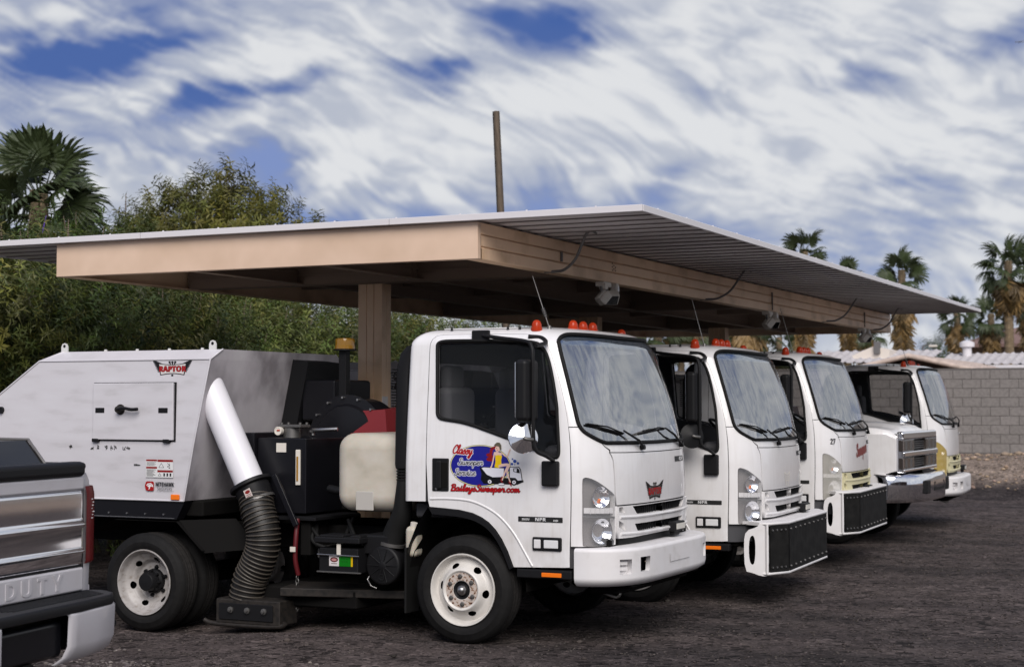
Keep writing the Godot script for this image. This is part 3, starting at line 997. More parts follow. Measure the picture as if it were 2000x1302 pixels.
	var top := soften(v2([2.273, 2.269, 2.329, 2.312, 2.404, 2.339, 2.488, 2.346, 2.681, 2.345, 3.0, 2.337]), 2, false)
	loop.append_array(cab_path(top, 0.004, true, false))
	top.reverse()
	loop.append_array(cab_path(top, 0.004, false, false))
	var clean := [loop[0]]
	for p in loop:
		if p.distance_to(clean[clean.size() - 1]) > 0.004: clean.append(p)
	CAB.screen_seal = MB.new().tube(clean, 0.015, 6, false).done()
	CAB.back_pane = cab_both(MB.new(), shrink(back, -0.01), [], -0.012).done()
	# lattice
	var slots := [v2([2.761, 1.035, 3.1, 1.036, 3.1, 0.968, 2.812, 0.973, 2.797, 0.988]), v2([2.616, 1.034, 2.656, 1.036, 2.681, 0.987, 2.617, 1.0]), v2([2.788, 0.902, 3.1, 0.900, 3.1, 0.844, 2.839, 0.843, 2.818, 0.849]), v2([2.618, 0.937, 2.663, 0.917, 2.692, 0.860, 2.62, 0.888])]
	var gm := cab_both(MB.new(), v2([2.608, 1.043, 2.77, 1.043, 3.0, 1.041, 3.0, 0.809, 2.879, 0.807, 2.765, 0.803, 2.616, 0.805]), slots, 0.022)
	for far in [false, true]:
		for s in slots:
			var c := PackedVector2Array()
			for p in s: c.append(p.min(Vector2(3.0, 9)))
			cab_edge(gm, c, 0.022, -0.03, far)
		cab_edge(gm, v2([2.608, 1.043, 2.616, 0.805, 2.765, 0.803, 2.879, 0.807, 3.0, 0.809]), 0.022, -0.03, far, false)
	# a rolled lower lip on each of the two bars
	for lip in [[2.63, 0.962, 2.8, 0.955, 3.0, 0.952], [2.64, 0.838, 2.82, 0.832, 3.0, 0.83]]:
		for far in [false, true]: gm.tube(cab_path(v2(lip), 0.022, far, false), 0.012, 8)
	CAB.grille = gm.done()
	var mesh := cab_both(MB.new(), v2([2.6, 1.05, 3.0, 1.05, 3.0, 0.6, 2.6, 0.6]), [], -0.028)
	for k in 15:
		for far in [false, true]:
			mesh.tube([on_cab(Vector2(2.76 + k * 0.0165, 1.035), -0.006, far), on_cab(Vector2(2.76 + k * 0.0165, 0.84), -0.006, far)], 0.006, 4)
	CAB.mesh = mesh.done()
	# headlamps
	CAB.lamp_case = []
	CAB.lamp_lens = []
	for far in [false, true]:
		var sgn := -1.0 if far else 1.0
		CAB.lamp_case.append(cab_half(head, [], far, -0.055).done())
		CAB.lamp_lens.append(cab_half(shrink(head, 0.004), [], far, 0.006).done())

func bumper_s(p: Vector2) -> Array:
	var f := func(u: float, v: float) -> Vector3:
		var ins := 0.0
		var y := v
		if v > 0.72:
			var t := minf(1.0, (v - 0.72) / 0.05)
			y = 0.72 + 0.028 * sin(t * PI / 2); ins = 0.028 * (1 - cos(t * PI / 2))
		if v > 0.77: ins += (v - 0.77)
		if v < 0.52: ins = 0.05 * pow((0.52 - v) / 0.05, 2.0)
		var a := (u - 2.0) * PI / 2
		return Vector3(0.91 + (0.43 - ins) * sin(a), y, (1.06 - ins) * pow(maxf(0.0, cos(a)), 0.42))
	var c: Vector3 = f.call(p.x, p.y)
	var a: Vector3 = f.call(minf(p.x + 0.004, 3.0), p.y) - f.call(p.x - 0.004, p.y)
	var b: Vector3 = f.call(p.x, p.y + 0.003) - f.call(p.x, p.y - 0.003)
	var n := a.cross(b).normalized()
	if n.dot(c - Vector3(0.3, 0.55, 0)) < 0: n = -n
	if p.x > 2.995: n.z = 0
	return [c, n.normalized()]

func bumper_f(p: Vector2) -> Array:
	var r := bumper_s(p)
	return [r[0] * Vector3(1, 1, -1), r[1] * Vector3(1, 1, -1)]

func build_bumper_shapes() -> void:
	var us := lin(2, 2.9, 34) + [2.92, 2.94, 2.96, 2.972, 2.98, 2.985, 2.99, 2.994, 2.997, 2.999, 3.0]
	var vs := lin(0.47, 0.72, 9) + lin(0.72, 0.77, 5).slice(1) + [0.82, 0.9, 1.0]
	var pocket := v2([2.496, 0.668, 2.63, 0.666, 2.628, 0.572, 2.615, 0.556, 2.496, 0.558])
	var slot := v2([2.729, 0.675, 2.837, 0.675, 2.829, 0.575, 2.82, 0.568, 2.729, 0.568])
	var mb := MB.new()
	var hid := MB.new()
	for f in [bumper_s, bumper_f]:
		mb.sheet(v2([2, 0.47, 3, 0.47, 3, 1.0, 2, 1.0]), [pocket, slot], us, vs, f, f)
		for h in [[pocket, 0.05], [slot, 0.035]]:
			var a := PackedVector3Array()
			var b := PackedVector3Array()
			for i in h[0].size() + 1:
				var r: Array = f.call(h[0][i % h[0].size()])
				a.append(r[0]); b.append(r[0] - r[1] * h[1])
			mb.grid([a, b])
		mb.sheet(pocket, [], us, vs, f, f, -0.05)
		for k in 2:
			mb.sheet(v2([2.5, 0.585 + k * 0.04, 2.605, 0.585 + k * 0.04, 2.605, 0.608 + k * 0.04, 2.5, 0.608 + k * 0.04]), [], us, vs, f, f, -0.025)
		hid.sheet(v2([2.69, 0.54, 2.88, 0.54, 2.88, 0.69, 2.69, 0.69]), [], us, vs, f, f, -0.08)
	CAB.bumper = mb.done()
	CAB.bumper_dark = hid.done()
	# number plate boss
	var pl := MB.new()
	for f in [bumper_s, bumper_f]:
		pl.sheet(v2([2.985, 0.6, 3.0, 0.6, 3.0, 0.665, 2.985, 0.665]), [], us, vs, f, f, 0.006)
	CAB.plate_boss = pl.done()

# ------------------------------------------------------------------ wheels (axle along z, outer face towards +z)
var WHEEL := {}

func build_wheels() -> void:
	var up := rot(Vector3.RIGHT, 90)
	var t := MB.new().at(xf(Vector3.ZERO, up))
	t.lathe([Vector2(0.262, -0.19), Vector2(0.33, -0.226), Vector2(0.375, -0.222), Vector2(0.398, -0.206), Vector2(0.404, -0.19)], 48)
	t.lathe([Vector2(0.404, -0.036), Vector2(0.397, -0.016), Vector2(0.378, -0.002), Vector2(0.376, 0.0), Vector2(0.335, 0.004), Vector2(0.333, 0.006), Vector2(0.31, 0.004), Vector2(0.288, -0.003), Vector2(0.272, -0.014), Vector2(0.262, -0.02)], 48)
	WHEEL.tyre = t.done()
	var g := []
	var ys := [-0.19, -0.163, -0.155, -0.147, -0.127, -0.119, -0.111, -0.108, -0.1, -0.092, -0.078, -0.07, -0.062, -0.036]
	for k in ys.size():
		g.append(Vector2(0.392 if k in [2, 5, 8, 11] else 0.404, ys[k]))
	WHEEL.tread = MB.new().at(xf(Vector3.ZERO, up)).lathe(g, 48, 10).done()
	# front rim: a dished disc that swells outwards, with six hand holes
	var prof := func(r: float) -> float:
		if r > 0.2: return lerpf(-0.062, -0.035, (0.236 - r) / 0.036)
		if r > 0.145: return lerpf(-0.035, 0.028, smoothstep(0.2, 0.145, r))
		if r > 0.13: return lerpf(0.028, 0.012, (0.145 - r) / 0.015)
		return 0.012
	var deep := func(r: float) -> float:
		if r > 0.19: return lerpf(-0.06, -0.1, (0.236 - r) / 0.046)
		if r > 0.15: return lerpf(-0.1, -0.15, smoothstep(0.19, 0.15, r))
		return -0.15
	for kind in [["rim_front", prof, 0.188, 0.0], ["rim_rear", deep, 0.19, 20.0]]:
		var mb := MB.new().at(xf(Vector3.ZERO, up))
		mb.lathe([Vector2(0.266, -0.014), Vector2(0.2725, -0.004), Vector2(0.269, 0.004), Vector2(0.262, 0.003), Vector2(0.256, -0.012), Vector2(0.25, -0.028), Vector2(0.246, -0.05), Vector2(0.236, -0.062)], 48, 60)
		mb.at(Transform3D.IDENTITY)
		var holes := []
		for k in 6:
			var h := PackedVector2Array()
			var a0 := deg_to_rad(52.0 + 60.0 * k + kind[3])
			for j in 14: h.append(Vector2(a0 + cos(TAU * j / 14) * 0.17, kind[2] + sin(TAU * j / 14) * 0.019))
			holes.append(h)
			var h2 := PackedVector2Array()
			for p in h: h2.append(p + Vector2(TAU, 0))
			holes.append(h2)
			var h3 := PackedVector2Array()
			for p in h: h3.append(p - Vector2(TAU, 0))
			holes.append(h3)
		var fn: Callable = kind[1]
		var surf := func(p: Vector2) -> Array:
			var hh: float = fn.call(p.y)
			var sl: float = (fn.call(p.y + 0.002) - fn.call(p.y - 0.002)) / 0.004
			var n := Vector2(-sl, 1.0).normalized()
			return [Vector3(cos(p.x) * p.y, sin(p.x) * p.y, hh), Vector3(cos(p.x) * n.x, sin(p.x) * n.x, n.y)]
		mb.sheet(v2([0, 0.07, TAU, 0.07, TAU, 0.2361, 0, 0.2361]), holes, lin(0, TAU, 49), [0.07, 0.1, 0.13, 0.1375, 0.145, 0.152, 0.16, 0.168, 0.176, 0.184, 0.19, 0.2, 0.21, 0.222, 0.2361], surf, surf)
		WHEEL[kind[0]] = mb.done()
	var hub := MB.new().at(xf(Vector3.ZERO, up))
	hub.lathe([Vector2(0.075, -0.08), Vector2(0.075, 0.0), Vector2(0.07, 0.004), Vector2(0.055, -0.01), Vector2(0.0, -0.01)], 24)
	WHEEL.hub = hub.done()
	var cap := MB.new().at(xf(Vector3(0, 0, -0.01), up))
	cap.lathe([Vector2(0.04, 0.0), Vector2(0.04, 0.02), Vector2(0.034, 0.028), Vector2(0.022, 0.03), Vector2(0.021, 0.044), Vector2(0.014, 0.05), Vector2(0.0, 0.051)], 20)
	WHEEL.cap = cap.done()
	var nut := MB.new().at(xf(Vector3.ZERO, up))
	nut.lathe([Vector2(0.019, 0.0), Vector2(0.019, 0.004), Vector2(0.0145, 0.006), Vector2(0.014, 0.02), Vector2(0.008, 0.021), Vector2(0.007, 0.026), Vector2(0, 0.026)], 6, 10)
	WHEEL.nut = nut.done()
	var ring := MB.new().at(xf(Vector3.ZERO, up))
	ring.lathe([Vector2(0.131, 0.012), Vector2(0.131, 0.0155), Vector2(0.074, 0.0155), Vector2(0.074, 0.0)], 36)
	WHEEL.ring = ring.done()
	var rh := MB.new().at(xf(Vector3.ZERO, up))
	rh.lathe([Vector2(0.105, -0.15), Vector2(0.1, -0.12), Vector2(0.078, -0.11), Vector2(0.075, -0.03), Vector2(0.068, -0.022), Vector2(0.03, -0.02), Vector2(0, -0.018)], 24)
	for k in 8:
		rh.lathe([Vector2(0.0, 0)], 3)
	for k in 8:
		rh.at(xf(Vector3(cos(TAU * k / 8) * 0.084, sin(TAU * k / 8) * 0.084, -0.11), up)).lathe([Vector2(0.013, 0), Vector2(0.013, 0.03), Vector2(0, 0.032)], 6, 10)
	WHEEL.rear_hub = rh.done()

func wheel(parent: Node3D, at: Vector3, front: bool, far: bool, old := false) -> void:
	var w := Node3D.new()
	w.name = "wheel"
	parent.add_child(w, true)
	w.position = at
	if far: w.rotation.y = PI
	put("tyre", WHEEL.tyre, M.tyre, w)
	put("tread", WHEEL.tread, M.tread, w)
	if front:
		put("rim", WHEEL.rim_front, M.rim_old if old else M.rim, w)
		put("hub_ring", WHEEL.ring, M.rust, w)
		put("hub", WHEEL.hub, M.black, w)
		put("hub_cap", WHEEL.cap, M.steel, w)
		for k in 6:
			var a := deg_to_rad(95.0 + 60.0 * k)
			put("wheel_nut", WHEEL.nut, M.dull, w, xf(Vector3(cos(a) * 0.104, sin(a) * 0.104, 0.014)))
	else:
		put("rim", WHEEL.rim_rear, M.rim_old, w)
		put("hub", WHEEL.rear_hub, M.black, w)
		for k in 6:
			var a := deg_to_rad(20.0 + 60.0 * k)
			put("wheel_nut", WHEEL.nut, M.black, w, xf(Vector3(cos(a) * 0.118, sin(a) * 0.118, -0.149)))

# ------------------------------------------------------------------ the sweeper truck
var TRK := {}

func decal_quad(a: Vector3, b: Vector3, c: Vector3, d: Vector3) -> ArrayMesh:   # a lower left, b lower right, c upper right, d upper left
	var m := MB.new()
	m.face([a, b, c, d], [Vector2(0, 1), Vector2(1, 1), Vector2(1, 0), Vector2(0, 0)])
	return m.done()

func cab_decal(r: Rect2, far: bool, off := 0.003, flip := false) -> ArrayMesh:
	var m := MB.new()
	m.sheet(v2([r.position.x, r.position.y, r.end.x, r.position.y, r.end.x, r.end.y, r.position.x, r.end.y]), [], cab_us, cab_vs, cab_p, cab_f if far else cab_s, off, Rect2(r.position.x, r.position.y, r.size.x, r.size.y))
	for i in m.uv.size():
		m.uv[i].y = 1.0 - m.uv[i].y
		if flip: m.uv[i].x = 1.0 - m.uv[i].x
	return m.done()

func make_hopper(t: Node3D, first: bool, code: String) -> void:
	var z := 1.03
	var fr := [Vector2(-2.60, 1.0), Vector2(-2.345, 2.165), Vector2(-2.33, 2.25)]
	# near and far walls, top, front, tail
	for far in [false, true]:
		var s := -1.0 if far else 1.0
		var m := MB.new()
		var a := [Vector3(-5.3, 1.0, z * s), Vector3(-2.6, 1.0, z * s), Vector3(-2.462, 1.49, z * s), Vector3(-5.3, 1.49, z * s)]
		var b := [Vector3(-5.3, 1.42, z * s), Vector3(-2.455, 1.49, z * s), Vector3(-2.345, 2.165, z * s), Vector3(-4.15, 2.165, z * s)]
		a = [Vector3(-5.3, 1.0, z * s), Vector3(-2.6, 1.0, z * s), Vector3(-2.492, 1.49, (z + 0.012) * s), Vector3(-5.19, 1.49, (z + 0.012) * s), Vector3(-5.3, 1.42, (z + 0.01) * s)]
		b = [Vector3(-5.19, 1.49, (z + 0.012) * s), Vector3(-2.492, 1.49, (z + 0.012) * s), Vector3(-2.345, 2.165, z * s), Vector3(-4.15, 2.165, z * s)]
		var c := [Vector3(-4.15, 2.165, z * s), Vector3(-2.345, 2.165, z * s), Vector3(-2.33, 2.25, 0.88 * s), Vector3(-4.01, 2.25, 0.88 * s)]
		for f in [a, b, c]:
			if far: f.reverse()
			m.face(f)
		# welded lips along the edges
		for e in [[Vector3(-2.6, 1.0, z * s), Vector3(-2.492, 1.49, (z + 0.012) * s), Vector3(-2.345, 2.165, z * s), Vector3(-2.33, 2.25, 0.88 * s)], [Vector3(-5.3, 1.42, z * s), Vector3(-5.19, 1.49, (z + 0.012) * s), Vector3(-4.15, 2.165, z * s), Vector3(-4.01, 2.25, 0.88 * s)], [Vector3(-4.15, 2.166, z * s), Vector3(-2.345, 2.166, z * s)], [Vector3(-5.3, 1.0, z * s), Vector3(-2.6, 1.0, z * s)]]:
			m.tube(e, 0.008, 6)
		put("hopper_side", m.done(), M.hopper, t)
	var tp := MB.new()
	tp.face([Vector3(-4.01, 2.25, 0.88), Vector3(-2.33, 2.25, 0.88), Vector3(-2.33, 2.25, -0.88), Vector3(-4.01, 2.25, -0.88)])
	for k in 4: tp.box(Vector3(-3.6 + k * 0.34, 2.258, 0.82), Vector3(0.025, 0.02, 0.025), 0.006)
	put("hopper_top", tp.done(), M.white2, t)
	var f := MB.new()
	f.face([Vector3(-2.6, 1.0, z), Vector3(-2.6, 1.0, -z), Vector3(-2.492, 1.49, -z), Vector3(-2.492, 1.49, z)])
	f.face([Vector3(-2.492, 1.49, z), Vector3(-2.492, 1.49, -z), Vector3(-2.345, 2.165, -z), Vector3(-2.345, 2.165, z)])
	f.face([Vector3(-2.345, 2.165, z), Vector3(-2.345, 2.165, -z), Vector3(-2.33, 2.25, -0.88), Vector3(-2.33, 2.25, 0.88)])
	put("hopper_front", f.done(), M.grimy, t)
	var r := MB.new()
	r.face([Vector3(-5.3, 1.42, z), Vector3(-4.15, 2.165, z), Vector3(-4.15, 2.165, -z), Vector3(-5.3, 1.42, -z)])
	r.face([Vector3(-4.15, 2.165, z), Vector3(-4.01, 2.25, 0.88), Vector3(-4.01, 2.25, -0.88), Vector3(-4.15, 2.165, -z)])
	r.face([Vector3(-5.3, 1.0, z), Vector3(-5.3, 1.42, z), Vector3(-5.3, 1.42, -z), Vector3(-5.3, 1.0, -z)])
	r.face([Vector3(-5.3, 1.0, z), Vector3(-5.3, 1.0, -z), Vector3(-2.6, 1.0, -z), Vector3(-2.6, 1.0, z)])
	put("hopper_tail", r.done(), M.hopper, t)
	# lifting eyes
	for x in [-4.0, -2.43]:
		var lug := MB.new().at(xf(Vector3(x, 2.245, 0.885)))
		var ol := v2([-0.035, 0, 0.035, 0, 0.035, 0.05, 0.022, 0.075, 0, 0.082, -0.022, 0.075, -0.035, 0.05])
		lug.prism(ol, 0.012)
		put("lifting_eye", lug.done(), M.white2, t)
		put("eye_hole", MB.new().cyl(Vector3(x, 2.3, 0.878), Vector3(x, 2.3, 0.8865), 0.014, -1, 10).done(), M.black, t)
	# inspection hatch
	var h := MB.new().box(Vector3(-3.11, 1.735, z + 0.022), Vector3(0.835, 0.475, 0.03), 0.006)
	var hatch := put("hatch", h.done(), M.hopper, t)
	var hd := MB.new()
	hd.lathe([Vector2(0.0, 0)], 3)
	hd.at(xf(Vector3(-3.23, 1.752, z + 0.037), rot(Vector3.RIGHT, 90))).lathe([Vector2(0.045, 0), Vector2(0.045, 0.008), Vector2(0.03, 0.012), Vector2(0.026, 0.05), Vector2(0.018, 0.058), Vector2(0, 0.06)], 14)
	put("latch_boss", hd.done(), M.worn, hatch)
	put("latch_handle", MB.new().tube(curve3([Vector3(-3.23, 1.752, z + 0.085), Vector3(-3.16, 1.762, z + 0.088), Vector3(-3.08, 1.752, z + 0.086), Vector3(-3.02, 1.755, z + 0.08)]), 0.014, 8).done(), M.black, hatch)
	for x in [-3.45, -2.79]:
		put("stop_pad", MB.new().box(Vector3(x, 1.745, z + 0.039), Vector3(0.095, 0.042, 0.008), 0.003).done(), M.black, hatch)
	for x in [-3.5, -2.76]:
		put("hinge", MB.new().box(Vector3(x, 1.492, z + 0.025), Vector3(0.07, 0.03, 0.035), 0.006).done(), M.black, hatch)
	put("hatch_shadow", MB.new().box(Vector3(-3.105, 1.732, z + 0.01), Vector3(0.855, 0.492, 0.014)).done(), M.black, hatch)  # dark plate that paints the shadow line round the hatch
	# stickers on the near wall
	var e := z + 0.004
	if first: put("winged_sticker", decal_quad(Vector3(-2.93, 2.025, e), Vector3(-2.52, 2.025, e), Vector3(-2.52, 2.165, e), Vector3(-2.93, 2.165, e)), TRK.badge_wide, t)
	e = z + 0.014
	put("warning_sticker", decal_quad(Vector3(-2.98, 1.19, e), Vector3(-2.70, 1.19, e), Vector3(-2.70, 1.34, e), Vector3(-2.98, 1.34, e)), TRK.warning, t)
	put("maker_sticker", decal_quad(Vector3(-2.99, 1.075, e), Vector3(-2.685, 1.075, e), Vector3(-2.685, 1.16, e), Vector3(-2.99, 1.16, e)), TRK.maker, t)
	put("side_marker", MB.new().box(Vector3(-2.68, 1.03, z + 0.01), Vector3(0.085, 0.046, 0.02), 0.006).done(), M.orange, t)
	put("latch_pin", MB.new().cyl(Vector3(-4.56, 1.745, z), Vector3(-4.56, 1.745, z + 0.03), 0.03, -1, 12).done(), M.black, t)
	if not first:
		put("lettering", letters("TU", 0.075, 0.002, true, 1.1, 0.25), M.letter_black, t, xf(Vector3(-2.5, 2.07, e - 0.004)))
		put("lettering", letters("GE", 0.055, 0.002, true, 1.2, 0.25), M.letter_black, t, xf(Vector3(-2.5, 1.985, e - 0.003)))
	if first:
		# remains of peeled-off letters
		var sc := MB.new()
		var q := RandomNumberGenerator.new(); q.seed = 5
		for x in [-3.78, -3.55, -3.49, -3.4, -3.345, -3.3, -3.21, -3.17]:
			for k in 7:
				var p := Vector3(x + q.randf_range(-0.014, 0.014), 1.43 + q.randf_range(-0.016, 0.016), z + 0.0135)
				var d := Vector3(q.randf_range(-0.01, 0.01), q.randf_range(-0.012, 0.012), 0)
				var w := d.cross(Vector3(0, 0, 1)).normalized() * 0.003
				sc.face([p - d - w, p + d - w, p + d + w, p - d + w])
		put("adhesive_traces", sc.done(), M.dull, t)
		var mk := MB.new()
		for k in 3: mk.box(Vector3(-3.09 + k * 0.02, 1.292 - k * 0.001, z + 0.012), Vector3(0.03 - k * 0.006, 0.012 - k * 0.003, 0.004))
		put("scuff", mk.done(), M.dull, t)
	# suction tube coming out of the front wall
	var tube_ := MB.new()
	var top := Vector3(-2.52, 2.02, 0.86)
	var low := Vector3(-2.055, 1.135, 0.86)
	tube_.cyl(top, low, 0.123, -1, 28, false)
	put("suction_tube", tube_.done(), M.tubewhite, t)
	var ax := (low - top).normalized()
	var fl := MB.new()
	fl.at(xf(low, along(ax)))
	fl.lathe([Vector2(0.12, -0.02), Vector2(0.175, -0.02), Vector2(0.178, -0.012), Vector2(0.178, 0.008), Vector2(0.17, 0.014), Vector2(0.148, 0.02), Vector2(0.143, 0.13), Vector2(0.14, 0.14)], 32)
	put("tube_collar", fl.done(), M.black, t)
	var cp := low + ax * 0.085
	var side := Vector3(0, 0, 1).cross(ax).normalized()
	var out := (Vector3(0.25, 0.05, 0.95)).normalized()
	out = (out - ax * out.dot(ax)).normalized()
	var sd := ax.cross(out)
	put("collar_sticker", decal_quad(cp + out * 0.149 - sd * 0.03 + ax * 0.035, cp + out * 0.149 + sd * 0.03 + ax * 0.035, cp + out * 0.149 + sd * 0.03 - ax * 0.035, cp + out * 0.149 - sd * 0.03 - ax * 0.035), TRK.sticker, t)
	# ribbed hose down to the pick-up head
	var path := curve3([low + ax * 0.1, Vector3(-1.955, 0.93, 0.9), Vector3(-1.9, 0.79, 0.91), Vector3(-1.9, 0.64, 0.91), Vector3(-1.955, 0.5, 0.91), Vector3(-2.02, 0.38, 0.91), Vector3(-2.06, 0.22, 0.91)], 10)
	put("suction_hose", MB.new().tube(path, 0.132, 24, false).done(), M.hose, t)
	var rib := MB.new()
	var pl := path.size() - 1
	for k in 27:
		var fpos := pl * (k + 0.5) / 27.0
		var i := int(fpos)
		var c: Vector3 = path[i].lerp(path[mini(i + 1, pl)], fpos - i)
		var d: Vector3 = (path[mini(i + 1, pl)] - path[maxi(i - 1, 0)]).normalized()
		var bs := along(d)
		var lp := []
		for j in 29: lp.append(c + bs * Vector3(cos(TAU * j / 28) * 0.137, 0, sin(TAU * j / 28) * 0.137))
		rib.tube(lp, 0.0075, 6, false)
	put("hose_ribs", rib.done(), M.hosering, t)
	put("hose_clamp", MB.new().at(xf(low + ax * 0.135, along(ax))).lathe([Vector2(0.14, 0), Vector2(0.15, 0), Vector2(0.15, 0.022), Vector2(0.14, 0.022)], 28).done(), M.dull, t)
	# pick-up head on its skids
	var head := MB.new()
	head.box(Vector3(-1.95, 0.13, 0.92), Vector3(0.62, 0.2, 0.26), 0.012)
	put("pickup_head", head.done(), M.worn, t)
	put("head_plate", MB.new().box(Vector3(-1.96, 0.13, 1.056), Vector3(0.52, 0.13, 0.014), 0.004).done(), M.black, t)
	put("head_skid", MB.new().tube(curve3([Vector3(-2.38, 0.045, 1.03), Vector3(-2.28, 0.022, 1.03), Vector3(-1.9, 0.02, 1.03), Vector3(-1.65, 0.03, 1.03), Vector3(-1.6, 0.06, 1.03)]), 0.02, 8).done(), M.worn, t)
	for x in [-2.1, -1.94, -1.78]:
		put("head_bolt", MB.new().at(xf(Vector3(x, 0.145, 1.062), rot(Vector3.RIGHT, 90))).lathe([Vector2(0.026, 0), Vector2(0.026, 0.014), Vector2(0.016, 0.016), Vector2(0.014, 0.03), Vector2(0, 0.032)], 8, 10).done(), M.dull, t)
	put("head_beam", MB.new().box(Vector3(-1.2, 0.3, 0.55), Vector3(1.5, 0.07, 0.5), 0.01).done(), M.worn, t, Transform3D(rot(Vector3.UP, 14.0), Vector3(0.02, 0.0, -0.25)))
	put("head_hood", MB.new().box(Vector3(-1.5, 0.25, 0.2), Vector3(0.9, 0.16, 1.3), 0.02).done(), M.under, t)
	# skirt below the hopper
	var sk := MB.new()
	sk.prism(v2([-5.25, 0.99, -2.6, 0.99, -2.68, 0.845, -5.25, 0.845]), 0.1)
	put("skirt", sk.done(), M.satin, t, xf(Vector3(0, 0, 1.02)))
	put("skirt", sk.done(), M.satin, t, xf(Vector3(0, 0, -0.92)))
	var rv := MB.new()
	rv.box(Vector3(-3.9, 0.855, 1.023), Vector3(2.4, 0.006, 0.006))
	for k in 12: rv.cyl(Vector3(-4.9 + k * 0.19, 0.885, 1.02), Vector3(-4.9 + k * 0.19, 0.885, 1.028), 0.008, -1, 6)
	put("skirt_rivets", rv.done(), M.steel, t)
	put("hopper_floor", MB.new().box(Vector3(-3.75, 0.93, 0), Vector3(2.5, 0.14, 1.8), 0.02).done(), M.under, t)
	# rear mudguard
	for s in [1.0, -1.0]:
		var g := MB.new()
		g.grid([PackedVector3Array([Vector3(-3.55, 0.72, 0.62 * s), Vector3(-3.3, 0.83, 0.62 * s), Vector3(-2.66, 0.83, 0.62 * s), Vector3(-2.4, 0.6, 0.62 * s)]), PackedVector3Array([Vector3(-3.55, 0.72, 1.05 * s), Vector3(-3.3, 0.83, 1.05 * s), Vector3(-2.66, 0.83, 1.05 * s), Vector3(-2.4, 0.6, 1.05 * s)])])
		put("rear_mudguard", g.done(), M.under, t)
	var dp := MB.new()
	dp.face([Vector3(-2.66, 0.84, 1.01), Vector3(-2.4, 0.58, 1.01), Vector3(-1.98, 0.62, 0.86), Vector3(-2.2, 0.86, 0.86)])
	put("splash_plate", dp.done(), M.under, t)
	# blower housing and its duct into the hopper
	var b2 := MB.new()
	b2.at(xf(Vector3(-1.72, 1.5, -0.25), rot(Vector3.RIGHT, 90) )).lathe([Vector2(0, -0.2), Vector2(0.34, -0.2), Vector2(0.345, -0.19), Vector2(0.345, 0.14), Vector2(0.35, 0.15), Vector2(0.38, 0.15), Vector2(0.38, 0.165), Vector2(0.3, 0.17), Vector2(0.28, 0.2), Vector2(0.1, 0.22), Vector2(0.0, 0.22)], 36, 20)
	put("blower", b2.done(), M.satin, t)
	for k in 7:
		var a := deg_to_rad(20 + 25.0 * k)
		put("blower_bolt", MB.new().cyl(Vector3(-1.72 + cos(a) * 0.355, 1.5 + sin(a) * 0.355, -0.09), Vector3(-1.72 + cos(a) * 0.355, 1.5 + sin(a) * 0.355, -0.055), 0.011, -1, 6).done(), M.steel, t)
	var duct := MB.new()
	var d0 := [Vector3(-2.33, 2.19, -0.17), Vector3(-2.33, 2.19, -0.68), Vector3(-2.36, 1.98, -0.94), Vector3(-2.45, 1.62, -0.94), Vector3(-2.45, 1.62, -0.17)]
	var d1 := []
	for p in d0: d1.append(p + Vector3(0.16, -0.02, 0))
	duct.face(d1)
	for k in 5: duct.face([d0[k], d0[(k + 1) % 5], d1[(k + 1) % 5], d1[k]])
	put("duct_frame", duct.done(), M.black, t)
	put("duct", MB.new().box(Vector3(-2.08, 1.83, -0.5), Vector3(0.35, 0.36, 0.62), 0.02).done(), M.satin, t)
	# hydraulic tank with its fittings
	var hx := put("hydraulic_tank", MB.new().box(Vector3(-1.86, 1.21, 0.38), Vector3(0.48, 0.62, 0.66), 0.012).done(), M.satin, t)
	put("side_panel", MB.new().box(Vector3(-2.17, 1.2, 0.5), Vector3(0.14, 0.72, 0.5), 0.01).done(), M.satin, t)
	put("sight_glass", MB.new().box(Vector3(-1.69, 1.28, 0.72), Vector3(0.045, 0.29, 0.02), 0.006).done(), M.fixture, hx)
	put("sight_tube", MB.new().box(Vector3(-1.69, 1.27, 0.733), Vector3(0.016, 0.2, 0.01), 0.003).done(), M.amberlens, hx)
	put("data_plate", MB.new().box(Vector3(-1.86, 1.44, 0.712), Vector3(0.095, 0.075, 0.004)).done(), M.fixture, hx)
	var ft := MB.new()
	ft.cyl(Vector3(-1.86, 1.52, 0.55), Vector3(-1.86, 1.6, 0.55), 0.075, -1, 16)
	ft.box(Vector3(-1.84, 1.615, 0.55), Vector3(0.22, 0.025, 0.16), 0.006)
	for k in 4: ft.cyl(Vector3(-1.93 + (k % 2) * 0.18, 1.62, 0.5 + (k / 2) * 0.1), Vector3(-1.93 + (k % 2) * 0.18, 1.645, 0.5 + (k / 2) * 0.1), 0.012, -1, 6)
	put("filter_head", ft.done(), M.dull, hx)
	put("gauge", MB.new().at(xf(Vector3(-1.93, 1.575, 0.64), rot(Vector3.RIGHT, 90))).lathe([Vector2(0.034, -0.02), Vector2(0.036, 0.02), Vector2(0.03, 0.022), Vector2(0.028, 0.018), Vector2(0, 0.018)], 18).done(), M.fixture, hx)
	put("gauge_needle", MB.new().box(Vector3(-1.925, 1.58, 0.66), Vector3(0.03, 0.012, 0.003)).done(), M.redlens, hx)
	put("hydraulic_fitting", MB.new().tube([Vector3(-1.72, 1.54, 0.45), Vector3(-1.72, 1.58, 0.45), Vector3(-1.6, 1.585, 0.45), Vector3(-1.5, 1.59, 0.42)], 0.018, 8).done(), M.steel, hx)
	for y in [1.24, 1.43]:
		put("panel_bolt", MB.new().cyl(Vector3(-2.15, y, 0.74), Vector3(-2.15, y, 0.768), 0.012, -1, 6).done(), M.steel, t)
	put("brace", MB.new().box(Vector3.ZERO, Vector3(0.05, 0.46, 0.03), 0.006).done(), M.satin, t, xf(Vector3(-1.72, 1.02, 0.86), rot(Vector3(0, 0, 1), 28)))
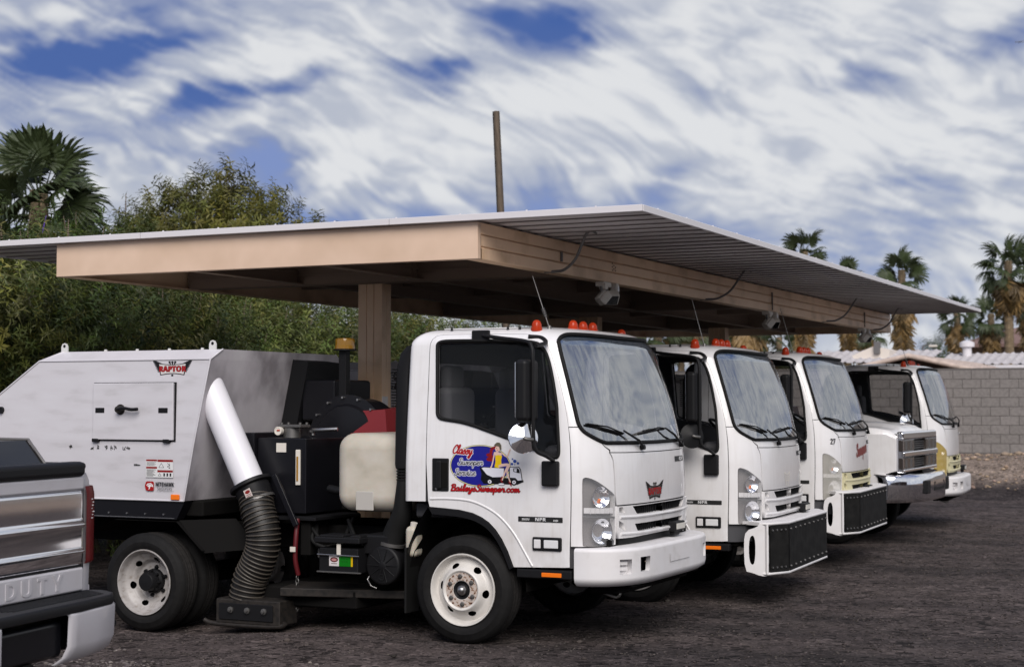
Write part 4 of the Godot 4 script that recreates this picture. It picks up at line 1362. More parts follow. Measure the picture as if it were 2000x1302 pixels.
	put("service_shelf", MB.new().box(Vector3(-1.72, 0.87, 0.45), Vector3(0.5, 0.03, 0.7), 0.006).done(), M.black, t)
	put("hydraulic_hose", MB.new().tube(curve3([Vector3(-1.64, 0.87, 0.8), Vector3(-1.635, 0.72, 0.83), Vector3(-1.64, 0.55, 0.83), Vector3(-1.63, 0.42, 0.8)]), 0.02, 10).done(), M.redhose, t)
	put("hose_tag", MB.new().box(Vector3(-1.64, 0.63, 0.868), Vector3(0.05, 0.04, 0.006)).done(), M.fixture, t)
	var ch := MB.new()
	for k in 9:
		var lk := []
		for j in 9: lk.append(Vector3(-1.64 + (cos(TAU * j / 8) * 0.014 if k % 2 else 0.0), 0.4 - k * 0.032 + sin(TAU * j / 8) * 0.022, 0.8 + (0.0 if k % 2 else cos(TAU * j / 8) * 0.014)))
		ch.tube(lk, 0.005, 5, false)
	put("chain", ch.done(), M.dull, t)
	var hz := RandomNumberGenerator.new(); hz.seed = 11
	for k in 7:
		var x0 := hz.randf_range(-1.7, -1.2)
		put("black_hose", MB.new().tube(curve3([Vector3(x0, 0.86, hz.randf_range(0.4, 0.7)), Vector3(x0 + hz.randf_range(0, 0.2), 0.7, 0.75), Vector3(x0 + hz.randf_range(0.1, 0.35), hz.randf_range(0.6, 0.75), 0.72), Vector3(x0 + 0.4, hz.randf_range(0.5, 0.7), 0.5)]), 0.016, 7).done(), M.rubber, t)
	put("valve_block", MB.new().box(Vector3(-1.45, 0.6, 0.66), Vector3(0.12, 0.1, 0.1), 0.01).done(), M.dull, t)
	put("cross_frame", MB.new().box(Vector3(-1.6, 0.72, 0.35), Vector3(0.1, 0.3, 0.8), 0.01).done(), M.under, t)
	# water tank
	var wt := MB.new().box(Vector3(-0.91, 1.255, -0.06), Vector3(0.7, 0.62, 1.86), 0.13, 6)
	var tank := put("water_tank", wt.done(), M.tank, t)
	put("tank_panel", MB.new().box(Vector3(-0.97, 1.035, 0.866), Vector3(0.16, 0.15, 0.014), 0.006, 2).done(), M.water, tank)
	put("filler_neck", MB.new().cyl(Vector3(-0.8, 1.55, 0.3), Vector3(-0.8, 1.6, 0.3), 0.14, -1, 20).done(), M.tank, tank)
	put("filler_cap", MB.new().cyl(Vector3(-0.78, 1.6, 0.25), Vector3(-0.78, 1.64, 0.25), 0.05, -1, 14).done(), M.bluepaint, tank)
	put("tank_outlet", MB.new().tube([Vector3(-1.24, 1.1, 0.7), Vector3(-1.32, 1.1, 0.7), Vector3(-1.42, 1.11, 0.66)], 0.035, 10).done(), M.black, t)
	# engine cover, beacon on its mast
	var cov := MB.new().at(xf(Vector3(-1.46, 1.55, -0.17), Basis.IDENTITY))
	cov.face([Vector3(-0.16, 0, 0.14), Vector3(0.17, 0, 0.14), Vector3(0.13, 0.2, 0.1), Vector3(-0.1, 0.19, 0.1)])
	cov.face([Vector3(0.17, 0, 0.14), Vector3(0.17, 0, -0.5), Vector3(0.13, 0.22, -0.46), Vector3(0.13, 0.2, 0.1)])
	cov.face([Vector3(-0.1, 0.19, 0.1), Vector3(0.13, 0.2, 0.1), Vector3(0.13, 0.22, -0.46), Vector3(-0.1, 0.22, -0.46)])
	cov.face([Vector3(-0.16, 0, 0.14), Vector3(-0.1, 0.19, 0.1), Vector3(-0.1, 0.22, -0.46), Vector3(-0.16, 0, -0.5)])
	cov.box(Vector3(0.0, -0.04, -0.18), Vector3(0.36, 0.08, 0.7), 0.01)
	put("engine_cover", cov.done(), M.red, t)
	put("engine_block", MB.new().box(Vector3(-1.5, 1.2, -0.35), Vector3(0.55, 0.6, 1.0), 0.02).done(), M.under, t)
	put("beacon_mast", MB.new().box(Vector3(-1.78, 1.9, -0.14), Vector3(0.075, 0.72, 0.075), 0.006).done(), M.black, t)
	var bc := MB.new().at(xf(Vector3(-1.775, 2.26, -0.14)))
	bc.lathe([Vector2(0, 0), Vector2(0.1, 0), Vector2(0.1, 0.012), Vector2(0.088, 0.016)], 24)
	put("beacon_base", bc.done(), M.black, t)
	var bl := MB.new().at(xf(Vector3(-1.775, 2.276, -0.14)))
	bl.lathe([Vector2(0.088, 0), Vector2(0.088, 0.02), Vector2(0.085, 0.024), Vector2(0.085, 0.075), Vector2(0.082, 0.085), Vector2(0.07, 0.092), Vector2(0, 0.094)], 28, 30)
	put("beacon", bl.done(), M.amberlens, t)
	if code: put("fleet_number", letters(code, 0.07, 0.003), M.letter_black, t, xf(Vector3(-2.345, 2.11, -0.9), rot(Vector3.UP, 90)))
	# frame, battery, air cleaner and its intake
	for s in [0.42, -0.42]: put("frame_rail", MB.new().box(Vector3(-2.0, 0.7, s), Vector3(5.8, 0.2, 0.08), 0.006).done(), M.under, t)
	put("rear_axle", MB.new().cyl(Vector3(-2.95, 0.33, -0.8), Vector3(-2.95, 0.33, 0.8), 0.09, -1, 14).done(), M.under, t)
	put("front_axle", MB.new().cyl(Vector3(0, 0.36, -0.85), Vector3(0, 0.36, 0.85), 0.06, -1, 12).done(), M.under, t)
	put("fuel_tank", MB.new().box(Vector3(-1.3, 0.52, -0.7), Vector3(0.9, 0.4, 0.5), 0.05, 2).done(), M.under, t)
	var bt := put("battery_box", MB.new().box(Vector3(-1.1, 0.575, 0.92), Vector3(0.36, 0.2, 0.26), 0.012).done(), M.black, t)
	var lid := MB.new().box(Vector3(-1.1, 0.735, 0.92), Vector3(0.42, 0.05, 0.32), 0.012)
	lid.box(Vector3(-1.16, 0.765, 0.96), Vector3(0.22, 0.02, 0.2), 0.008)
	lid.box(Vector3(-0.95, 0.76, 0.93), Vector3(0.1, 0.03, 0.24), 0.01)
	put("box_lid", lid.done(), M.black, bt)
	put("hold_strap", MB.new().box(Vector3(-1.09, 0.675, 1.058), Vector3(0.035, 0.13, 0.006)).done(), M.fixture, bt)
	put("hold_rod", MB.new().cyl(Vector3(-1.28, 0.622, 1.068), Vector3(-0.9, 0.618, 1.068), 0.006, -1, 6).done(), M.steel, bt)
	put("tray_lip", MB.new().box(Vector3(-1.09, 0.487, 1.056), Vector3(0.4, 0.012, 0.02), 0.003).done(), M.dull, bt)
	put("battery_sticker", decal_quad(Vector3(-1.18, 0.535, 1.0535), Vector3(-0.965, 0.535, 1.0535), Vector3(-0.965, 0.622, 1.0535), Vector3(-1.18, 0.622, 1.0535)), TRK.battery, bt)
	put("engine_side_box", MB.new().box(Vector3(-0.82, 0.7, 0.75), Vector3(0.25, 0.16, 0.4), 0.02).done(), M.black, t)
	var ac := MB.new().at(xf(Vector3(-0.755, 0.545, 0.83), rot(Vector3.RIGHT, 90)))
	ac.lathe([Vector2(0.12, -0.3), Vector2(0.145, -0.28), Vector2(0.145, 0.08), Vector2(0.152, 0.085), Vector2(0.152, 0.115), Vector2(0.145, 0.125), Vector2(0.13, 0.13), Vector2(0.04, 0.125), Vector2(0.03, 0.132), Vector2(0, 0.132)], 32)
	ac.at(Transform3D.IDENTITY)
	for k in 10:
		var a := TAU * k / 10
		ac.tube([Vector3(-0.755 + cos(a) * 0.03, 0.545 + sin(a) * 0.03, 0.958), Vector3(-0.755 + cos(a) * 0.132, 0.545 + sin(a) * 0.132, 0.96)], 0.0045, 5)
	ac.at(xf(Vector3(-0.76, 0.455, 0.95), rot(Vector3.RIGHT, 90))).lathe([Vector2(0.026, 0), Vector2(0.026, 0.016), Vector2(0.018, 0.016), Vector2(0.016, 0.008), Vector2(0, 0.008)], 16)
	put("air_cleaner", ac.done(), M.black, t)
	put("cleaner_clip", MB.new().tube([Vector3(-0.89, 0.47, 0.9), Vector3(-0.905, 0.43, 0.93), Vector3(-0.88, 0.38, 0.92), Vector3(-0.84, 0.36, 0.9)], 0.007, 6).done(), M.steel, t)
	put("band_clamp", MB.new().cyl(Vector3(-0.735, 0.695, 0.85), Vector3(-0.73, 0.72, 0.85), 0.11, -1, 20).done(), M.dull, t)
	var duct2 := curve3([Vector3(-0.735, 0.71, 0.85), Vector3(-0.69, 0.82, 0.86), Vector3(-0.625, 0.95, 0.88), Vector3(-0.605, 1.1, 0.89), Vector3(-0.6, 1.22, 0.89)], 6)
	put("intake_duct", MB.new().tube(duct2, 0.098, 18, false, 0.055).done(), M.rubber, t)
	var bel := MB.new()
	for k in 5: bel.at(xf(Vector3(-0.6, 1.2 + k * 0.022, 0.89))).lathe([Vector2(0.054, 0), Vector2(0.064, 0.007), Vector2(0.064, 0.013), Vector2(0.054, 0.02)], 16)
	put("duct_bellows", bel.done(), M.rubber, t)
	# tall intake behind the cab
	var it := MB.new()
	var rows := []
	for p in [[1.3, 0.0, 0.075], [1.33, 0.0, 0.085], [2.0, 0.01, 0.085], [2.1, 0.02, 0.085], [2.19, 0.05, 0.085], [2.24, 0.09, 0.07], [2.26, 0.12, 0.04]]:
		var row := PackedVector3Array()
		for k in 17:
			var a := TAU * (k % 16) / 16
			var cx := cos(a)
			var sz := sin(a)
			row.append(Vector3(-0.60 + p[1] + signf(cx) * pow(absf(cx), 0.5) * p[2] * 0.75, p[0], 0.86 + signf(sz) * pow(absf(sz), 0.5) * 0.1))
		rows.append(row)
	it.grid(rows, true, 1, 1, true)
	it.face([rows[0][0], rows[0][4], rows[0][8], rows[0][12]])
	for k in 14:
		it.box(Vector3(-0.66, 1.78 + k * 0.022, 0.87), Vector3(0.03, 0.01, 0.2), 0.003)
	put("intake_snorkel", it.done(), M.black, t)
	# coolant bottle and front mudflap
	put("washer_bottle", MB.new().box(Vector3(-0.49, 0.74, 0.93), Vector3(0.1, 0.24, 0.14), 0.04, 4).done(), M.tank, t)
	put("bottle_cap", MB.new().cyl(Vector3(-0.485, 0.84, 0.95), Vector3(-0.475, 0.885, 0.955), 0.028, -1, 14).done(), M.fixture, t)
	put("mudflap", MB.new().box(Vector3(-0.5, 0.45, 0.95), Vector3(0.02, 0.5, 0.2), 0.005).done(), M.rubber, t)
	var ff := MB.new()
	ff.grid([PackedVector3Array([Vector3(-0.3, 1.02, 1.05), Vector3(-0.4, 0.88, 1.05), Vector3(-0.47, 0.72, 1.05), Vector3(-0.5, 0.6, 1.05)]), PackedVector3Array([Vector3(-0.3, 1.02, 0.7), Vector3(-0.4, 0.88, 0.7), Vector3(-0.47, 0.72, 0.7), Vector3(-0.5, 0.6, 0.7)])])
	put("front_mudguard", ff.done(), M.black, t)

func make_truck(called: String, label: String, at: Vector3, o: Dictionary) -> Node3D:
	var t := thing(called, label, "sweeper truck", at, deg_to_rad(o.get("yaw", 0.0)), "white sweeper trucks parked under the carport")
	# -- cab
	var cab := put("cab", CAB.shell, M.white, t)
	put("cab_liner", CAB.liner, M.inside, cab)
	put("cowl", CAB.cowl, M.white, cab)
	for side in [0, 1]:
		var far: bool = side == 1
		var s := -1.0 if far else 1.0
		var d := put("door", CAB.door[side], M.white, t)
		put("window_seal", CAB.seal[side], M.rubber, d)
		if not (o.get("open_window", false) and not far): put("window_pane", CAB.pane[side], M.glass, d)
		put("wheel_arch_crease", CAB.crease[side], M.white, d)
		var dh := MB.new().box(Vector3(-0.193, 1.262, 1.054 * s), Vector3(0.142, 0.25, 0.02), 0.009, 2)
		var hh := put("door_handle", dh.done(), M.black, d)
		put("handle_bar", MB.new().box(Vector3(-0.2, 1.262, 1.07 * s), Vector3(0.045, 0.21, 0.022), 0.01, 2).done(), M.black, hh)
		put("handle_recess", MB.new().box(Vector3(-0.155, 1.26, 1.0655 * s), Vector3(0.05, 0.19, 0.004), 0.0015).done(), M.under, hh)
		put("door_lock", MB.new().cyl(Vector3(-0.225, 1.155, 1.06 * s), Vector3(-0.225, 1.155, 1.068 * s), 0.009, -1, 10).done(), M.steel, hh)
		put("corner_panel", CAB.corner[side], M.white, t)
		put("wheel_arch_trim", CAB.flare[side], M.black, t)
		# lower door skirt with its marker, and the wheel well
		var sk := put("step_skirt", MB.new().box(Vector3(0.665, 0.55, 1.02 * s), Vector3(0.45, 0.07, 0.07), 0.012).done(), M.black, t)
		put("marker_lamp", MB.new().box(Vector3(0.73, 0.547, 1.06 * s), Vector3(0.16, 0.032, 0.012), 0.004).done(), M.orange, sk)
		var well := MB.new()
		var ra := PackedVector3Array()
		var rb := PackedVector3Array()
		for k in 13:
			var a := deg_to_rad(-5.0 + 190.0 * k / 12)
			ra.append(Vector3(cos(a) * 0.5, 0.45 + sin(a) * 0.5, 1.0 * s)); rb.append(Vector3(cos(a) * 0.5, 0.45 + sin(a) * 0.5, 0.5 * s))
		well.grid([ra, rb])
		put("wheel_well", well.done(), M.under, t)
		var lampc := put("side_lamp", MB.new().box(Vector3(0.695, 0.772, 1.058 * s), Vector3(0.235, 0.1, 0.024), 0.01, 2).done(), M.black, d)
		put("amber_half", MB.new().box(Vector3(0.62, 0.772, 1.069 * s), Vector3(0.055, 0.065, 0.01), 0.004).done(), M.chalk, lampc)
		put("clear_half", MB.new().box(Vector3(0.73, 0.772, 1.069 * s), Vector3(0.115, 0.06, 0.01), 0.004).done(), M.letter, lampc)
		# headlamp
		var h := put("headlamp", CAB.lamp_case[side], M.lampcase, t)
		var refl := MB.new()
		var rc := on_cab(Vector2(2.47, 0.865), -0.012, far)
		var rn: Vector3 = (Vector3(0.85, 0, 0.5 * s)).normalized()
		refl.at(xf(rc, along(rn))).lathe([Vector2(0.0, -0.055), Vector2(0.04, -0.048), Vector2(0.07, -0.03), Vector2(0.088, 0.0), Vector2(0.096, 0.002)], 24, 80)
		put("low_reflector", refl.done(), M.chrome, h)
		var r2 := MB.new()
		r2.at(xf(on_cab(Vector2(2.45, 1.115), -0.01, far), along(rn))).lathe([Vector2(0.0, -0.05), Vector2(0.035, -0.045), Vector2(0.06, -0.028), Vector2(0.075, 0.0), Vector2(0.08, 0.002)], 24, 80)
		put("top_reflector", r2.done(), M.chrome, h)
		put("bulb", MB.new().cyl(on_cab(Vector2(2.43, 1.075), -0.02, far), on_cab(Vector2(2.43, 1.098), -0.008, far), 0.013, -1, 10).done(), M.orange, h)
		var bar := MB.new()
		bar.tube(cab_path(v2([2.235, 0.975, 2.59, 0.962]), -0.002, far, false), 0.008, 6)
		put("lamp_divider", bar.done(), M.dull, h)
		var st := MB.new()
		st.sheet(v2([2.25, 1.0, 2.59, 0.99, 2.585, 1.03, 2.25, 1.04]), [], cab_us, cab_vs, cab_p, cab_f if far else cab_s, -0.012)
		for k in 5: st.tube([on_cab(Vector2(2.33 + k * 0.055, 0.995), -0.008, far), on_cab(Vector2(2.33 + k * 0.055, 1.035), -0.008, far)], 0.004, 5)
		put("indicator_strip", st.done(), M.chalk, h)
		put("lamp_lens", CAB.lamp_lens[side], M.yellowed if o.get("yellowed", false) else (M.haze if o.get("hazy", false) else M.lens), h)
		# mirrors
		var arm := MB.new()
		arm.tube(curve3([Vector3(0.12, 2.315, 0.965 * s), Vector3(0.35, 2.285, 1.1 * s), Vector3(0.6, 2.255, 1.24 * s), Vector3(0.665, 2.22, 1.27 * s), Vector3(0.685, 2.12, 1.285 * s), Vector3(0.685, 1.85, 1.285 * s), Vector3(0.685, 1.56, 1.275 * s), Vector3(0.7, 1.46, 1.26 * s), Vector3(0.75, 1.42, 1.2 * s), Vector3(0.765, 1.385, 1.1 * s)], 5), 0.0145, 8)
		arm.box(Vector3(0.1, 2.318, 0.958 * s), Vector3(0.15, 0.075, 0.03), 0.008)
		arm.tube(curve3([Vector3(0.5, 2.3, 0.96 * s), Vector3(0.6, 2.29, 0.95 * s), Vector3(0.66, 2.25, 1.0 * s), Vector3(0.67, 2.22, 1.2 * s)], 5), 0.016, 8)
		var ma := put("mirror_arm", arm.done(), M.black, t)
		put("arm_foot", MB.new().box(Vector3(0.73, 1.288, 1.075 * s), Vector3(0.135, 0.185, 0.05), 0.014, 2).done(), M.black, ma)
		put("mirror_housing", MB.new().box(Vector3(0.625, 1.895, 1.26 * s), Vector3(0.1, 0.45, 0.22), 0.035, 4).done(), M.black, ma)
		put("mirror_glass", MB.new().box(Vector3(0.574, 1.9, 1.26 * s), Vector3(0.006, 0.4, 0.18), 0.002).done(), M.chrome, ma)
		if o.get("round_mirror", "chrome") != "none":
			var rd := MB.new()
			var dir := Vector3(0.62, 0.12, 0.78 * s).normalized()
			rd.at(xf(Vector3(0.615, 1.55, 1.3 * s), along(dir))).lathe([Vector2(0.0, -0.04), Vector2(0.09, -0.03), Vector2(0.108, -0.01), Vector2(0.112, 0.0), Vector2(0.108, 0.006), Vector2(0.098, 0.008), Vector2(0.02, 0.034), Vector2(0.012, 0.036), Vector2(0, 0.036)], 40, 25)
			put("round_mirror", rd.done(), M.chrome if o.get("round_mirror", "chrome") == "chrome" else M.black, ma)
			put("mirror_pivot", MB.new().tube([Vector3(0.685, 1.54, 1.285 * s), Vector3(0.655, 1.545, 1.33 * s), Vector3(0.635, 1.55, 1.325 * s)], 0.014, 8).done(), M.dull, ma)
	# -- glass
	put("windscreen", CAB.screen, M.windscreen, t)
	put("windscreen_seal", CAB.screen_seal, M.rubber, t)
	put("shade_band", CAB.shade, M.shade, t)
	put("back_window", CAB.back_pane, M.glass, t)
	# -- front
	put("front_panel", CAB.hood, M.white, t)
	put("grille", CAB.grille, o.get("grille", M.white), t)
	put("grille_mesh", CAB.mesh, M.black, t)
	put("front_void", MB.new().box(Vector3(0.95, 0.7, 0), Vector3(0.3, 0.22, 1.7), 0.02).done(), M.under, t)
	# wipers: arm, then blade with its bridge
	var wp := [[[2.891, 1.466, 2.832, 1.515, 2.695, 1.592], [2.313, 1.645, 2.528, 1.607, 2.695, 1.57], false, false], [[2.743, 1.466, 2.905, 1.545, 2.97, 1.601], [2.859, 1.565, 2.972, 1.582, 3.0, 1.592], true, false]]
	for k in 2:
		var w := MB.new()
		var arm_pts := []
		var q := v2(wp[k][0])
		for i in q.size(): arm_pts.append(on_cab(q[i], [0.02, 0.045, 0.035][i], k == 1))
		w.tube(arm_pts, 0.012, 6, true, 0.007)
		w.cyl(on_cab(q[0], 0.0, k == 1), on_cab(q[0], 0.035, k == 1), 0.02, -1, 10)
		var wiper := put("wiper_arm", w.done(), M.black, t)
		var bp := []
		var bq := v2(wp[k][1])
		for i in bq.size(): bp.append(on_cab(bq[i], 0.018, false))
		if k == 1: bp.append(on_cab(Vector2(2.97, 1.598), 0.018, true))
		var b := MB.new().tube(bp, 0.009, 5)
		var bh := []
		for i in bp.size(): bh.append(bp[i] + Vector3(0.012, 0.018 if i > 0 and i < bp.size() - 1 else 0.004, 0))
		b.tube(bh, 0.006, 5)
		put("wiper_blade", b.done(), M.rubber, wiper)
	# -- roof lamps, studs and antenna
	for p in [Vector2(0.52, 0.86), Vector2(0.52, 0.17), Vector2(0.52, -0.03), Vector2(0.52, -0.23), Vector2(0.52, -0.86)]:
		var y: float = 2.362 if absf(p.y) > 0.5 else 2.392
		var l := MB.new().at(xf(Vector3(p.x, y, p.y)))
		l.lathe([Vector2(0.044, -0.02), Vector2(0.044, 0.008), Vector2(0.038, 0.012), Vector2(0.037, 0.035), Vector2(0.028, 0.056), Vector2(0.014, 0.066), Vector2(0, 0.068)], 18, 50)
		put("roof_lamp", l.done(), o.get("lamps", M.redlens), t)
	for p in [[-0.2, 0.86], [0.28, 0.86], [0.38, 0.86], [0.1, 0.6], [0.3, 0.5]]:
		put("roof_stud", MB.new().cyl(Vector3(p[0], 2.36, p[1]), Vector3(p[0], 2.385, p[1]), 0.012, 0.007, 8).done(), M.black, t)
	put("roof_rail", MB.new().box(Vector3(0.02, 2.376, 0.8), Vector3(0.62, 0.008, 0.04), 0.003).done(), M.white, t)
	var an := MB.new()
	var a0 := Vector3(0.58, 2.37, 0.76)
	var a1: Vector3 = a0 + o.get("whip", Vector3(-0.14, 0.4, 0.0))
	an.tube([a0, a1], 0.0055, 5, true, 0.0025)
	if o.get("spring", true):
		var sp := []
		for k in 41:
			var f := 0.22 + 0.16 * k / 40.0
			sp.append(a0.lerp(a1, f) + Vector3(cos(k * 0.8), 0, sin(k * 0.8)) * 0.013)
		an.tube(sp, 0.003, 4)
	an.cyl(a0 - Vector3(0, 0.01, 0), a0 + Vector3(0, 0.02, 0), 0.02, 0.012, 10)
	put("antenna", an.done(), M.dull, t)
	# -- inside the cab
	for z in [0.55, -0.5]:
		var st := put("seat", MB.new().box(Vector3(-0.12, 1.22, z), Vector3(0.48, 0.16, 0.5), 0.06, 3).done(), M.seat, t)
		put("seat_back", MB.new().box(Vector3(-0.33, 1.6, z), Vector3(0.14, 0.66, 0.48), 0.06, 3).done(), M.seat, st, xf(Vector3(0, 0, 0), Basis.IDENTITY))
		put("head_rest", MB.new().box(Vector3(-0.36, 2.0, z), Vector3(0.1, 0.2, 0.28), 0.045, 3).done(), M.seat, st)
	put("dashboard", MB.new().box(Vector3(0.78, 1.36, 0), Vector3(0.4, 0.26, 1.8), 0.06, 3).done(), M.dash, t)
	put("cab_floor", MB.new().box(Vector3(0.2, 0.98, 0), Vector3(1.4, 0.12, 1.8), 0.02).done(), M.inside, t)
	var sw := MB.new()
	var ring := []
	var tilt := rot(Vector3(0, 0, 1), -35.0)
	for k in 33: ring.append(Vector3(0.45, 1.56, -0.5) + tilt * Vector3(cos(TAU * k / 32) * 0.21, 0, sin(TAU * k / 32) * 0.21))
	sw.tube(ring, 0.015, 8, false)
	sw.tube([Vector3(0.45, 1.56, -0.5) + tilt * Vector3(0, 0, 0.2), Vector3(0.47, 1.53, -0.5), Vector3(0.45, 1.56, -0.5) + tilt * Vector3(0, 0, -0.2)], 0.016, 6)
	sw.tube([Vector3(0.46, 1.54, -0.5), Vector3(0.6, 1.36, -0.5)], 0.03, 8)
	put("steering_wheel", sw.done(), M.black, t)
	put("sun_visor", MB.new().box(Vector3(0.62, 2.16, 0.45), Vector3(0.03, 0.14, 0.4), 0.01).done(), M.seat, t)
	for k in 3: put("paper", MB.new().box(Vector3.ZERO, Vector3(0.12, 0.004, 0.18)).done(), M.chalk, t, xf(Vector3(0.72 + k * 0.05, 1.5 + 0.004 * k, -0.15 - k * 0.2), rot(Vector3.UP, 30.0 * k)))
	# -- underside
	put("cab_underside", MB.new().box(Vector3(0.62, 0.62, 0), Vector3(0.65, 0.14, 1.9), 0.02).done(), M.under, t)
	put("engine", MB.new().box(Vector3(-0.2, 0.62, 0), Vector3(1.1, 0.5, 0.8), 0.03).done(), M.under, t)
	put("front_crossmember", MB.new().box(Vector3(1.02, 0.43, 0), Vector3(0.25, 0.08, 1.5), 0.02).done(), M.under, t)
	put("tow_hook", MB.new().tube(curve3([Vector3(1.0, 0.4, 0.72), Vector3(1.1, 0.37, 0.72), Vector3(1.13, 0.4, 0.72), Vector3(1.06, 0.41, 0.72)]), 0.012, 6).done(), M.dull, t)
	wheel(t, Vector3(0, 0.405, 1.065), true, false, o.get("old", false))
	wheel(t, Vector3(0, 0.405, -1.065), true, true, o.get("old", false))
	for s in [1.0, -1.0]:
		wheel(t, Vector3(-2.955, 0.325, 1.09 * s), false, s < 0)
		wheel(t, Vector3(-2.955, 0.325, 0.8 * s), false, s < 0)
	# -- badges
	var word: String = o.get("word", "NPR HD")
	var plate := put("name_plate", MB.new().box(Vector3(0.64, 0.95, 1.0585), Vector3(0.36, 0.038, 0.006), 0.003).done(), M.letter_black, t)
	put("lettering", letters("ISUZU", 0.0135, 0.002, true, 1.15), M.letter, plate, xf(Vector3(0.523, 0.942, 1.0625)))
	put("lettering", letters("NPR", 0.0235, 0.002, true, 1.35), M.letter, plate, xf(Vector3(0.642, 0.939, 1.0625)))
	if word == "NPR HD": put("lettering", letters("HD", 0.0135, 0.002, true, 1.5), M.letter, plate, xf(Vector3(0.766, 0.938, 1.0625)))
	put("model_badge", cab_decal(Rect2(2.70, 1.338, 0.18, 0.042), true, 0.006), M.letter_black, t)
	put("lettering", letters("LCF", 0.028, 0.002, true, 1.0), M.letter, t, xf(on_cab(Vector2(2.80, 1.345), 0.009, true), rot(Vector3.UP, 78.0)))
	if o.has("emblem"):
		var em := MB.new()
		var hw: float = o.get("emblem_half", 0.2)
		var cy: float = o.get("emblem_y", 1.134)
		var hh2: float = o.get("emblem_tall", 0.075)
		var zc: float = o.get("emblem_z", 0.125)
		var ru := []
		for k in 9:
			var zz := zc + hw - 2 * hw * k / 8
			var u := 2.0 + acos(clampf(pow(absf(zz) / side_at(cy), 1.6), 0, 1)) / (PI / 2)
			ru.append([u, zz < 0])
		var rw := [PackedVector3Array(), PackedVector3Array()]
		for k in 9:
			for j in 2: rw[j].append(on_cab(Vector2(ru[k][0], cy + (hh2 if j == 0 else -hh2)), 0.0075, ru[k][1]))
		em.grid(rw)
		put("nose_emblem", em.done(), o.emblem, t)
	if o.has("logo"):
		put("door_logo", decal_quad(Vector3(-0.112, 1.108, 1.0598), Vector3(0.508, 1.108, 1.0598), Vector3(0.505, 1.514, 1.0525), Vector3(-0.112, 1.514, 1.0525)), o.logo, t)
	if o.has("number"):
		put("fleet_number", letters(o.number, 0.06, 0.003, true, 0.8), M.letter_black, t, xf(on_cab(Vector2(2.43, 1.36), 0.006, false), rot(Vector3.UP, 48.0)))
	# -- bumper
	if o.get("bumper", "own") == "own":
		var b := put("bumper", CAB.bumper, M.chalk, t)
		put("bumper_slot", CAB.bumper_dark, M.black, b)
		put("plate_boss", CAB.plate_boss, M.chalk, b)
		var lip := MB.new()
		lip.box(Vector3(1.0, 0.465, 0), Vector3(0.5, 0.05, 1.5), 0.02)
		put("valance", lip.done(), M.under, t)
	else:
		make_guard(t, o)
	var lp := put("work_lamp", MB.new().box(Vector3(1.215, 0.835, o.get("bar_z", -0.28)), Vector3(0.07, 0.075, 0.22), 0.01, 2).done(), M.black, t)
	put("led_lens", MB.new().box(Vector3(1.252, 0.835, o.get("bar_z", -0.28)), Vector3(0.006, 0.045, 0.185), 0.002).done(), M.led, lp)
	for k in 5: put("cooling_fin", MB.new().box(Vector3(1.17 - k * 0.012, 0.835, o.get("bar_z", -0.28)), Vector3(0.004, 0.07, 0.2)).done(), M.black, lp)
	put("lamp_bracket", MB.new().box(Vector3(1.2, 0.785, o.get("bar_z", -0.28)), Vector3(0.04, 0.05, 0.14), 0.008).done(), M.black, lp)
	make_hopper(t, o.get("first", false), o.get("code", ""))
	return t

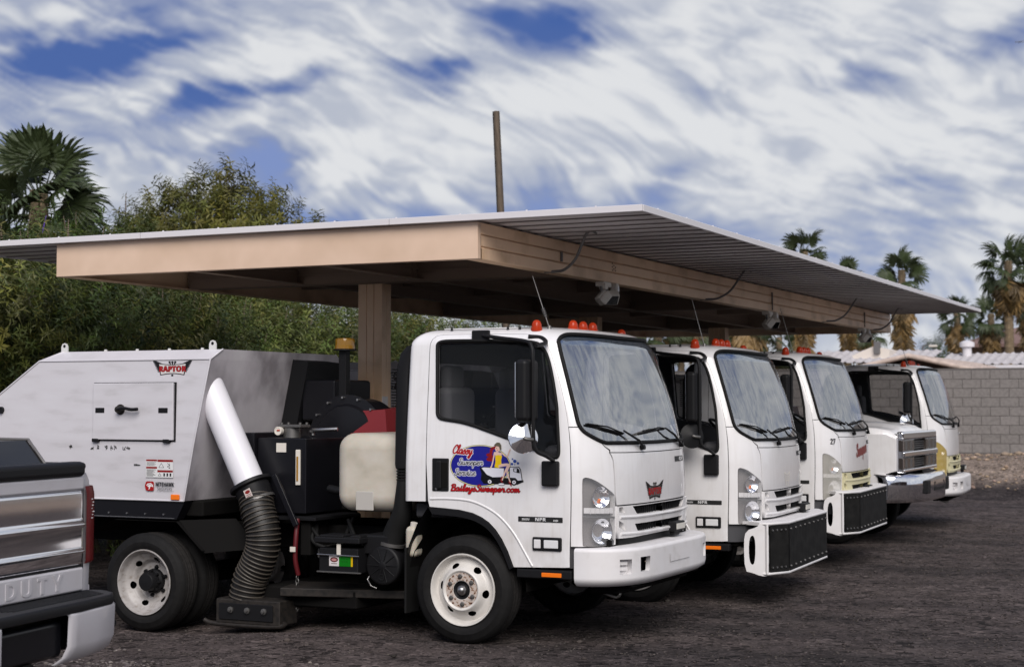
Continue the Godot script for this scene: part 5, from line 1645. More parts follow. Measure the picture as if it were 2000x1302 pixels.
# the white box of a front broom guard with black rubber panels
func make_guard(t: Node3D, o: Dictionary) -> void:
	var g: Vector3 = o.get("guard", Vector3(1.5, 0.75, 0))
	var plan := [Vector2(g.x - 0.2, 1.03), Vector2(g.x - 0.13, 1.05), Vector2(g.x, 0.8), Vector2(g.x, -0.8), Vector2(g.x - 0.13, -1.05), Vector2(g.x - 0.2, -1.03)]
	var y1 := g.y
	var y0 := g.y - 0.44
	var fr := MB.new()
	for y in [y0, y1]:
		var pts := []
		for p in plan: pts.append(Vector3(p.x, y, p.y))
		fr.tube(pts, 0.014, 8)
	for i in [1, 4]:
		fr.tube([Vector3(plan[i].x, y0, plan[i].y), Vector3(plan[i].x, y1, plan[i].y)], 0.012, 8)
	var tops := PackedVector2Array()
	for p in plan: tops.append(Vector2(p.x, -p.y))
	tops.append(Vector2(0.95, 0.9)); tops.append(Vector2(0.95, -0.9))
	fr.at(Transform3D(Basis(Vector3(1, 0, 0), Vector3(0, 0, -1), Vector3(0, 1, 0)), Vector3(0, y1 + 0.012, 0))).prism(tops, 0.03)
	fr.at(Transform3D.IDENTITY)
	var guard := put("broom_guard", fr.done(), M.chalk, t)
	for k in 3:
		var a: Vector2 = plan[k + 1]
		var b: Vector2 = plan[k + 2]
		var d := (b - a).normalized()
		var n := Vector2(-d.y, d.x)
		if n.x < 0: n = -n
		var m := MB.new()
		var p := a + d * (0.03 if k == 0 else 0.004) + n * 0.01
		var q := b - d * (0.03 if k == 2 else 0.004) + n * 0.01
		m.face([Vector3(p.x, y0 + 0.012, p.y), Vector3(q.x, y0 + 0.012, q.y), Vector3(q.x, y1 - 0.012, q.y), Vector3(p.x, y1 - 0.012, p.y)])
		p -= n * 0.012; q -= n * 0.012
		m.face([Vector3(q.x, y0 + 0.03, q.y), Vector3(p.x, y0 + 0.03, p.y), Vector3(p.x, y1 - 0.03, p.y), Vector3(q.x, y1 - 0.03, q.y)])
		put("rubber_panel", m.done(), M.mat, guard)
		var cnt := 3 if k != 1 else 8
		var bm := MB.new()
		for i in cnt + 1:
			for yy in [y0 + 0.055, y1 - 0.055]:
				var c := (a + d * 0.055).lerp(b - d * 0.055, float(i) / cnt) + n * 0.01
				bm.cyl(Vector3(c.x, yy, c.y), Vector3(c.x + n.x * 0.012, yy, c.y + n.y * 0.012), 0.009, -1, 6)
		put("panel_bolts", bm.done(), M.steel, guard)
	# side handle plates, a rounded slot through each
	for s in [1.0, -1.0]:
		var ol := soften(v2([-0.11, 0.04, -0.05, 0.03, 0.03, 0.0, 0.1, 0.0, 0.1, 0.47, 0.02, 0.47, 0.0, 0.43, -0.1, 0.4, -0.12, 0.3]), 1, true, 95)
		var hole := soften(v2([-0.075, 0.11, -0.02, 0.09, -0.015, 0.36, -0.075, 0.35]), 2, true, 120)
		var pl := MB.new()
		var id := func(p: Vector2) -> Array: return [Vector3(p.x, p.y, 0), Vector3(0, 0, 1)]
		for z in [0.012, -0.012]:
			pl.sheet(ol, [hole], [-0.13, -0.05, 0.0, 0.11], [0.0, 0.08, 0.2, 0.3, 0.38, 0.48], id, id, z)
		for e in [ol, hole]:
			var a := PackedVector3Array()
			var b := PackedVector3Array()
			for i in e.size() + 1:
				var p: Vector2 = e[i % e.size()]
				a.append(Vector3(p.x, p.y, 0.012)); b.append(Vector3(p.x, p.y, -0.012))
			pl.grid([a, b])
		put("handle_plate", pl.done(), M.chalk, guard, xf(Vector3(g.x - 0.22, y0 - 0.02, 1.045 * s), rot(Vector3.UP, 12.0 * s)))
	put("guard_inside", MB.new().box(Vector3(g.x - 0.23, (y0 + y1) / 2, 0), Vector3(0.4, 0.36, 1.5), 0.03).done(), M.under, guard)

func build_prints() -> void:
	TRK.badge_wide = print_mat(winged_badge(false))
	TRK.badge_nose = print_mat(winged_badge(true), 0.25)
	TRK.warning = print_mat(warning_print())
	TRK.maker = print_mat(maker_print())
	TRK.battery = print_mat(battery_print())
	TRK.logo = print_mat(door_logo(), 0.3)
	TRK.script = print_mat(red_script_print(), 0.3)
	var st := Print.new(60, 60, 1.0, Vector2.ZERO, Color(0.72, 0.68, 0.66))
	st.ell(Vector2(30, 20), Vector2(22, 12), Color(0.45, 0.08, 0.06))
	st.im.fill_rect(Rect2i(6, 38, 48, 4), Color(0.4, 0.2, 0.2)); st.im.fill_rect(Rect2i(10, 48, 40, 4), Color(0.4, 0.2, 0.2))
	TRK.sticker = print_mat(st.tex())
	var gh := Print.new(300, 300, 1.0)
	var ghost := Color(0.86, 0.84, 0.8)
	gh.line(v2([40, 30, 60, 110, 90, 200, 120, 290]), 16, ghost); gh.line(v2([260, 30, 240, 110, 210, 200, 180, 290]), 16, ghost)
	gh.line(v2([40, 30, 120, 70, 180, 70, 260, 30]), 16, ghost); gh.line(v2([80, 190, 220, 190]), 14, ghost)
	for k in 5: gh.line(v2([100 + k * 25, 100, 98 + k * 25, 160]), 9, ghost)
	TRK.ghost = print_mat(gh.tex(), 0.6)
	M.tubewhite = mat(lc(0.72, 0.71, 0.75), 0.35)
	M.lampcase = mat(lc(0.17, 0.155, 0.15), 0.35)
	M.dash = mat(lc(0.05, 0.05, 0.055), 0.6)
	M.led = mat(lc(0.62, 0.6, 0.55), 0.3)
	M.mat = tri_tex(mat(lc(0.014, 0.0135, 0.013), 0.75, 0.0, 0.3), noise_tex(noise(91, 0.015, FastNoiseLite.TYPE_SIMPLEX_SMOOTH, 5), [[0.0, grey(0.5)], [0.7, grey(0.9)], [1.0, Color(1, 0.98, 0.95)]], 256), Vector3(2, 2, 2))
	var hz := mat(lc(0.6, 0.58, 0.52, 0.45), 0.4)
	var one := Image.create(4, 4, false, Image.FORMAT_RGBA8)
	one.fill(Color.WHITE)
	hz.albedo_texture = ImageTexture.create_from_image(one)
	hz.transparency = BaseMaterial3D.TRANSPARENCY_ALPHA
	M.haze = hz
	var yl: StandardMaterial3D = hz.duplicate()
	yl.albedo_color = lc(0.45, 0.33, 0.09, 0.75)
	M.yellowed = yl

# ------------------------------------------------------------------ sky: thin broken cloud over blue, plus a bank added out of view to light the truck fronts
func cloud_at(d: Vector3, n1: FastNoiseLite, n2: FastNoiseLite, n3: FastNoiseLite) -> Color:
	var el := rad_to_deg(asin(clampf(d.y, -1, 1)))
	# degrees left (-) or right (+) of the way down the yard
	var az := rad_to_deg(atan2(d.x, -d.z)) + 25.6
	if az > 180: az -= 360
	if az < -180: az += 360
	# a plane of cloud high above, so that it draws together towards the horizon
	var h := maxf(d.y, 0.0) + 0.26
	var q := Vector2(d.x, d.z).rotated(deg_to_rad(-25.6)) / h
	var w1 := n2.get_noise_2d(q.x * 1.1, q.y * 0.8)
	var w2 := n2.get_noise_2d(q.x * 1.1 + 71.0, q.y * 0.8 - 33.0)
	q += Vector2(w1, w2) * 0.6
	var r := q.rotated(0.75)
	var keep := smoothstep(150.0, 90.0, absf(az))
	var e := Vector2(az, el * 1.25) * 0.11 + Vector2(w1, w2) * 0.8
	e += Vector2(n1.get_noise_2d(e.x * 2.6, e.y * 2.6), n1.get_noise_2d(e.x * 2.6 + 40.0, e.y * 2.6)) * 0.13
	var s1 := e.rotated(-0.42)
	var s2 := e.rotated(0.5)
	var a := n1.get_noise_2d(r.x * 1.7, r.y * 3.0)
	var b := lerpf(n3.get_noise_2d(r.x * 4.0, r.y * 7.0), n3.get_noise_2d(s1.x * 1.15, s1.y * 3.0), keep * 0.75)
	var f := lerpf(n3.get_noise_2d(r.x * 9.0, r.y * 20.0), n3.get_noise_2d(s2.x * 5.0 + 9.0, s2.y * 17.0), keep * 0.8)
	var puff := n1.get_noise_2d(e.x * 5.0 + 13.0, e.y * 5.5) * keep
	var c := 0.72 + a * 0.6 + b * 0.6 + f * 0.42 * smoothstep(70.0, 22.0, absf(az)) + puff * 0.3
	# the larger openings and banks
	var wob := Vector2(a * 1.6 + b * 1.2, w1 * 1.4 + b * 0.8 + puff * 0.4)
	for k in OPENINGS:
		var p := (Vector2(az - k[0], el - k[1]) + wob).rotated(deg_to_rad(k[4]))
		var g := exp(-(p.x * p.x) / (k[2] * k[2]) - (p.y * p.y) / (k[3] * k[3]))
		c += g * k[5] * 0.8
	c -= 0.4 * smoothstep(15.0, 45.0, el)
	c = clampf(c, 0.0, 1.5)
	var cov := smoothstep(-0.08, 0.9, c) * 0.98
	var t := clampf(el / 40.0, 0.0, 1.0)
	var blue := Color(0.22, 0.31, 0.56).lerp(Color(0.06, 0.12, 0.33), clampf(el / 11.0, 0, 1)).lerp(Color(0.04, 0.085, 0.27), t)
	var thick := smoothstep(0.55, 1.5, c + puff * 0.5 + f * 0.3)
	var white := Color(0.4, 0.43, 0.5).lerp(Color(0.63, 0.64, 0.655), thick)
	var col := blue.lerp(white, cov)
	col = col.lerp(Color(0.46, 0.5, 0.58), 0.3 * exp(-maxf(el, 0.0) / 2.5))
	if d.y < 0: col = col.lerp(Color(0.12, 0.11, 0.105), clampf(-d.y * 12.0, 0, 1))
	return col

# azimuth, height, two radii, turn (all degrees), how much cloud it adds or takes
const OPENINGS := [
	[0.6, 13.7, 2.6, 0.8, 25.0, -1.0], [-2.6, 12.0, 1.6, 0.9, 20.0, -0.75], [-8.6, 11.4, 3.2, 0.7, -20.0, -0.8], [-11.0, 10.6, 3.6, 0.8, -28.0, -0.8], [-13.2, 12.3, 2.0, 0.5, -20.0, -0.6], [-16.6, 12.1, 1.1, 0.7, 0.0, -0.8], [-8.6, 8.6, 1.2, 1.2, 20.0, -0.7],
	[-7.6, 6.8, 1.4, 1.1, 0.0, -0.7], [-4.6, 6.4, 4.0, 0.8, -8.0, -0.7], [-1.6, 6.2, 3.0, 0.6, -4.0, -0.5], [7.6, 11.2, 1.6, 0.5, 25.0, -0.8], [12.0, 11.5, 1.8, 0.5, 20.0, -0.7], [1.6, 10.0, 1.4, 0.4, 0.0, -0.6], [5.6, 7.6, 2.0, 0.5, -30.0, -0.7], [15.0, 6.0, 4.0, 0.7, 5.0, -0.5], [14.5, 4.2, 4.0, 1.0, 0.0, -0.4],
	[-13.5, 9.0, 4.0, 1.1, -20.0, 0.5], [-5.5, 13.0, 3.0, 0.9, -15.0, 0.5], [-3.5, 9.6, 4.2, 1.3, 20.0, 0.45], [3.5, 11.2, 3.5, 1.5, -25.0, 0.55], [10.0, 13.5, 6.0, 1.2, 0.0, 0.5], [13.5, 9.2, 5.0, 1.5, 10.0, 0.55], [7.0, 9.2, 3.0, 0.9, -20.0, 0.4], [-12.5, 6.5, 3.0, 1.4, 20.0, 0.35], [-5.6, 8.3, 1.4, 0.8, -30.0, 0.4],
	[40.0, 16.0, 26.0, 14.0, 0.0, 0.6], [105.0, 22.0, 45.0, 20.0, 0.0, 0.6], [-14.5, 12.6, 5.0, 1.8, -10.0, -0.4], [-9.5, 9.6, 5.0, 1.2, -28.0, -0.25],  # the second bank is added out of view to brighten the truck fronts
]

func make_sky() -> Sky:
	var n1 := noise(101, 0.55, FastNoiseLite.TYPE_SIMPLEX_SMOOTH, 4)
	var n2 := noise(102, 0.35, FastNoiseLite.TYPE_SIMPLEX_SMOOTH, 3)
	var n3 := noise(103, 0.8, FastNoiseLite.TYPE_SIMPLEX_SMOOTH, 5)
	var small := Image.create(512, 256, false, Image.FORMAT_RGBF)
	for y in 256:
		for x in 512: small.set_pixel(x, y, sky_pixel(x, y, 512, 256, n1, n2, n3))
	small.resize(4096, 2048, Image.INTERPOLATE_CUBIC)
	# finer where the clouds stand low over the yard
	var x0 := 3545
	var x1 := 4070
	var y0 := 840
	var y1 := 1040
	for y in range(y0, y1):
		for x in range(x0, x1):
			var c := sky_pixel(x, y, 4096, 2048, n1, n2, n3)
			var e := minf(minf(x - x0, x1 - 1 - x), y - y0) / 40.0
			if e < 1.0: c = small.get_pixel(x, y).lerp(c, maxf(e, 0.0))
			small.set_pixel(x, y, c)
	var m := PanoramaSkyMaterial.new()
	m.panorama = ImageTexture.create_from_image(small)
	var s := Sky.new()
	s.sky_material = m
	return s

func sky_pixel(x: int, y: int, w: int, h: int, n1: FastNoiseLite, n2: FastNoiseLite, n3: FastNoiseLite) -> Color:
	var th := (float(x) + 0.5) / w * TAU
	var ph := (float(y) + 0.5) / h * PI
	return cloud_at(Vector3(sin(th) * sin(ph), cos(ph), -cos(th) * sin(ph)), n1, n2, n3)

# ------------------------------------------------------------------ ground
var gnoise: FastNoiseLite

func ground_y(x: float, z: float) -> float:
	var y := 0.0
	y -= 0.085 * smoothstep(-1.2, -2.7, x)
	y += 0.7 * smoothstep(-20.5, -24.6, z) * smoothstep(60.0, 20.0, absf(x))
	var amp := 0.012 if z > -19 else 0.05
	y += gnoise.get_noise_2d(x * 1.3, z * 1.3) * amp + gnoise.get_noise_2d(x * 6.0, z * 6.0) * 0.006
	return y

func make_ground() -> void:
	gnoise = noise(7, 0.25, FastNoiseLite.TYPE_SIMPLEX_SMOOTH, 4)
	var tn := noise(9, 0.16, FastNoiseLite.TYPE_SIMPLEX_SMOOTH, 5)
	var xs := []
	var zs := []
	var x := -1500.0
	for k in [-1500, -700, -350, -180, -100, -60, -40, -30, -24, -20]: xs.append(float(k))
	for k in range(1, 150): xs.append(-20.0 + k * 0.25)
	for k in [18, 20, 24, 30, 40, 60, 100, 180, 350, 700, 1500]: xs.append(float(k))
	for k in [-1800, -900, -450, -250, -160, -110, -80, -60, -45, -36, -32, -30]: zs.append(float(k))
	for k in range(1, 165): zs.append(-30.0 + k * 0.25)
	for k in [12, 14, 18, 25, 40, 80, 200, 600]: zs.append(float(k))
	var v := PackedVector3Array()
	var n := PackedVector3Array()
	var c := PackedColorArray()
	var ix := PackedInt32Array()
	for j in zs.size():
		for i in xs.size():
			var px: float = xs[i]
			var pz: float = zs[j]
			v.append(Vector3(px, ground_y(px, pz), pz))
			var dx := ground_y(px + 0.1, pz) - ground_y(px - 0.1, pz)
			var dz := ground_y(px, pz + 0.1) - ground_y(px, pz - 0.1)
			n.append(Vector3(-dx, 0.2, -dz).normalized())
			var t := tn.get_noise_2d(px * 0.5 + pz * 0.3, pz * 1.2)
			var base := Color(0.35, 0.335, 0.335).lerp(Color(0.21, 0.205, 0.21), clampf(t * 2.6 + 0.35, 0, 1))
			var track := tn.get_noise_2d(px * 0.35 + 40.0, (pz + px * 0.12) * 6.0)
			base = base.lerp(Color(0.38, 0.36, 0.355), clampf(track * 2.2, 0, 0.8))
			base = base.lerp(Color(0.13, 0.128, 0.135), clampf(-track * 1.8 - 0.3, 0, 0.35))
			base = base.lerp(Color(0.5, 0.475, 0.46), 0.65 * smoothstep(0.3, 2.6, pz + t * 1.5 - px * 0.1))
			var bare := clampf(tn.get_noise_2d(pz * 2.0, px * 2.0) * 2.0 - 0.1, 0, 1)
			base = base.lerp(Color(0.34, 0.32, 0.32), bare * 0.6)
			base = base.lerp(Color(1.0, 0.93, 0.8), smoothstep(-21.0, -22.6, pz + t * 1.2))
			c.append(base)
	var w := xs.size()
	for j in zs.size() - 1:
		for i in w - 1:
			var a := j * w + i
			ix.append_array([a, a + 1, a + w + 1, a, a + w + 1, a + w])
	var arr := []
	arr.resize(Mesh.ARRAY_MAX)
	arr[Mesh.ARRAY_VERTEX] = v; arr[Mesh.ARRAY_NORMAL] = n; arr[Mesh.ARRAY_COLOR] = c; arr[Mesh.ARRAY_INDEX] = ix
	var m := ArrayMesh.new()
	m.add_surface_from_arrays(Mesh.PRIMITIVE_TRIANGLES, arr)
	var g := put("ground", m, M.ground)
	g.set_meta("kind", "structure")

func stone(seed_: int) -> ArrayMesh:
	var q := RandomNumberGenerator.new(); q.seed = seed_
	var m := MB.new()
	var rows := []
	for i in 4:
		var la := deg_to_rad(-80.0 + 53.0 * i)
		var row := PackedVector3Array()
		for j in 6:
			var a := TAU * j / 6
			var r := q.randf_range(0.75, 1.15)
			row.append(Vector3(cos(a) * cos(la) * r, sin(la) * 0.65 * r, sin(a) * cos(la) * r))
		row.append(row[0])
		rows.append(row)
	m.grid(rows, true, 1, 1, true)
	m.face([rows[3][5], rows[3][4], rows[3][3], rows[3][2], rows[3][1], rows[3][0]])
	return m.done()

const STONE_WORDS := ["pale stone at the wall foot just right of the farthest cab", "pale stone second from the farthest cab along the wall foot", "pale stone in the middle of the visible wall foot", "pale stone right of the wall's upright joint", "pale stone well right of the wall's upright joint", "pale stone by the wall foot close behind the farthest bumper", "pale stone by the wall foot half hidden by the farthest cab", "pale stone near the right edge at the wall foot", "rightmost pale stone at the foot of the wall"]

func make_gravel() -> void:
	var q := RandomNumberGenerator.new(); q.seed = 40
	var kinds := [stone(1), stone(2)]
	for k in 2:
		var xs := []
		var cs := []
		for i in 64000:
			# thicker towards the near edge of the yard, strewn in drifts
			var z := 6.5 - pow(q.randf(), 1.6) * 22.0
			var x := q.randf_range(-6.0, 9.0) + (6.0 - z) * -0.12
			var dr := gnoise.get_noise_2d(x * 3.0 + 50, z * 5.0)
			if dr < q.randf_range(-0.5, 0.35): continue
			var s := 0.0045 + 0.0085 * pow(q.randf(), 2.5)
			if q.randf() < 0.004: s *= 3.0
			xs.append(Transform3D(Basis(Vector3.UP, q.randf() * TAU).scaled(Vector3(s, s * q.randf_range(0.5, 1.0), s)), Vector3(x, ground_y(x, z) + s * 0.2, z)))
			var b := q.randf_range(0.3, 1.25)
			cs.append(Color(b, b * q.randf_range(0.93, 1.0), b * q.randf_range(0.88, 1.0)))
		for i in 30000:
			var z := q.randf_range(0.9, 6.6)
			var x := q.randf_range(-6.0, 6.0)
			if gnoise.get_noise_2d(x * 2.0 + 20, z * 3.0) + (z - 3.2) * 0.3 < q.randf_range(-0.5, 0.4): continue
			var s := 0.007 + 0.017 * pow(q.randf(), 3.0)
			xs.append(Transform3D(Basis(Vector3.UP, q.randf() * TAU).scaled(Vector3(s, s * q.randf_range(0.6, 1.0), s)), Vector3(x, ground_y(x, z) + s * 0.2, z)))
			var b := q.randf_range(0.8, 3.2)
			cs.append(Color(b, b * q.randf_range(0.94, 1.0), b * q.randf_range(0.9, 1.0)))
		many("gravel", kinds[k], M.pebble, xs, self, cs)
	var xs := []
	var cs := []
	for i in 2600:
		var z := q.randf_range(-25.9, -21.6)
		var x := q.randf_range(-9.0, 14.0)
		var s := 0.015 + 0.05 * pow(q.randf(), 3.0)
		xs.append(Transform3D(Basis(Vector3.UP, q.randf() * TAU).scaled(Vector3(s, s * 0.8, s)), Vector3(x, ground_y(x, z) + s * 0.2, z)))
		var b := q.randf_range(0.5, 1.5)
		cs.append(Color(b, b * q.randf_range(0.9, 1.0), b * q.randf_range(0.8, 1.0)))
	many("rubble", kinds[0], M.rock, xs, self, cs)
	# the bigger pale stones along the foot of the wall
	for i in 9:
		var x: float = [0.1, 0.35, 0.62, 0.8, 1.1, -0.5, -1.0, 1.4, 1.9][i]
		var z := -25.3 + q.randf_range(-0.3, 0.3)
		var s := q.randf_range(0.07, 0.13)
		var o := put("stone", kinds[i % 2], M.rock, self, Transform3D(Basis(Vector3.UP, q.randf() * TAU).scaled(Vector3(s, s * 0.8, s)), Vector3(x, ground_y(x, z) + s * 0.3, z)))
		tag(o, STONE_WORDS[i], "stone", "pale stones along the foot of the block wall")

# ------------------------------------------------------------------ carport
func make_carport() -> void:
	var t := thing("carport", "long tan steel carport with a flat ribbed roof over the row of trucks", "carport")
	var x0 := -4.39
	var x1 := -0.13
	var z0 := -0.5
	var z1 := -15.2
	var yb := 2.94
	var yt := 3.235
	# front fascia: a plain folded sheet
	put("front_fascia", MB.new().box(Vector3((x0 + x1) / 2, (yb + yt) / 2, z0 - 0.03), Vector3(x1 - x0, yt - yb, 0.06), 0.006).done(), M.tan, t)
	put("back_fascia", MB.new().box(Vector3((x0 + x1) / 2, (yb + yt) / 2, z1 + 0.03), Vector3(x1 - x0 - 0.13, yt - yb, 0.06), 0.006).done(), M.tan2, t)
	# side beams: channels with two rolled grooves, in three lengths
	var prof := [[-0.05, 0.0], [0.0, 0.0], [0.004, 0.006], [0.004, 0.088], [-0.002, 0.096], [-0.016, 0.1], [-0.004, 0.106], [0.0, 0.112], [0.0, 0.186], [-0.006, 0.194], [-0.02, 0.198], [-0.008, 0.204], [-0.004, 0.21], [-0.004, 0.29], [-0.008, 0.295], [-0.06, 0.295]]
	var cuts := [z0 - 0.062, -8.5, -13.35, z1]
	for side in [0, 1]:
		for k in 3:
			var mb := MB.new()
			var rows := []
			for zz in [cuts[k] - (0.004 if k else 0.0), cuts[k + 1]]:
				var r := PackedVector3Array()
				for p in prof: r.append(Vector3((x1 + p[0]) if side == 0 else (x0 - p[0]), yb + p[1], zz))
				rows.append(r)
			# split at each fold so that the flats stay flat
			for j in prof.size() - 1:
				mb.face([rows[0][j], rows[1][j], rows[1][j + 1], rows[0][j + 1]] if side == 0 else [rows[0][j + 1], rows[1][j + 1], rows[1][j], rows[0][j]])
			mb.box(Vector3(x1 - 0.06 if side == 0 else x0 + 0.06, yb + 0.15, (cuts[k] + cuts[k + 1]) / 2), Vector3(0.012, 0.28, cuts[k] - cuts[k + 1] - 0.01))
			mb.box(Vector3(x1 - 0.09 if side == 0 else x0 + 0.09, yb + 0.004, (cuts[k] + cuts[k + 1]) / 2), Vector3(0.07, 0.006, cuts[k] - cuts[k + 1] - 0.01))
			put("side_beam", mb.done(), M.tan2, t)
	# bolt groups and a bracket on the long beam
	for p in [[-3.32, 0], [-3.4, 0], [-3.36, 1], [-3.32, 2], [-3.4, 2], [-3.36, 3], [-3.32, 4]]:
		put("bolt", MB.new().cyl(Vector3(x1 - 0.004, yb + 0.12 + p[1] * 0.016, p[0]), Vector3(x1 + 0.004, yb + 0.12 + p[1] * 0.016, p[0]), 0.007, -1, 6).done(), M.darkwood, t)
	put("hook_bracket", MB.new().box(Vector3(x1 + 0.008, yb + 0.15, -2.12), Vector3(0.015, 0.09, 0.035), 0.004).done(), M.conduit, t)
	# ribbed roof sheets
	var rx0 := -5.78
	var rx1 := 1.26
	var cnt := 49
	var pw := (z0 + 0.03 - z1) / cnt
	var pm := MB.new()
	var fold := [[0.0, 0.0], [0.09, 0.0], [0.1, 0.02], [0.13, 0.02], [0.14, 0.0], [pw - 0.012, 0.0]]
	for j in fold.size() - 1:
		var a: Array = fold[j]
		var b: Array = fold[j + 1]
		pm.face([Vector3(rx0, a[1], -a[0]), Vector3(rx1, a[1], -a[0]), Vector3(rx1, b[1], -b[0]), Vector3(rx0, b[1], -b[0])])
		pm.face([Vector3(rx0, b[1] - 0.003, -b[0]), Vector3(rx1, b[1] - 0.003, -b[0]), Vector3(rx1, a[1] - 0.003, -a[0]), Vector3(rx0, a[1] - 0.003, -a[0])])
	var pmesh := pm.done()
	# a thin dark strip under each sheet's edge, put in for the joint's shadow
	var joint_shade := MB.new().box(Vector3((rx0 + rx1) / 2, -0.005, 0.006), Vector3(rx1 - rx0, 0.016, 0.012)).done()
	for k in cnt:
		put("roof_sheet", pmesh, M.deck, t, xf(Vector3(0, 3.256, z0 + 0.03 - k * pw)))
		put("roof_joint_shade", joint_shade, M.joint_shade, t, xf(Vector3(0, 3.256, z0 + 0.03 - (k + 1) * pw)))
	# edge trim all round, in lengths
	var zs := [z0 + 0.04, -5.4, -10.3, z1]
	for k in 3:
		for xx in [rx0 - 0.012, rx1 + 0.012]:
			put("edge_trim", MB.new().box(Vector3(xx, 3.264, (zs[k] + zs[k + 1]) / 2), Vector3(0.025, 0.052, zs[k] - zs[k + 1] - 0.006), 0.004).done(), M.trim, t)
	var fx := [rx0 - 0.024, -3.4, -0.9, rx1 + 0.024]
	for k in 3:
		for zz in [z0 + 0.053, z1 - 0.013]:
			put("edge_trim", MB.new().box(Vector3((fx[k] + fx[k + 1]) / 2, 3.264, zz), Vector3(fx[k + 1] - fx[k] - 0.004, 0.052, 0.025), 0.004).done(), M.trim, t)
	var sc := MB.new()
	for k in 12: sc.box(Vector3(rx0 + 0.3 + k * 0.58, 3.293, z0 + 0.05), Vector3(0.014, 0.012, 0.014), 0.003)
	for k in 22: sc.box(Vector3(rx1 + 0.01, 3.293, z0 - 0.3 - k * 0.66), Vector3(0.014, 0.012, 0.014), 0.003)
	stuff(put("roof_screws", sc.done(), M.trim, t))
	# girders across and beams along
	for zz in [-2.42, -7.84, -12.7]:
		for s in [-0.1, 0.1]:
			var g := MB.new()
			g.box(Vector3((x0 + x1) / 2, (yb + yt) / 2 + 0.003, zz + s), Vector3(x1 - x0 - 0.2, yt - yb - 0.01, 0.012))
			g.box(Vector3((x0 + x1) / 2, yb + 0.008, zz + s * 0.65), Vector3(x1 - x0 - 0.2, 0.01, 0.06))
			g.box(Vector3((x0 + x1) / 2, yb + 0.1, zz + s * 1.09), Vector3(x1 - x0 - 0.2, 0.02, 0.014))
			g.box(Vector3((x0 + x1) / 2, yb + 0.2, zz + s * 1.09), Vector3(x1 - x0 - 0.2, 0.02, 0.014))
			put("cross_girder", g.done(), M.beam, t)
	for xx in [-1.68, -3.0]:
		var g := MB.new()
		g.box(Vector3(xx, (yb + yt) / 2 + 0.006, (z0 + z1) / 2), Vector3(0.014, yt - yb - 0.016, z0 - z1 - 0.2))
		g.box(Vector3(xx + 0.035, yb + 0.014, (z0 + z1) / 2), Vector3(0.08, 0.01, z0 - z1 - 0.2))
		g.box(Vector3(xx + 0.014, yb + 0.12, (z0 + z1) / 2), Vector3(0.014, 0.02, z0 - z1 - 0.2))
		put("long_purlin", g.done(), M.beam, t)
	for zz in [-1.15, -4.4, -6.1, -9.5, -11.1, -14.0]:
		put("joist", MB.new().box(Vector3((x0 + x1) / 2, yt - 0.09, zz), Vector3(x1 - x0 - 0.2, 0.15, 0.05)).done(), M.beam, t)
	for k in 2: put("gusset", MB.new().box(Vector3(-1.68 - 0.03, 3.09, -2.25 - k * 0.34), Vector3(0.09, 0.27, 0.09), 0.004).done(), M.beam, t)
	# columns, each with folded flutes
	for c in [Vector3(-2.26, 0, -2.53), Vector3(-2.66, 0, -8.8), Vector3(-2.09, 0, -12.4)]:
		var pl := v2([-0.13, -0.085, -0.045, -0.085, -0.04, -0.075, -0.035, -0.085, 0.035, -0.085, 0.04, -0.075, 0.045, -0.085, 0.13, -0.085, 0.13, -0.01, 0.124, 0.0, 0.13, 0.01, 0.13, 0.085, 0.045, 0.085, 0.04, 0.075, 0.035, 0.085, -0.035, 0.085, -0.04, 0.075, -0.045, 0.085, -0.13, 0.085])
		var m := MB.new().at(Transform3D(Basis(Vector3(1, 0, 0), Vector3(0, 0, -1), Vector3(0, 1, 0)), c + Vector3(0, yb, 0)))
		m.prism(pl, 3.1)
		put("column", m.done(), M.tan2, t)
	put("column_plate", MB.new().box(Vector3(-2.26 + 0.134, 1.62, -2.5), Vector3(0.008, 0.5, 0.1), 0.002).done(), M.trim, t)
	# cable conduits looping from the roof to the beam
	for k in [[-2.3, -1.93], [-6.7, -6.05], [-11.8, -11.2], [-14.4, -14.0]]:
		var a := Vector3(0.28, 3.25, k[0] + 0.55)
		var b := Vector3(-0.1, 2.945, k[1])
		put("conduit", MB.new().tube(curve3([a + Vector3(0.05, 0.0, -0.08), a, a.lerp(b, 0.45) + Vector3(0.03, -0.07, 0.0), a.lerp(b, 0.8) + Vector3(0.03, -0.05, 0), b, b + Vector3(-0.08, -0.004, 0.05)]), 0.0125, 8).done(), M.conduit, t)
	for k in [[-8.56], [-13.4]]:
		put("junction_box", MB.new().box(Vector3(x1 + 0.006, yb + 0.13, k[0]), Vector3(0.02, 0.22, 0.012), 0.004).done(), M.conduit, t)

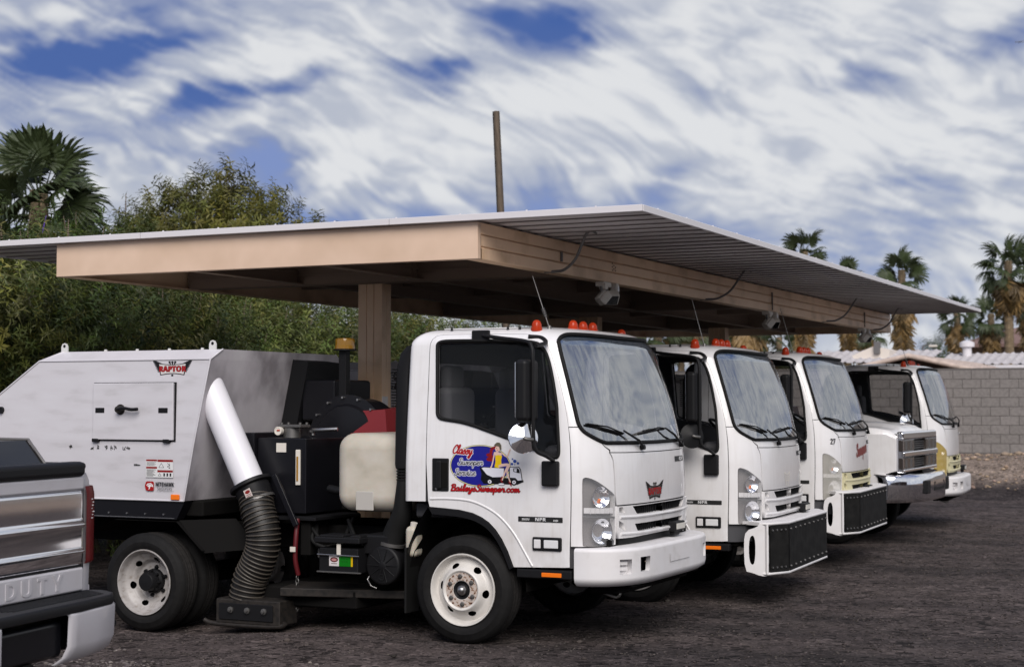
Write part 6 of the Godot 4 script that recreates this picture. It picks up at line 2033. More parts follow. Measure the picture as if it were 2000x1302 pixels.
func make_floodlights() -> void:
	var lab := ["twin floodlight with motion sensor under the beam behind the nearest truck", "twin floodlight under the beam above the third sweeper truck", "twin floodlight at the far end of the carport beam"]
	var zz := [-3.2, -8.5, -13.4]
	for k in 3:
		var t := thing("floodlight", lab[k], "floodlight", Vector3(-0.15, 2.94, zz[k]), 0.0, "floodlights under the carport beam")
		put("mount", MB.new().box(Vector3(0.0, -0.025, 0.05), Vector3(0.09, 0.05, 0.2), 0.012, 2).done(), M.fixture, t)
		put("mount_arm", MB.new().box(Vector3(0.03, -0.05, 0.12), Vector3(0.07, 0.06, 0.07), 0.012, 2).done(), M.fixture, t)
		var s := put("motion_sensor", MB.new().box(Vector3(0.03, -0.05, -0.16), Vector3(0.07, 0.1, 0.07), 0.02, 3).done(), M.fixture, t)
		put("sensor_window", MB.new().box(Vector3(0.067, -0.055, -0.16), Vector3(0.004, 0.05, 0.04), 0.002).done(), M.letter, s)
		for j in 2:
			var b := rot(Vector3.UP, 40.0 if j == 0 else -50.0) * rot(Vector3(0, 0, 1), -40.0)
			var o := Vector3(0.05, -0.16, 0.16) if j == 0 else Vector3(0.06, -0.15, 0.02)
			var h := put("lamp_head", MB.new().box(Vector3.ZERO, Vector3(0.08, 0.12, 0.15), 0.015, 2).done(), M.fixture, t, xf(o, b))
			put("lamp_glass", MB.new().box(Vector3(0.041, 0, 0), Vector3(0.006, 0.095, 0.125), 0.002).done(), M.blackglass, h)
			for f in 5: put("cooling_fin", MB.new().box(Vector3(-0.045, 0, -0.055 + f * 0.027), Vector3(0.02, 0.1, 0.006)).done(), M.fixture, h)
			put("swivel", MB.new().tube([o + Vector3(-0.02, 0.03, 0), Vector3(0.02, -0.05, o.z)], 0.013, 8).done(), M.dull, t)

# ------------------------------------------------------------------ block wall
func make_wall() -> void:
	var t := thing("block_wall", "grey concrete block wall along the far end of the yard", "wall", Vector3(0, 0, -26.5))
	var base := 0.72
	var q := RandomNumberGenerator.new(); q.seed = 77
	put("mortar", MB.new().box(Vector3(-1.0, base + 0.93, 0), Vector3(26.4, 1.92, 0.15)).done(), M.mortar, t)
	put("footing", MB.new().box(Vector3(-1.0, base - 0.09, 0), Vector3(26.6, 0.2, 0.26), 0.01).done(), M.mortar, t)
	var whole := MB.new().box(Vector3.ZERO, Vector3(0.396, 0.196, 0.17), 0.006).done()
	var halfb := MB.new().box(Vector3.ZERO, Vector3(0.196, 0.196, 0.17), 0.006).done()
	var full := MB.new()
	var made := 0
	for r in 9:
		var y := base + 0.1 + r * 0.2055
		# panels end at upright control joints, as built
		var x := -13.9
		var k := 0
		while x < 12.0:
			var start_half := k == 0 and r % 2 == 1
			var panel_end := x + 4.9
			var xx := x
			while xx < panel_end - 0.05:
				var w := 0.408
				if (xx == x and start_half) or panel_end - xx < 0.3: w = 0.208
				if r % 2 == 1 and xx == x: w = 0.208
				var p := Vector3(xx + w / 2, y, q.randf_range(-0.002, 0.003))
				var m: Mesh = whole if w > 0.3 else halfb
				if xx > -6.6 and made < 290:
					put("block", m, M.block[q.randi() % 4], t, xf(p))
					made += 1
				else:
					full.box(p, Vector3(w - 0.012, 0.196, 0.17), 0.006)
				xx += w
			x = panel_end + 0.012
			k += 1
	var rest := put("blocks", full.done(), M.block[1], t)
	stuff(rest)

# ------------------------------------------------------------------ plants
func leaf_shape(m: MB, p: Vector3, dir: Vector3, up: Vector3, ln: float, wd: float, droop := 0.25) -> void:
	var s := dir.cross(up).normalized() * wd / 2
	var a := p + dir * ln * 0.45 + up * ln * 0.05
	var e := p + dir * ln - Vector3(0, droop * ln, 0)
	m.face([p, a + s, e])
	m.face([p, e, a - s])

func sprig(seed_: int, ln: float, leaves: int, leaf: float, wide: float, up_bias: float) -> ArrayMesh:
	var q := RandomNumberGenerator.new(); q.seed = seed_
	var m := MB.new()
	m.tube([Vector3.ZERO, Vector3(0.02 * ln, 0.55 * ln, 0), Vector3(0, ln, 0.04 * ln)], 0.0035, 3, false, 0.0015)
	for k in leaves:
		var f := 0.15 + 0.85 * k / leaves
		var a := k * 2.4 + q.randf_range(-0.4, 0.4)
		var d := Vector3(cos(a), up_bias + q.randf_range(-0.25, 0.35), sin(a)).normalized()
		leaf_shape(m, Vector3(0, f * ln, 0), d, d.cross(Vector3(-sin(a), 0, cos(a))).normalized(), leaf * q.randf_range(0.7, 1.2), wide * q.randf_range(0.8, 1.2))
	return m.done()

func ball_dir(q: RandomNumberGenerator) -> Vector3:
	var y := q.randf_range(-1, 1)
	var a := q.randf() * TAU
	return Vector3(cos(a) * sqrt(1 - y * y), y, sin(a) * sqrt(1 - y * y))

func make_shrub(label: String, at: Vector3, size: Vector3, seed_: int, cnt: int, spikes: int, purple: int, mesh_a: Mesh, mesh_b: Mesh) -> void:
	var q := RandomNumberGenerator.new(); q.seed = seed_
	var t := thing("flowering_shrub", label, "shrub", at, 0.0, "tall flowering shrubs of the hedge behind the trucks")
	var st := MB.new()
	var lumps := []
	for k in 11:
		var c := Vector3(q.randf_range(-0.42, 0.42) * size.x, size.y * q.randf_range(0.3, 0.82), q.randf_range(-0.42, 0.42) * size.z)
		lumps.append([c, q.randf_range(0.26, 0.4) * size.x, q.randf_range(0.55, 1.45), q.randf_range(0.85, 1.35)])
		st.tube(curve3([Vector3(c.x * 0.15, 0, c.z * 0.15), Vector3(c.x * 0.5, c.y * 0.5, c.z * 0.45), c], 4), 0.035, 6, false, 0.01)
	put("stem", st.done(), M.bark, t)
	for part in [[mesh_a, M.leafa, cnt], [mesh_b, M.leafc, cnt * 2 / 3]]:  # the darker inner leaves paint in the shadow inside each shrub
		var xs := []
		var cs := []
		for i in part[2]:
			var l: Array = lumps[q.randi() % lumps.size()]
			var d := ball_dir(q)
			var p: Vector3 = l[0] + d * l[1] * (pow(q.randf(), 0.45) if part[1] == M.leafa else pow(q.randf(), 0.8) * 0.92) * Vector3(1, 1.12, 1)
			if p.y < 0.15: p.y = q.randf_range(0.15, size.y * 0.5)
			var g := (d * 0.8 + Vector3(q.randf_range(-0.5, 0.5), 0.55, q.randf_range(-0.5, 0.5))).normalized()
			var s := q.randf_range(0.7, 1.25)
			xs.append(Transform3D(along(g).rotated(g, q.randf() * TAU).scaled(Vector3(s, s, s)), p))
			var b := q.randf_range(0.6, 1.35)
			b *= l[2]
			cs.append(Color(b * q.randf_range(0.85, 1.15) * l[3], b, b * q.randf_range(0.6, 1.0)))
		many("foliage", part[0], part[1], xs, t, cs)
	# upright seed spikes, and a few still in flower
	var sp := MB.new()
	sp.tube([Vector3.ZERO, Vector3(0.01, 0.14, 0), Vector3(0, 0.3, 0.01)], 0.004, 4, false, 0.002)
	for k in 9: sp.lathe([Vector2(0.0, 0.05 + k * 0.026), Vector2(0.02 - k * 0.0014, 0.06 + k * 0.026), Vector2(0.004, 0.074 + k * 0.026)], 6, 10)
	var spm := sp.done()
	for kind in [["seed_spikes", M.spike, spikes], ["flower_spikes", M.purple, purple]]:
		var xs := []
		for i in kind[2]:
			var l: Array = lumps[q.randi() % lumps.size()]
			var d := ball_dir(q); d.y = absf(d.y)
			d = (d + Vector3(0, 0.35, 0)).normalized()
			var s := q.randf_range(0.45, 0.8)
			var g := (d * 0.5 + Vector3(0, 1, 0)).normalized()
			xs.append(Transform3D(along(g).scaled(Vector3(s, s, s)), l[0] + d * l[1] * Vector3(1.0, 1.12, 1.0)))
		if xs: many(kind[0], spm, kind[1], xs, t)

func make_hedge() -> void:
	var a := sprig(301, 0.3, 13, 0.095, 0.022, 0.35)
	var b := sprig(302, 0.28, 12, 0.09, 0.026, 0.2)
	var words := ["shrub with violet flower spikes at the near left end of the hedge", "dense dark shrub of the hedge behind the pickup", "dark leafy shrub behind the first truck's hopper", "shrub with dry seed spikes behind the hopper top", "green shrub just left of the first carport column", "shrub full of tan seed spikes behind the column", "light green shrub behind the first cab's rear edge", "shrub above the first cab's roof line", "pale shrub behind the cab roof of the nearest truck", "far leafy shrub where the hedge meets the palms", "last shrub at the far end of the hedge", "low shrub closing the hedge by the block wall"]
	var pts := [[-8.0, -1.2, 4.35, 3.2], [-8.3, -3.6, 3.95, 3.2], [-8.0, -5.6, 3.75, 3.0], [-8.3, -7.8, 3.65, 3.0], [-8.6, -10.0, 3.55, 3.0], [-8.9, -12.4, 3.5, 3.0], [-9.1, -14.6, 3.5, 3.0], [-9.4, -17.0, 3.35, 3.0], [-9.6, -19.4, 3.5, 3.0], [-9.9, -21.6, 3.45, 3.0], [-10.1, -23.8, 3.35, 2.8], [-11.6, -25.0, 3.0, 2.8]]
	for k in pts.size():
		var p: Array = pts[k]
		make_shrub(words[k], Vector3(p[0], -0.1, p[1]), Vector3(p[3], p[2], p[3]), 500 + k, 2500 if k < 7 else 1800, [26, 30, 40, 60, 40, 70, 50, 40, 60, 40, 30, 20][k], [9, 2, 1, 3, 0, 2, 0, 2, 3, 0, 0, 0][k], a, b)
	# a second, taller rank right behind the first ones
	var back := [[-10.6, -2.6, 4.3, 3.4], [-10.8, -6.0, 4.1, 3.4], [-11.2, -9.6, 3.9, 3.4], [-11.5, -13.2, 3.8, 3.4]]
	var w2 := ["tall shadowed shrub in the second rank behind the pickup", "tall shrub in the second rank behind the hopper", "tall shrub in the second rank left of the column", "tall shrub in the second rank right of the column"]
	for k in back.size():
		var p: Array = back[k]
		make_shrub(w2[k], Vector3(p[0], -0.1, p[1]), Vector3(p[3], p[2], p[3]), 600 + k, 1500, 25, 2, a, b)

func make_tree() -> void:
	var q := RandomNumberGenerator.new(); q.seed = 900
	var base := Vector3(-12.15, -0.1, -13.7)
	var t := thing("feathery_tree", "feathery green tree with an open crown standing behind the hedge", "tree", base)
	put("trunk", MB.new().tube(curve3([Vector3.ZERO, Vector3(0.1, 1.4, 0.05), Vector3(-0.05, 2.6, 0.1)]), 0.17, 10, false, 0.12).done(), M.bark, t)
	# directions across the view and along it
	var ax := Vector3(0.902, 0, -0.432)
	var az := Vector3(-0.432, 0, -0.902)
	var lumps := [[-1.75, 4.5, 0.85], [-1.35, 3.9, 0.8], [-0.95, 5.15, 0.75], [-0.2, 5.45, 0.72], [0.3, 5.0, 0.8], [-0.5, 4.5, 0.9], [0.35, 4.2, 0.8], [1.0, 5.0, 0.62], [1.3, 4.55, 0.7], [1.85, 4.75, 0.45], [1.95, 4.25, 0.5], [-0.1, 3.7, 0.9], [1.1, 3.8, 0.7], [-2.15, 4.0, 0.5], [0.05, 6.0, 0.36], [-0.75, 5.85, 0.3], [0.75, 5.55, 0.38], [-1.35, 5.0, 0.5], [-2.6, 3.9, 0.45]]
	var xs := []
	var cs := []
	var limbs := MB.new()
	for l in lumps:
		var c: Vector3 = ax * l[0] + Vector3(0, l[1], 0) + az * q.randf_range(-0.9, 0.9)
		var limb := curve3([Vector3(-0.05, 2.5, 0.1), Vector3(c.x * 0.4, 3.1 + (c.y - 3.1) * 0.35, c.z * 0.4), c], 5)
		limbs.tube(limb, 0.06, 6, false, 0.012)
		for k in 9:
			var e: Vector3 = c + ball_dir(q) * l[2] * 0.9
			limbs.tube([c.lerp(limb[limb.size() - 3], 0.4), c.lerp(e, 0.55), e], 0.012, 4, false, 0.003)
		var cntl := int(190 * l[2] * l[2] / 0.5)
		for i in cntl:
			var d := ball_dir(q)
			var p: Vector3 = c + d * l[2] * pow(q.randf(), 0.5) * Vector3(1, 0.8, 1)
			var g := (d * 0.9 + Vector3(q.randf_range(-0.6, 0.6), q.randf_range(-0.2, 0.6), q.randf_range(-0.6, 0.6))).normalized()
			var s := q.randf_range(0.7, 1.25)
			xs.append(Transform3D(along(g).rotated(g, q.randf() * TAU).scaled(Vector3(s, s, s)), p))
			var b := q.randf_range(0.65, 1.4)
			b *= 0.7 + 0.6 * absf(sin(l[0] * 7.3 + l[1] * 3.1))
			cs.append(Color(b * q.randf_range(0.95, 1.25), b, b * 0.7))
	put("limbs", limbs.done(), M.bark, t)
	many("crown", sprig(305, 0.36, 15, 0.13, 0.032, 0.1), M.leafb, xs, t, cs)
	# a lower neighbour that fills the gap towards the palm
	var t2 := thing("small_tree", "small dark tree between the big palm and the feathery tree", "tree", Vector3(-13.4, -0.1, -12.6))
	put("trunk", MB.new().tube(curve3([Vector3.ZERO, Vector3(0.05, 1.5, 0), Vector3(0, 3.4, 0.1)]), 0.1, 8, false, 0.05).done(), M.bark, t2)
	var xs2 := []
	var cs2 := []
	for l in [[0.0, 4.3, 0.6], [-0.5, 3.9, 0.6], [0.5, 3.8, 0.6], [0.15, 4.9, 0.35], [-0.6, 4.6, 0.3]]:
		var c: Vector3 = ax * l[0] + Vector3(0, l[1], 0)
		for i in int(260 * l[2]):
			var d := ball_dir(q)
			var g := (d + Vector3(0, 0.3, 0)).normalized()
			var s := q.randf_range(0.7, 1.2)
			xs2.append(Transform3D(along(g).rotated(g, q.randf() * TAU).scaled(Vector3(s, s, s)), c + d * l[2] * pow(q.randf(), 0.5)))
			var b := q.randf_range(0.6, 1.1)
			cs2.append(Color(b, b, b * 0.8))
	many("crown", sprig(306, 0.3, 13, 0.11, 0.03, 0.1), M.leafa, xs2, t2, cs2)

# one fan leaf: stalk along +y, then a fan of narrow folded blades; droop bends the tips down -z
func fan_leaf(seed_: int, stalk: float, blade: float, cnt: int, spread: float, droop: float, width: float) -> ArrayMesh:
	var q := RandomNumberGenerator.new(); q.seed = seed_
	var m := MB.new()
	m.tube([Vector3.ZERO, Vector3(0, stalk * 0.6, 0.03), Vector3(0, stalk, 0)], 0.014, 4, false, 0.009)
	for k in cnt:
		var a := deg_to_rad(lerpf(-spread, spread, float(k) / (cnt - 1)) + q.randf_range(-3, 3))
		var d := Vector3(sin(a), cos(a), 0)
		var s := Vector3(cos(a), -sin(a), 0)
		var l := blade * q.randf_range(0.82, 1.1) * (0.72 + 0.28 * cos(a))
		var dr := droop * q.randf_range(0.7, 1.4)
		var o := Vector3(0, stalk, 0)
		var w := width * q.randf_range(0.8, 1.1)
		var p1 := o + d * l * 0.5 + Vector3(0, 0, dr * l * 0.1)
		var p2 := o + d * l * 0.8 + Vector3(0, 0, dr * l * 0.38)
		var p3 := o + d * l * 0.97 + Vector3(0, 0, dr * l * 0.8)
		var f := Vector3(0, 0, -w * 0.3)
		m.face([o, p1 + s * w + f, p1])
		m.face([o, p1, p1 - s * w + f])
		m.face([p1, p1 + s * w + f, p2 + s * w * 0.7 + f])
		m.face([p1, p2 + s * w * 0.7 + f, p2])
		m.face([p1, p2, p2 - s * w * 0.7 + f])
		m.face([p1, p2 - s * w * 0.7 + f, p1 - s * w + f])
		m.face([p2, p2 + s * w * 0.7 + f, p3])
		m.face([p2, p3, p2 - s * w * 0.7 + f])
	return m.done()

var fans := []
var dead := []

func make_palm(label: String, crown: Vector3, foot: float, r: float, cnt: int, skirt: float, trunk: float, seed_: int, bare := 0.0, group := "skirted fan palms beyond the block wall") -> void:
	var q := RandomNumberGenerator.new(); q.seed = seed_
	var t := thing("fan_palm", label, "palm tree", Vector3(crown.x, foot, crown.z), 0.0, group)
	var h := crown.y - foot
	var tr := MB.new()
	var rows := []
	var steps := int(h / 0.12)
	for i in steps + 1:
		var f := float(i) / steps
		var rr := trunk * lerpf(1.12, 0.85, f) * (1.06 if i % 2 else 0.96)
		var row := PackedVector3Array()
		for k in 11:
			var a := TAU * (k % 10) / 10 + (0.3 if i % 2 else 0.0)
			row.append(Vector3(cos(a) * rr, h * f, sin(a) * rr))
		rows.append(row)
	tr.grid(rows, true, 1, 1, true)
	put("trunk", tr.done(), M.palmbark, t)
	for i in cnt:
		var f := float(i) / cnt
		var pitch := lerpf(80.0, -42.0, pow(f, 0.75)) + q.randf_range(-14, 14)
		var yaw := i * 137.5 + q.randf_range(-14, 14)
		var s := r * q.randf_range(0.75, 1.0)
		var b := rot(Vector3.UP, yaw) * rot(Vector3.RIGHT, 90.0 - pitch) * rot(Vector3.UP, q.randf_range(-75, 75))
		put("frond", fans[q.randi() % 3] if f < 0.6 else fans[3 + q.randi() % 2], M.palmleaf, t, Transform3D(b.scaled(Vector3(s, s, s)), Vector3(0, h - 0.1 - 0.35 * r * f, 0)))
	if skirt > 0:
		var n := int(14 + skirt * 26)
		for i in n:
			var f := float(i) / n
			var y := h - 0.35 * r - (skirt - r * 0.9) * f
			if y < 0.3: y = 0.3
			var pitch := lerpf(-48.0, -80.0, minf(1.0, f * 1.8)) + q.randf_range(-6, 8)
			var b := rot(Vector3.UP, i * 137.5 + q.randf_range(-20, 20)) * rot(Vector3.RIGHT, 90.0 - pitch) * rot(Vector3.UP, q.randf_range(-60, 60))
			var s := r * q.randf_range(0.75, 1.0)
			put("dead_frond", dead[q.randi() % 3], M.palmdry if q.randf() < 0.6 else M.palmold, t, Transform3D(b.scaled(Vector3(s, s, s)), Vector3(0, y, 0)))

func make_palms() -> void:
	for k in 3: fans.append(fan_leaf(410 + k, 0.55, 0.56, 28, 125.0, 0.45, 0.034))
	for k in 2: fans.append(fan_leaf(420 + k, 0.55, 0.56, 26, 115.0, 0.9, 0.032))
	for k in 3: dead.append(fan_leaf(430 + k, 0.3, 0.72, 14, 46.0, 0.5, 0.04))
	make_palm("large dark fan palm rising over the hedge beside the feathery tree", Vector3(-15.2, 5.75, -12.3), 0.0, 1.4, 36, 1.6, 0.2, 1, 0.0, "")
	make_palm("tall fan palm with a bare patterned trunk nearest the wall", Vector3(-3.67, 7.1, -51.0), 0.7, 1.3, 24, 1.75, 0.18, 2)
	make_palm("fan palm just past the tip of the carport roof", Vector3(-6.5, 5.55, -56.3), 0.7, 0.95, 20, 2.3, 0.16, 3)
	make_palm("fan palm between the roof tip and the tall bare trunk", Vector3(-5.6, 5.6, -59.0), 0.7, 0.95, 20, 2.4, 0.16, 4)
	make_palm("fan palm at the right edge behind the tall bare trunk", Vector3(-4.3, 6.5, -61.6), 0.7, 1.2, 20, 2.2, 0.17, 5)
	make_palm("fan palm standing over the far corner of the carport roof", Vector3(-6.8, 6.6, -47.3), 0.7, 1.0, 24, 3.0, 0.16, 6)
	make_palm("fan palm whose crown barely clears the carport roof", Vector3(-9.55, 6.7, -50.4), 0.7, 0.9, 20, 3.2, 0.16, 7)
	make_palm("fan palm with the highest crown above the carport roof edge", Vector3(-9.4, 7.15, -43.8), 0.7, 1.0, 24, 3.6, 0.17, 8)
	make_palm("fan palm with a tan skirt behind the second cab", Vector3(-11.8, 5.2, -45.0), 0.7, 1.2, 20, 2.4, 0.17, 9)
	make_palm("thin far palm between two skirted palms", Vector3(-11.9, 5.4, -63.8), 0.7, 1.1, 18, 1.9, 0.15, 10)
	make_palm("fan palm at the far end of the hedge under the carport", Vector3(-16.6, 4.7, -44.9), 0.7, 1.2, 20, 1.3, 0.17, 11)
	make_palm("fan palm above the gap between the first two cabs", Vector3(-14.0, 4.5, -41.7), 0.7, 1.2, 20, 1.4, 0.17, 12)
	make_palm("far slim palm left of the third column", Vector3(-18.0, 5.4, -55.3), 0.7, 1.3, 18, 0.9, 0.16, 13)
	make_palm("far palm hidden partly by the third column", Vector3(-15.4, 5.3, -49.9), 0.7, 1.2, 18, 1.6, 0.16, 14)
	make_palm("far palm right of the third column", Vector3(-14.9, 5.3, -52.3), 0.7, 1.3, 18, 1.8, 0.16, 15)
	make_palm("farthest low palm behind the third cab", Vector3(-15.6, 4.9, -62.0), 0.7, 1.3, 18, 1.5, 0.16, 16)
	# scrub between the palms
	var q := RandomNumberGenerator.new(); q.seed = 950
	var sp := sprig(307, 0.4, 13, 0.14, 0.04, 0.2)
	var lab := ["rounded bush under the palms behind the second cab", "rounded bush under the palms behind the third cab", "dark bush under the palms left of the third column", "far tree tops beyond the tiled roof"]
	var spot := [[-10.5, -48.0, 2.6, 2.4], [-11.0, -52.0, 2.8, 2.6], [-17.5, -48.0, 3.0, 3.0], [-11.5, -78.0, 4.6, 2.2]]
	for k in 4:
		var t := thing("bush", lab[k], "bush", Vector3(spot[k][0], 0.7, spot[k][1]), 0.0, "bushes beyond the block wall")
		put("stem", MB.new().tube([Vector3.ZERO, Vector3(0, spot[k][2] * 0.7, 0)], 0.08, 6, false, 0.03).done(), M.bark, t)
		var xs := []
		var cs := []
		for i in 900:
			var d := ball_dir(q)
			var p := Vector3(0, spot[k][2] * 0.55, 0) + d * Vector3(spot[k][3] * 0.55, spot[k][2] * 0.45, spot[k][3] * 0.55) * pow(q.randf(), 0.4)
			var g := (d + Vector3(0, 0.4, 0)).normalized()
			var s := q.randf_range(0.9, 1.5)
			xs.append(Transform3D(along(g).rotated(g, q.randf() * TAU).scaled(Vector3(s, s, s)), p))
			var b := q.randf_range(0.6, 1.2)
			cs.append(Color(b, b, b * 0.8))
		many("crown", sp, M.leafc, xs, t, cs)

# ------------------------------------------------------------------ houses
func roof_slope(a: Vector3, b: Vector3, c: Vector3, d: Vector3, pitch: float, rise: float) -> ArrayMesh:
	# a-b along the eave, d-c along the ridge; barrel tiles run up the slope
	var m := MB.new()
	var n := (b - a).cross(d - a).normalized()
	if n.y < 0: n = -n
	var cnt := int((b - a).length() / pitch)
	var rows := [PackedVector3Array(), PackedVector3Array()]
	for k in cnt * 4 + 1:
		var f := float(k) / (cnt * 4)
		var up: Vector3 = n * rise * maxf(0.0, sin(f * cnt * TAU))
		rows[0].append(a.lerp(b, f) + up)
		rows[1].append(d.lerp(c, f) + up)
	var full := []
	var courses := int((d - a).length() / 0.36)
	for j in courses:
		for e in [0.0, 0.98]:
			var r := PackedVector3Array()
			for k in rows[0].size(): r.append(rows[0][k].lerp(rows[1][k], (j + e) / courses) + n * (0.03 if e == 0.0 else 0.0))
			full.append(r)
	m.grid(full)
	return m.done()

func make_houses() -> void:
	# low tiled house whose gable faces the yard
	var t := thing("tiled_house", "low house with a pale pink tiled gable roof just beyond the wall", "house", Vector3(-3.9, 0.5, -35.0))
	var g := MB.new()
	g.prism(v2([-3.2, 0, 2.4, 0, 2.4, 2.0, 0, 2.54, -3.2, 1.85]), 9.0)
	put("wall", g.done(), M.darkwood, t)
	stuff(put("roof_tiles", roof_slope(Vector3(2.75, 2.02, 0.5), Vector3(2.75, 2.02, -9.5), Vector3(0, 2.66, -9.5), Vector3(0, 2.66, 0.5), 0.3, 0.05), M.tiles, t))
	stuff(put("roof_tiles", roof_slope(Vector3(-3.5, 1.86, -9.5), Vector3(-3.5, 1.86, 0.5), Vector3(0, 2.66, 0.5), Vector3(0, 2.66, -9.5), 0.3, 0.05), M.tiles, t))
	var bg := MB.new()
	bg.tube([Vector3(2.78, 2.0, 0.5), Vector3(0, 2.65, 0.5), Vector3(-3.5, 1.85, 0.5)], 0.075, 8)
	put("barge_tiles", bg.done(), M.tiles, t)
	put("window", MB.new().box(Vector3(1.5, 1.0, 0.01), Vector3(1.2, 0.8, 0.04)).done(), M.blackglass, t)
	# long roof facing the yard
	var t2 := thing("long_house", "long low house with a white barrel tile roof behind the patterned trunk", "house", Vector3(0, 0.7, -46.0))
	put("wall", MB.new().box(Vector3(2.0, 1.1, -2.5), Vector3(13.0, 2.3, 5.0)).done(), M.darkwood, t2)
	stuff(put("roof_tiles", roof_slope(Vector3(-5.3, 2.42, 0.4), Vector3(9.5, 2.42, 0.4), Vector3(9.5, 2.9, -2.2), Vector3(-5.3, 2.9, -2.2), 0.3, 0.05), M.tiles2, t2))
	put("fascia", MB.new().box(Vector3(2.1, 2.36, 0.42), Vector3(14.8, 0.14, 0.05), 0.01).done(), M.trim, t2)
	put("window", MB.new().box(Vector3(-1.5, 1.4, 0.01), Vector3(1.6, 0.9, 0.05)).done(), M.blackglass, t2)
	put("roof_vent", MB.new().at(xf(Vector3(-4.6, 2.85, -1.6))).lathe([Vector2(0.16, -0.3), Vector2(0.16, 0.25), Vector2(0.26, 0.28), Vector2(0.26, 0.42), Vector2(0.1, 0.5), Vector2(0, 0.5)], 16).done(), M.trim, t2)
	# white tiled roof further left, with a dark box on it
	var t3 := thing("white_roofed_house", "house with a white tile roof and a small pale gable behind the palms", "house", Vector3(-8.4, 0.7, -43.0))
	put("wall", MB.new().box(Vector3(0, 1.1, -2.5), Vector3(7.0, 2.4, 5.0)).done(), M.stucco2, t3)
	stuff(put("roof_tiles", roof_slope(Vector3(-4.0, 2.45, 0.4), Vector3(3.4, 2.45, 0.4), Vector3(3.4, 2.95, -2.4), Vector3(-4.0, 2.95, -2.4), 0.3, 0.05), M.tiles2, t3))
	var gb := MB.new().at(xf(Vector3(1.2, 2.5, -0.6)))
	gb.prism(v2([-0.5, 0, 0.75, 0, 0.75, 0.42, 0.2, 0.55, -0.5, 0.25]), 2.0)
	put("gable", gb.done(), M.stucco2, t3)
	put("cooler_box", MB.new().box(Vector3(1.55, 3.0, -0.6), Vector3(0.2, 0.42, 0.25), 0.02).done(), M.conduit, t3)
	# big brown house behind
	var t4 := thing("brown_house", "big brown stucco house with a dark hipped roof behind the long roof", "house", Vector3(-4.0, 0.7, -66.0))
	put("wall", MB.new().box(Vector3(2.0, 1.9, -4.0), Vector3(11.8, 3.8, 8.0)).done(), M.stucco, t4)
	var rf := MB.new()
	var e0 := Vector3(-4.4, 3.85, 0.6)
	var e1 := Vector3(8.5, 3.85, 0.6)
	var e2 := Vector3(8.5, 3.85, -8.6)
	var e3 := Vector3(-4.4, 3.85, -8.6)
	var r0 := Vector3(0.6, 5.5, -4.0)
	var r1 := Vector3(4.0, 5.5, -4.0)
	rf.face([e0, e1, r1, r0]); rf.face([e1, e2, r1]); rf.face([e2, e3, r0, r1]); rf.face([e3, e0, r0])
	rf.box(Vector3(2.05, 3.8, 0.62), Vector3(12.9, 0.16, 0.08)); rf.box(Vector3(-4.42, 3.8, -4.0), Vector3(0.08, 0.16, 9.2))
	put("roof", rf.done(), M.tiles3, t4)
	put("lower_roof", MB.new().box(Vector3(-4.6, 3.0, -1.0), Vector3(1.8, 0.12, 3.0)).done(), M.tiles3, t4)
	put("side_wing", MB.new().box(Vector3(-4.6, 1.45, -1.5), Vector3(1.5, 2.9, 2.6)).done(), M.stucco, t4)
	for x in [-1.5, 1.0, 4.0]: put("window", MB.new().box(Vector3(x, 2.6, 0.01), Vector3(0.9, 1.0, 0.06)).done(), M.blackglass, t4)
	# street lamp in the gap
	var l := thing("street_lamp", "small far street lamp seen between the palm skirts", "street lamp", Vector3(-10.65, 0.7, -70.0))
	put("post", MB.new().cyl(Vector3.ZERO, Vector3(0, 4.0, 0), 0.06, 0.04, 8).done(), M.conduit, l)
	put("lamp_arm", MB.new().tube([Vector3(0, 3.95, 0), Vector3(0.25, 4.05, 0), Vector3(0.5, 4.0, 0)], 0.035, 6).done(), M.conduit, l)
	put("lamp_head", MB.new().box(Vector3(0.5, 3.97, 0), Vector3(0.4, 0.12, 0.2), 0.04, 2).done(), M.fixture, l)

func make_pole() -> void:
	var t := put("timber_pole", MB.new().tube([Vector3(0, 0, 0), Vector3(0, 6.95, 0)], 0.075, 4, true, 0.062).done(), M.timber, self, Transform3D(rot(Vector3(0.43, 0, 0.9), 2.6) * rot(Vector3.UP, 20.0), Vector3(-6.35, -0.1, -14.2)))
	tag(t, "weathered square timber pole leaning slightly above the carport roof", "pole")

func make_plane() -> void:
	var t := thing("airliner", "tiny dark airliner crossing the clouds at the upper right", "airplane", Vector3(-430, 668, -3060), deg_to_rad(-154.0))
	var f := MB.new()
	f.tube([Vector3(8, 0, 0), Vector3(7.2, 0, 0), Vector3(5.5, 0.1, 0), Vector3(-4, 0.1, 0), Vector3(-8, 0.5, 0)], 1.0, 12, true, 0.5)
	put("fuselage", f.done(), M.plane, t)
	for s in [1.0, -1.0]:
		put("wing", MB.new().at(Transform3D(Basis(Vector3(1, 0, 0), Vector3(0, 0.08, s), Vector3(0, 1, 0)), Vector3(0.5, -0.4, 0))).prism(v2([1.5, 0, -1.5, 0, -3.2, 7.5, -2.2, 7.5]), 0.25).done(), M.plane, t)
		put("engine", MB.new().cyl(Vector3(0.8, -1.0, 2.6 * s), Vector3(-1.0, -0.9, 2.6 * s), 0.55, 0.45, 10).done(), M.plane, t)
	put("tail_fin", MB.new().prism(v2([-5.5, 0.5, -7.8, 0.5, -8.6, 3.2, -7.4, 3.2]), 0.25).done(), M.plane, t)

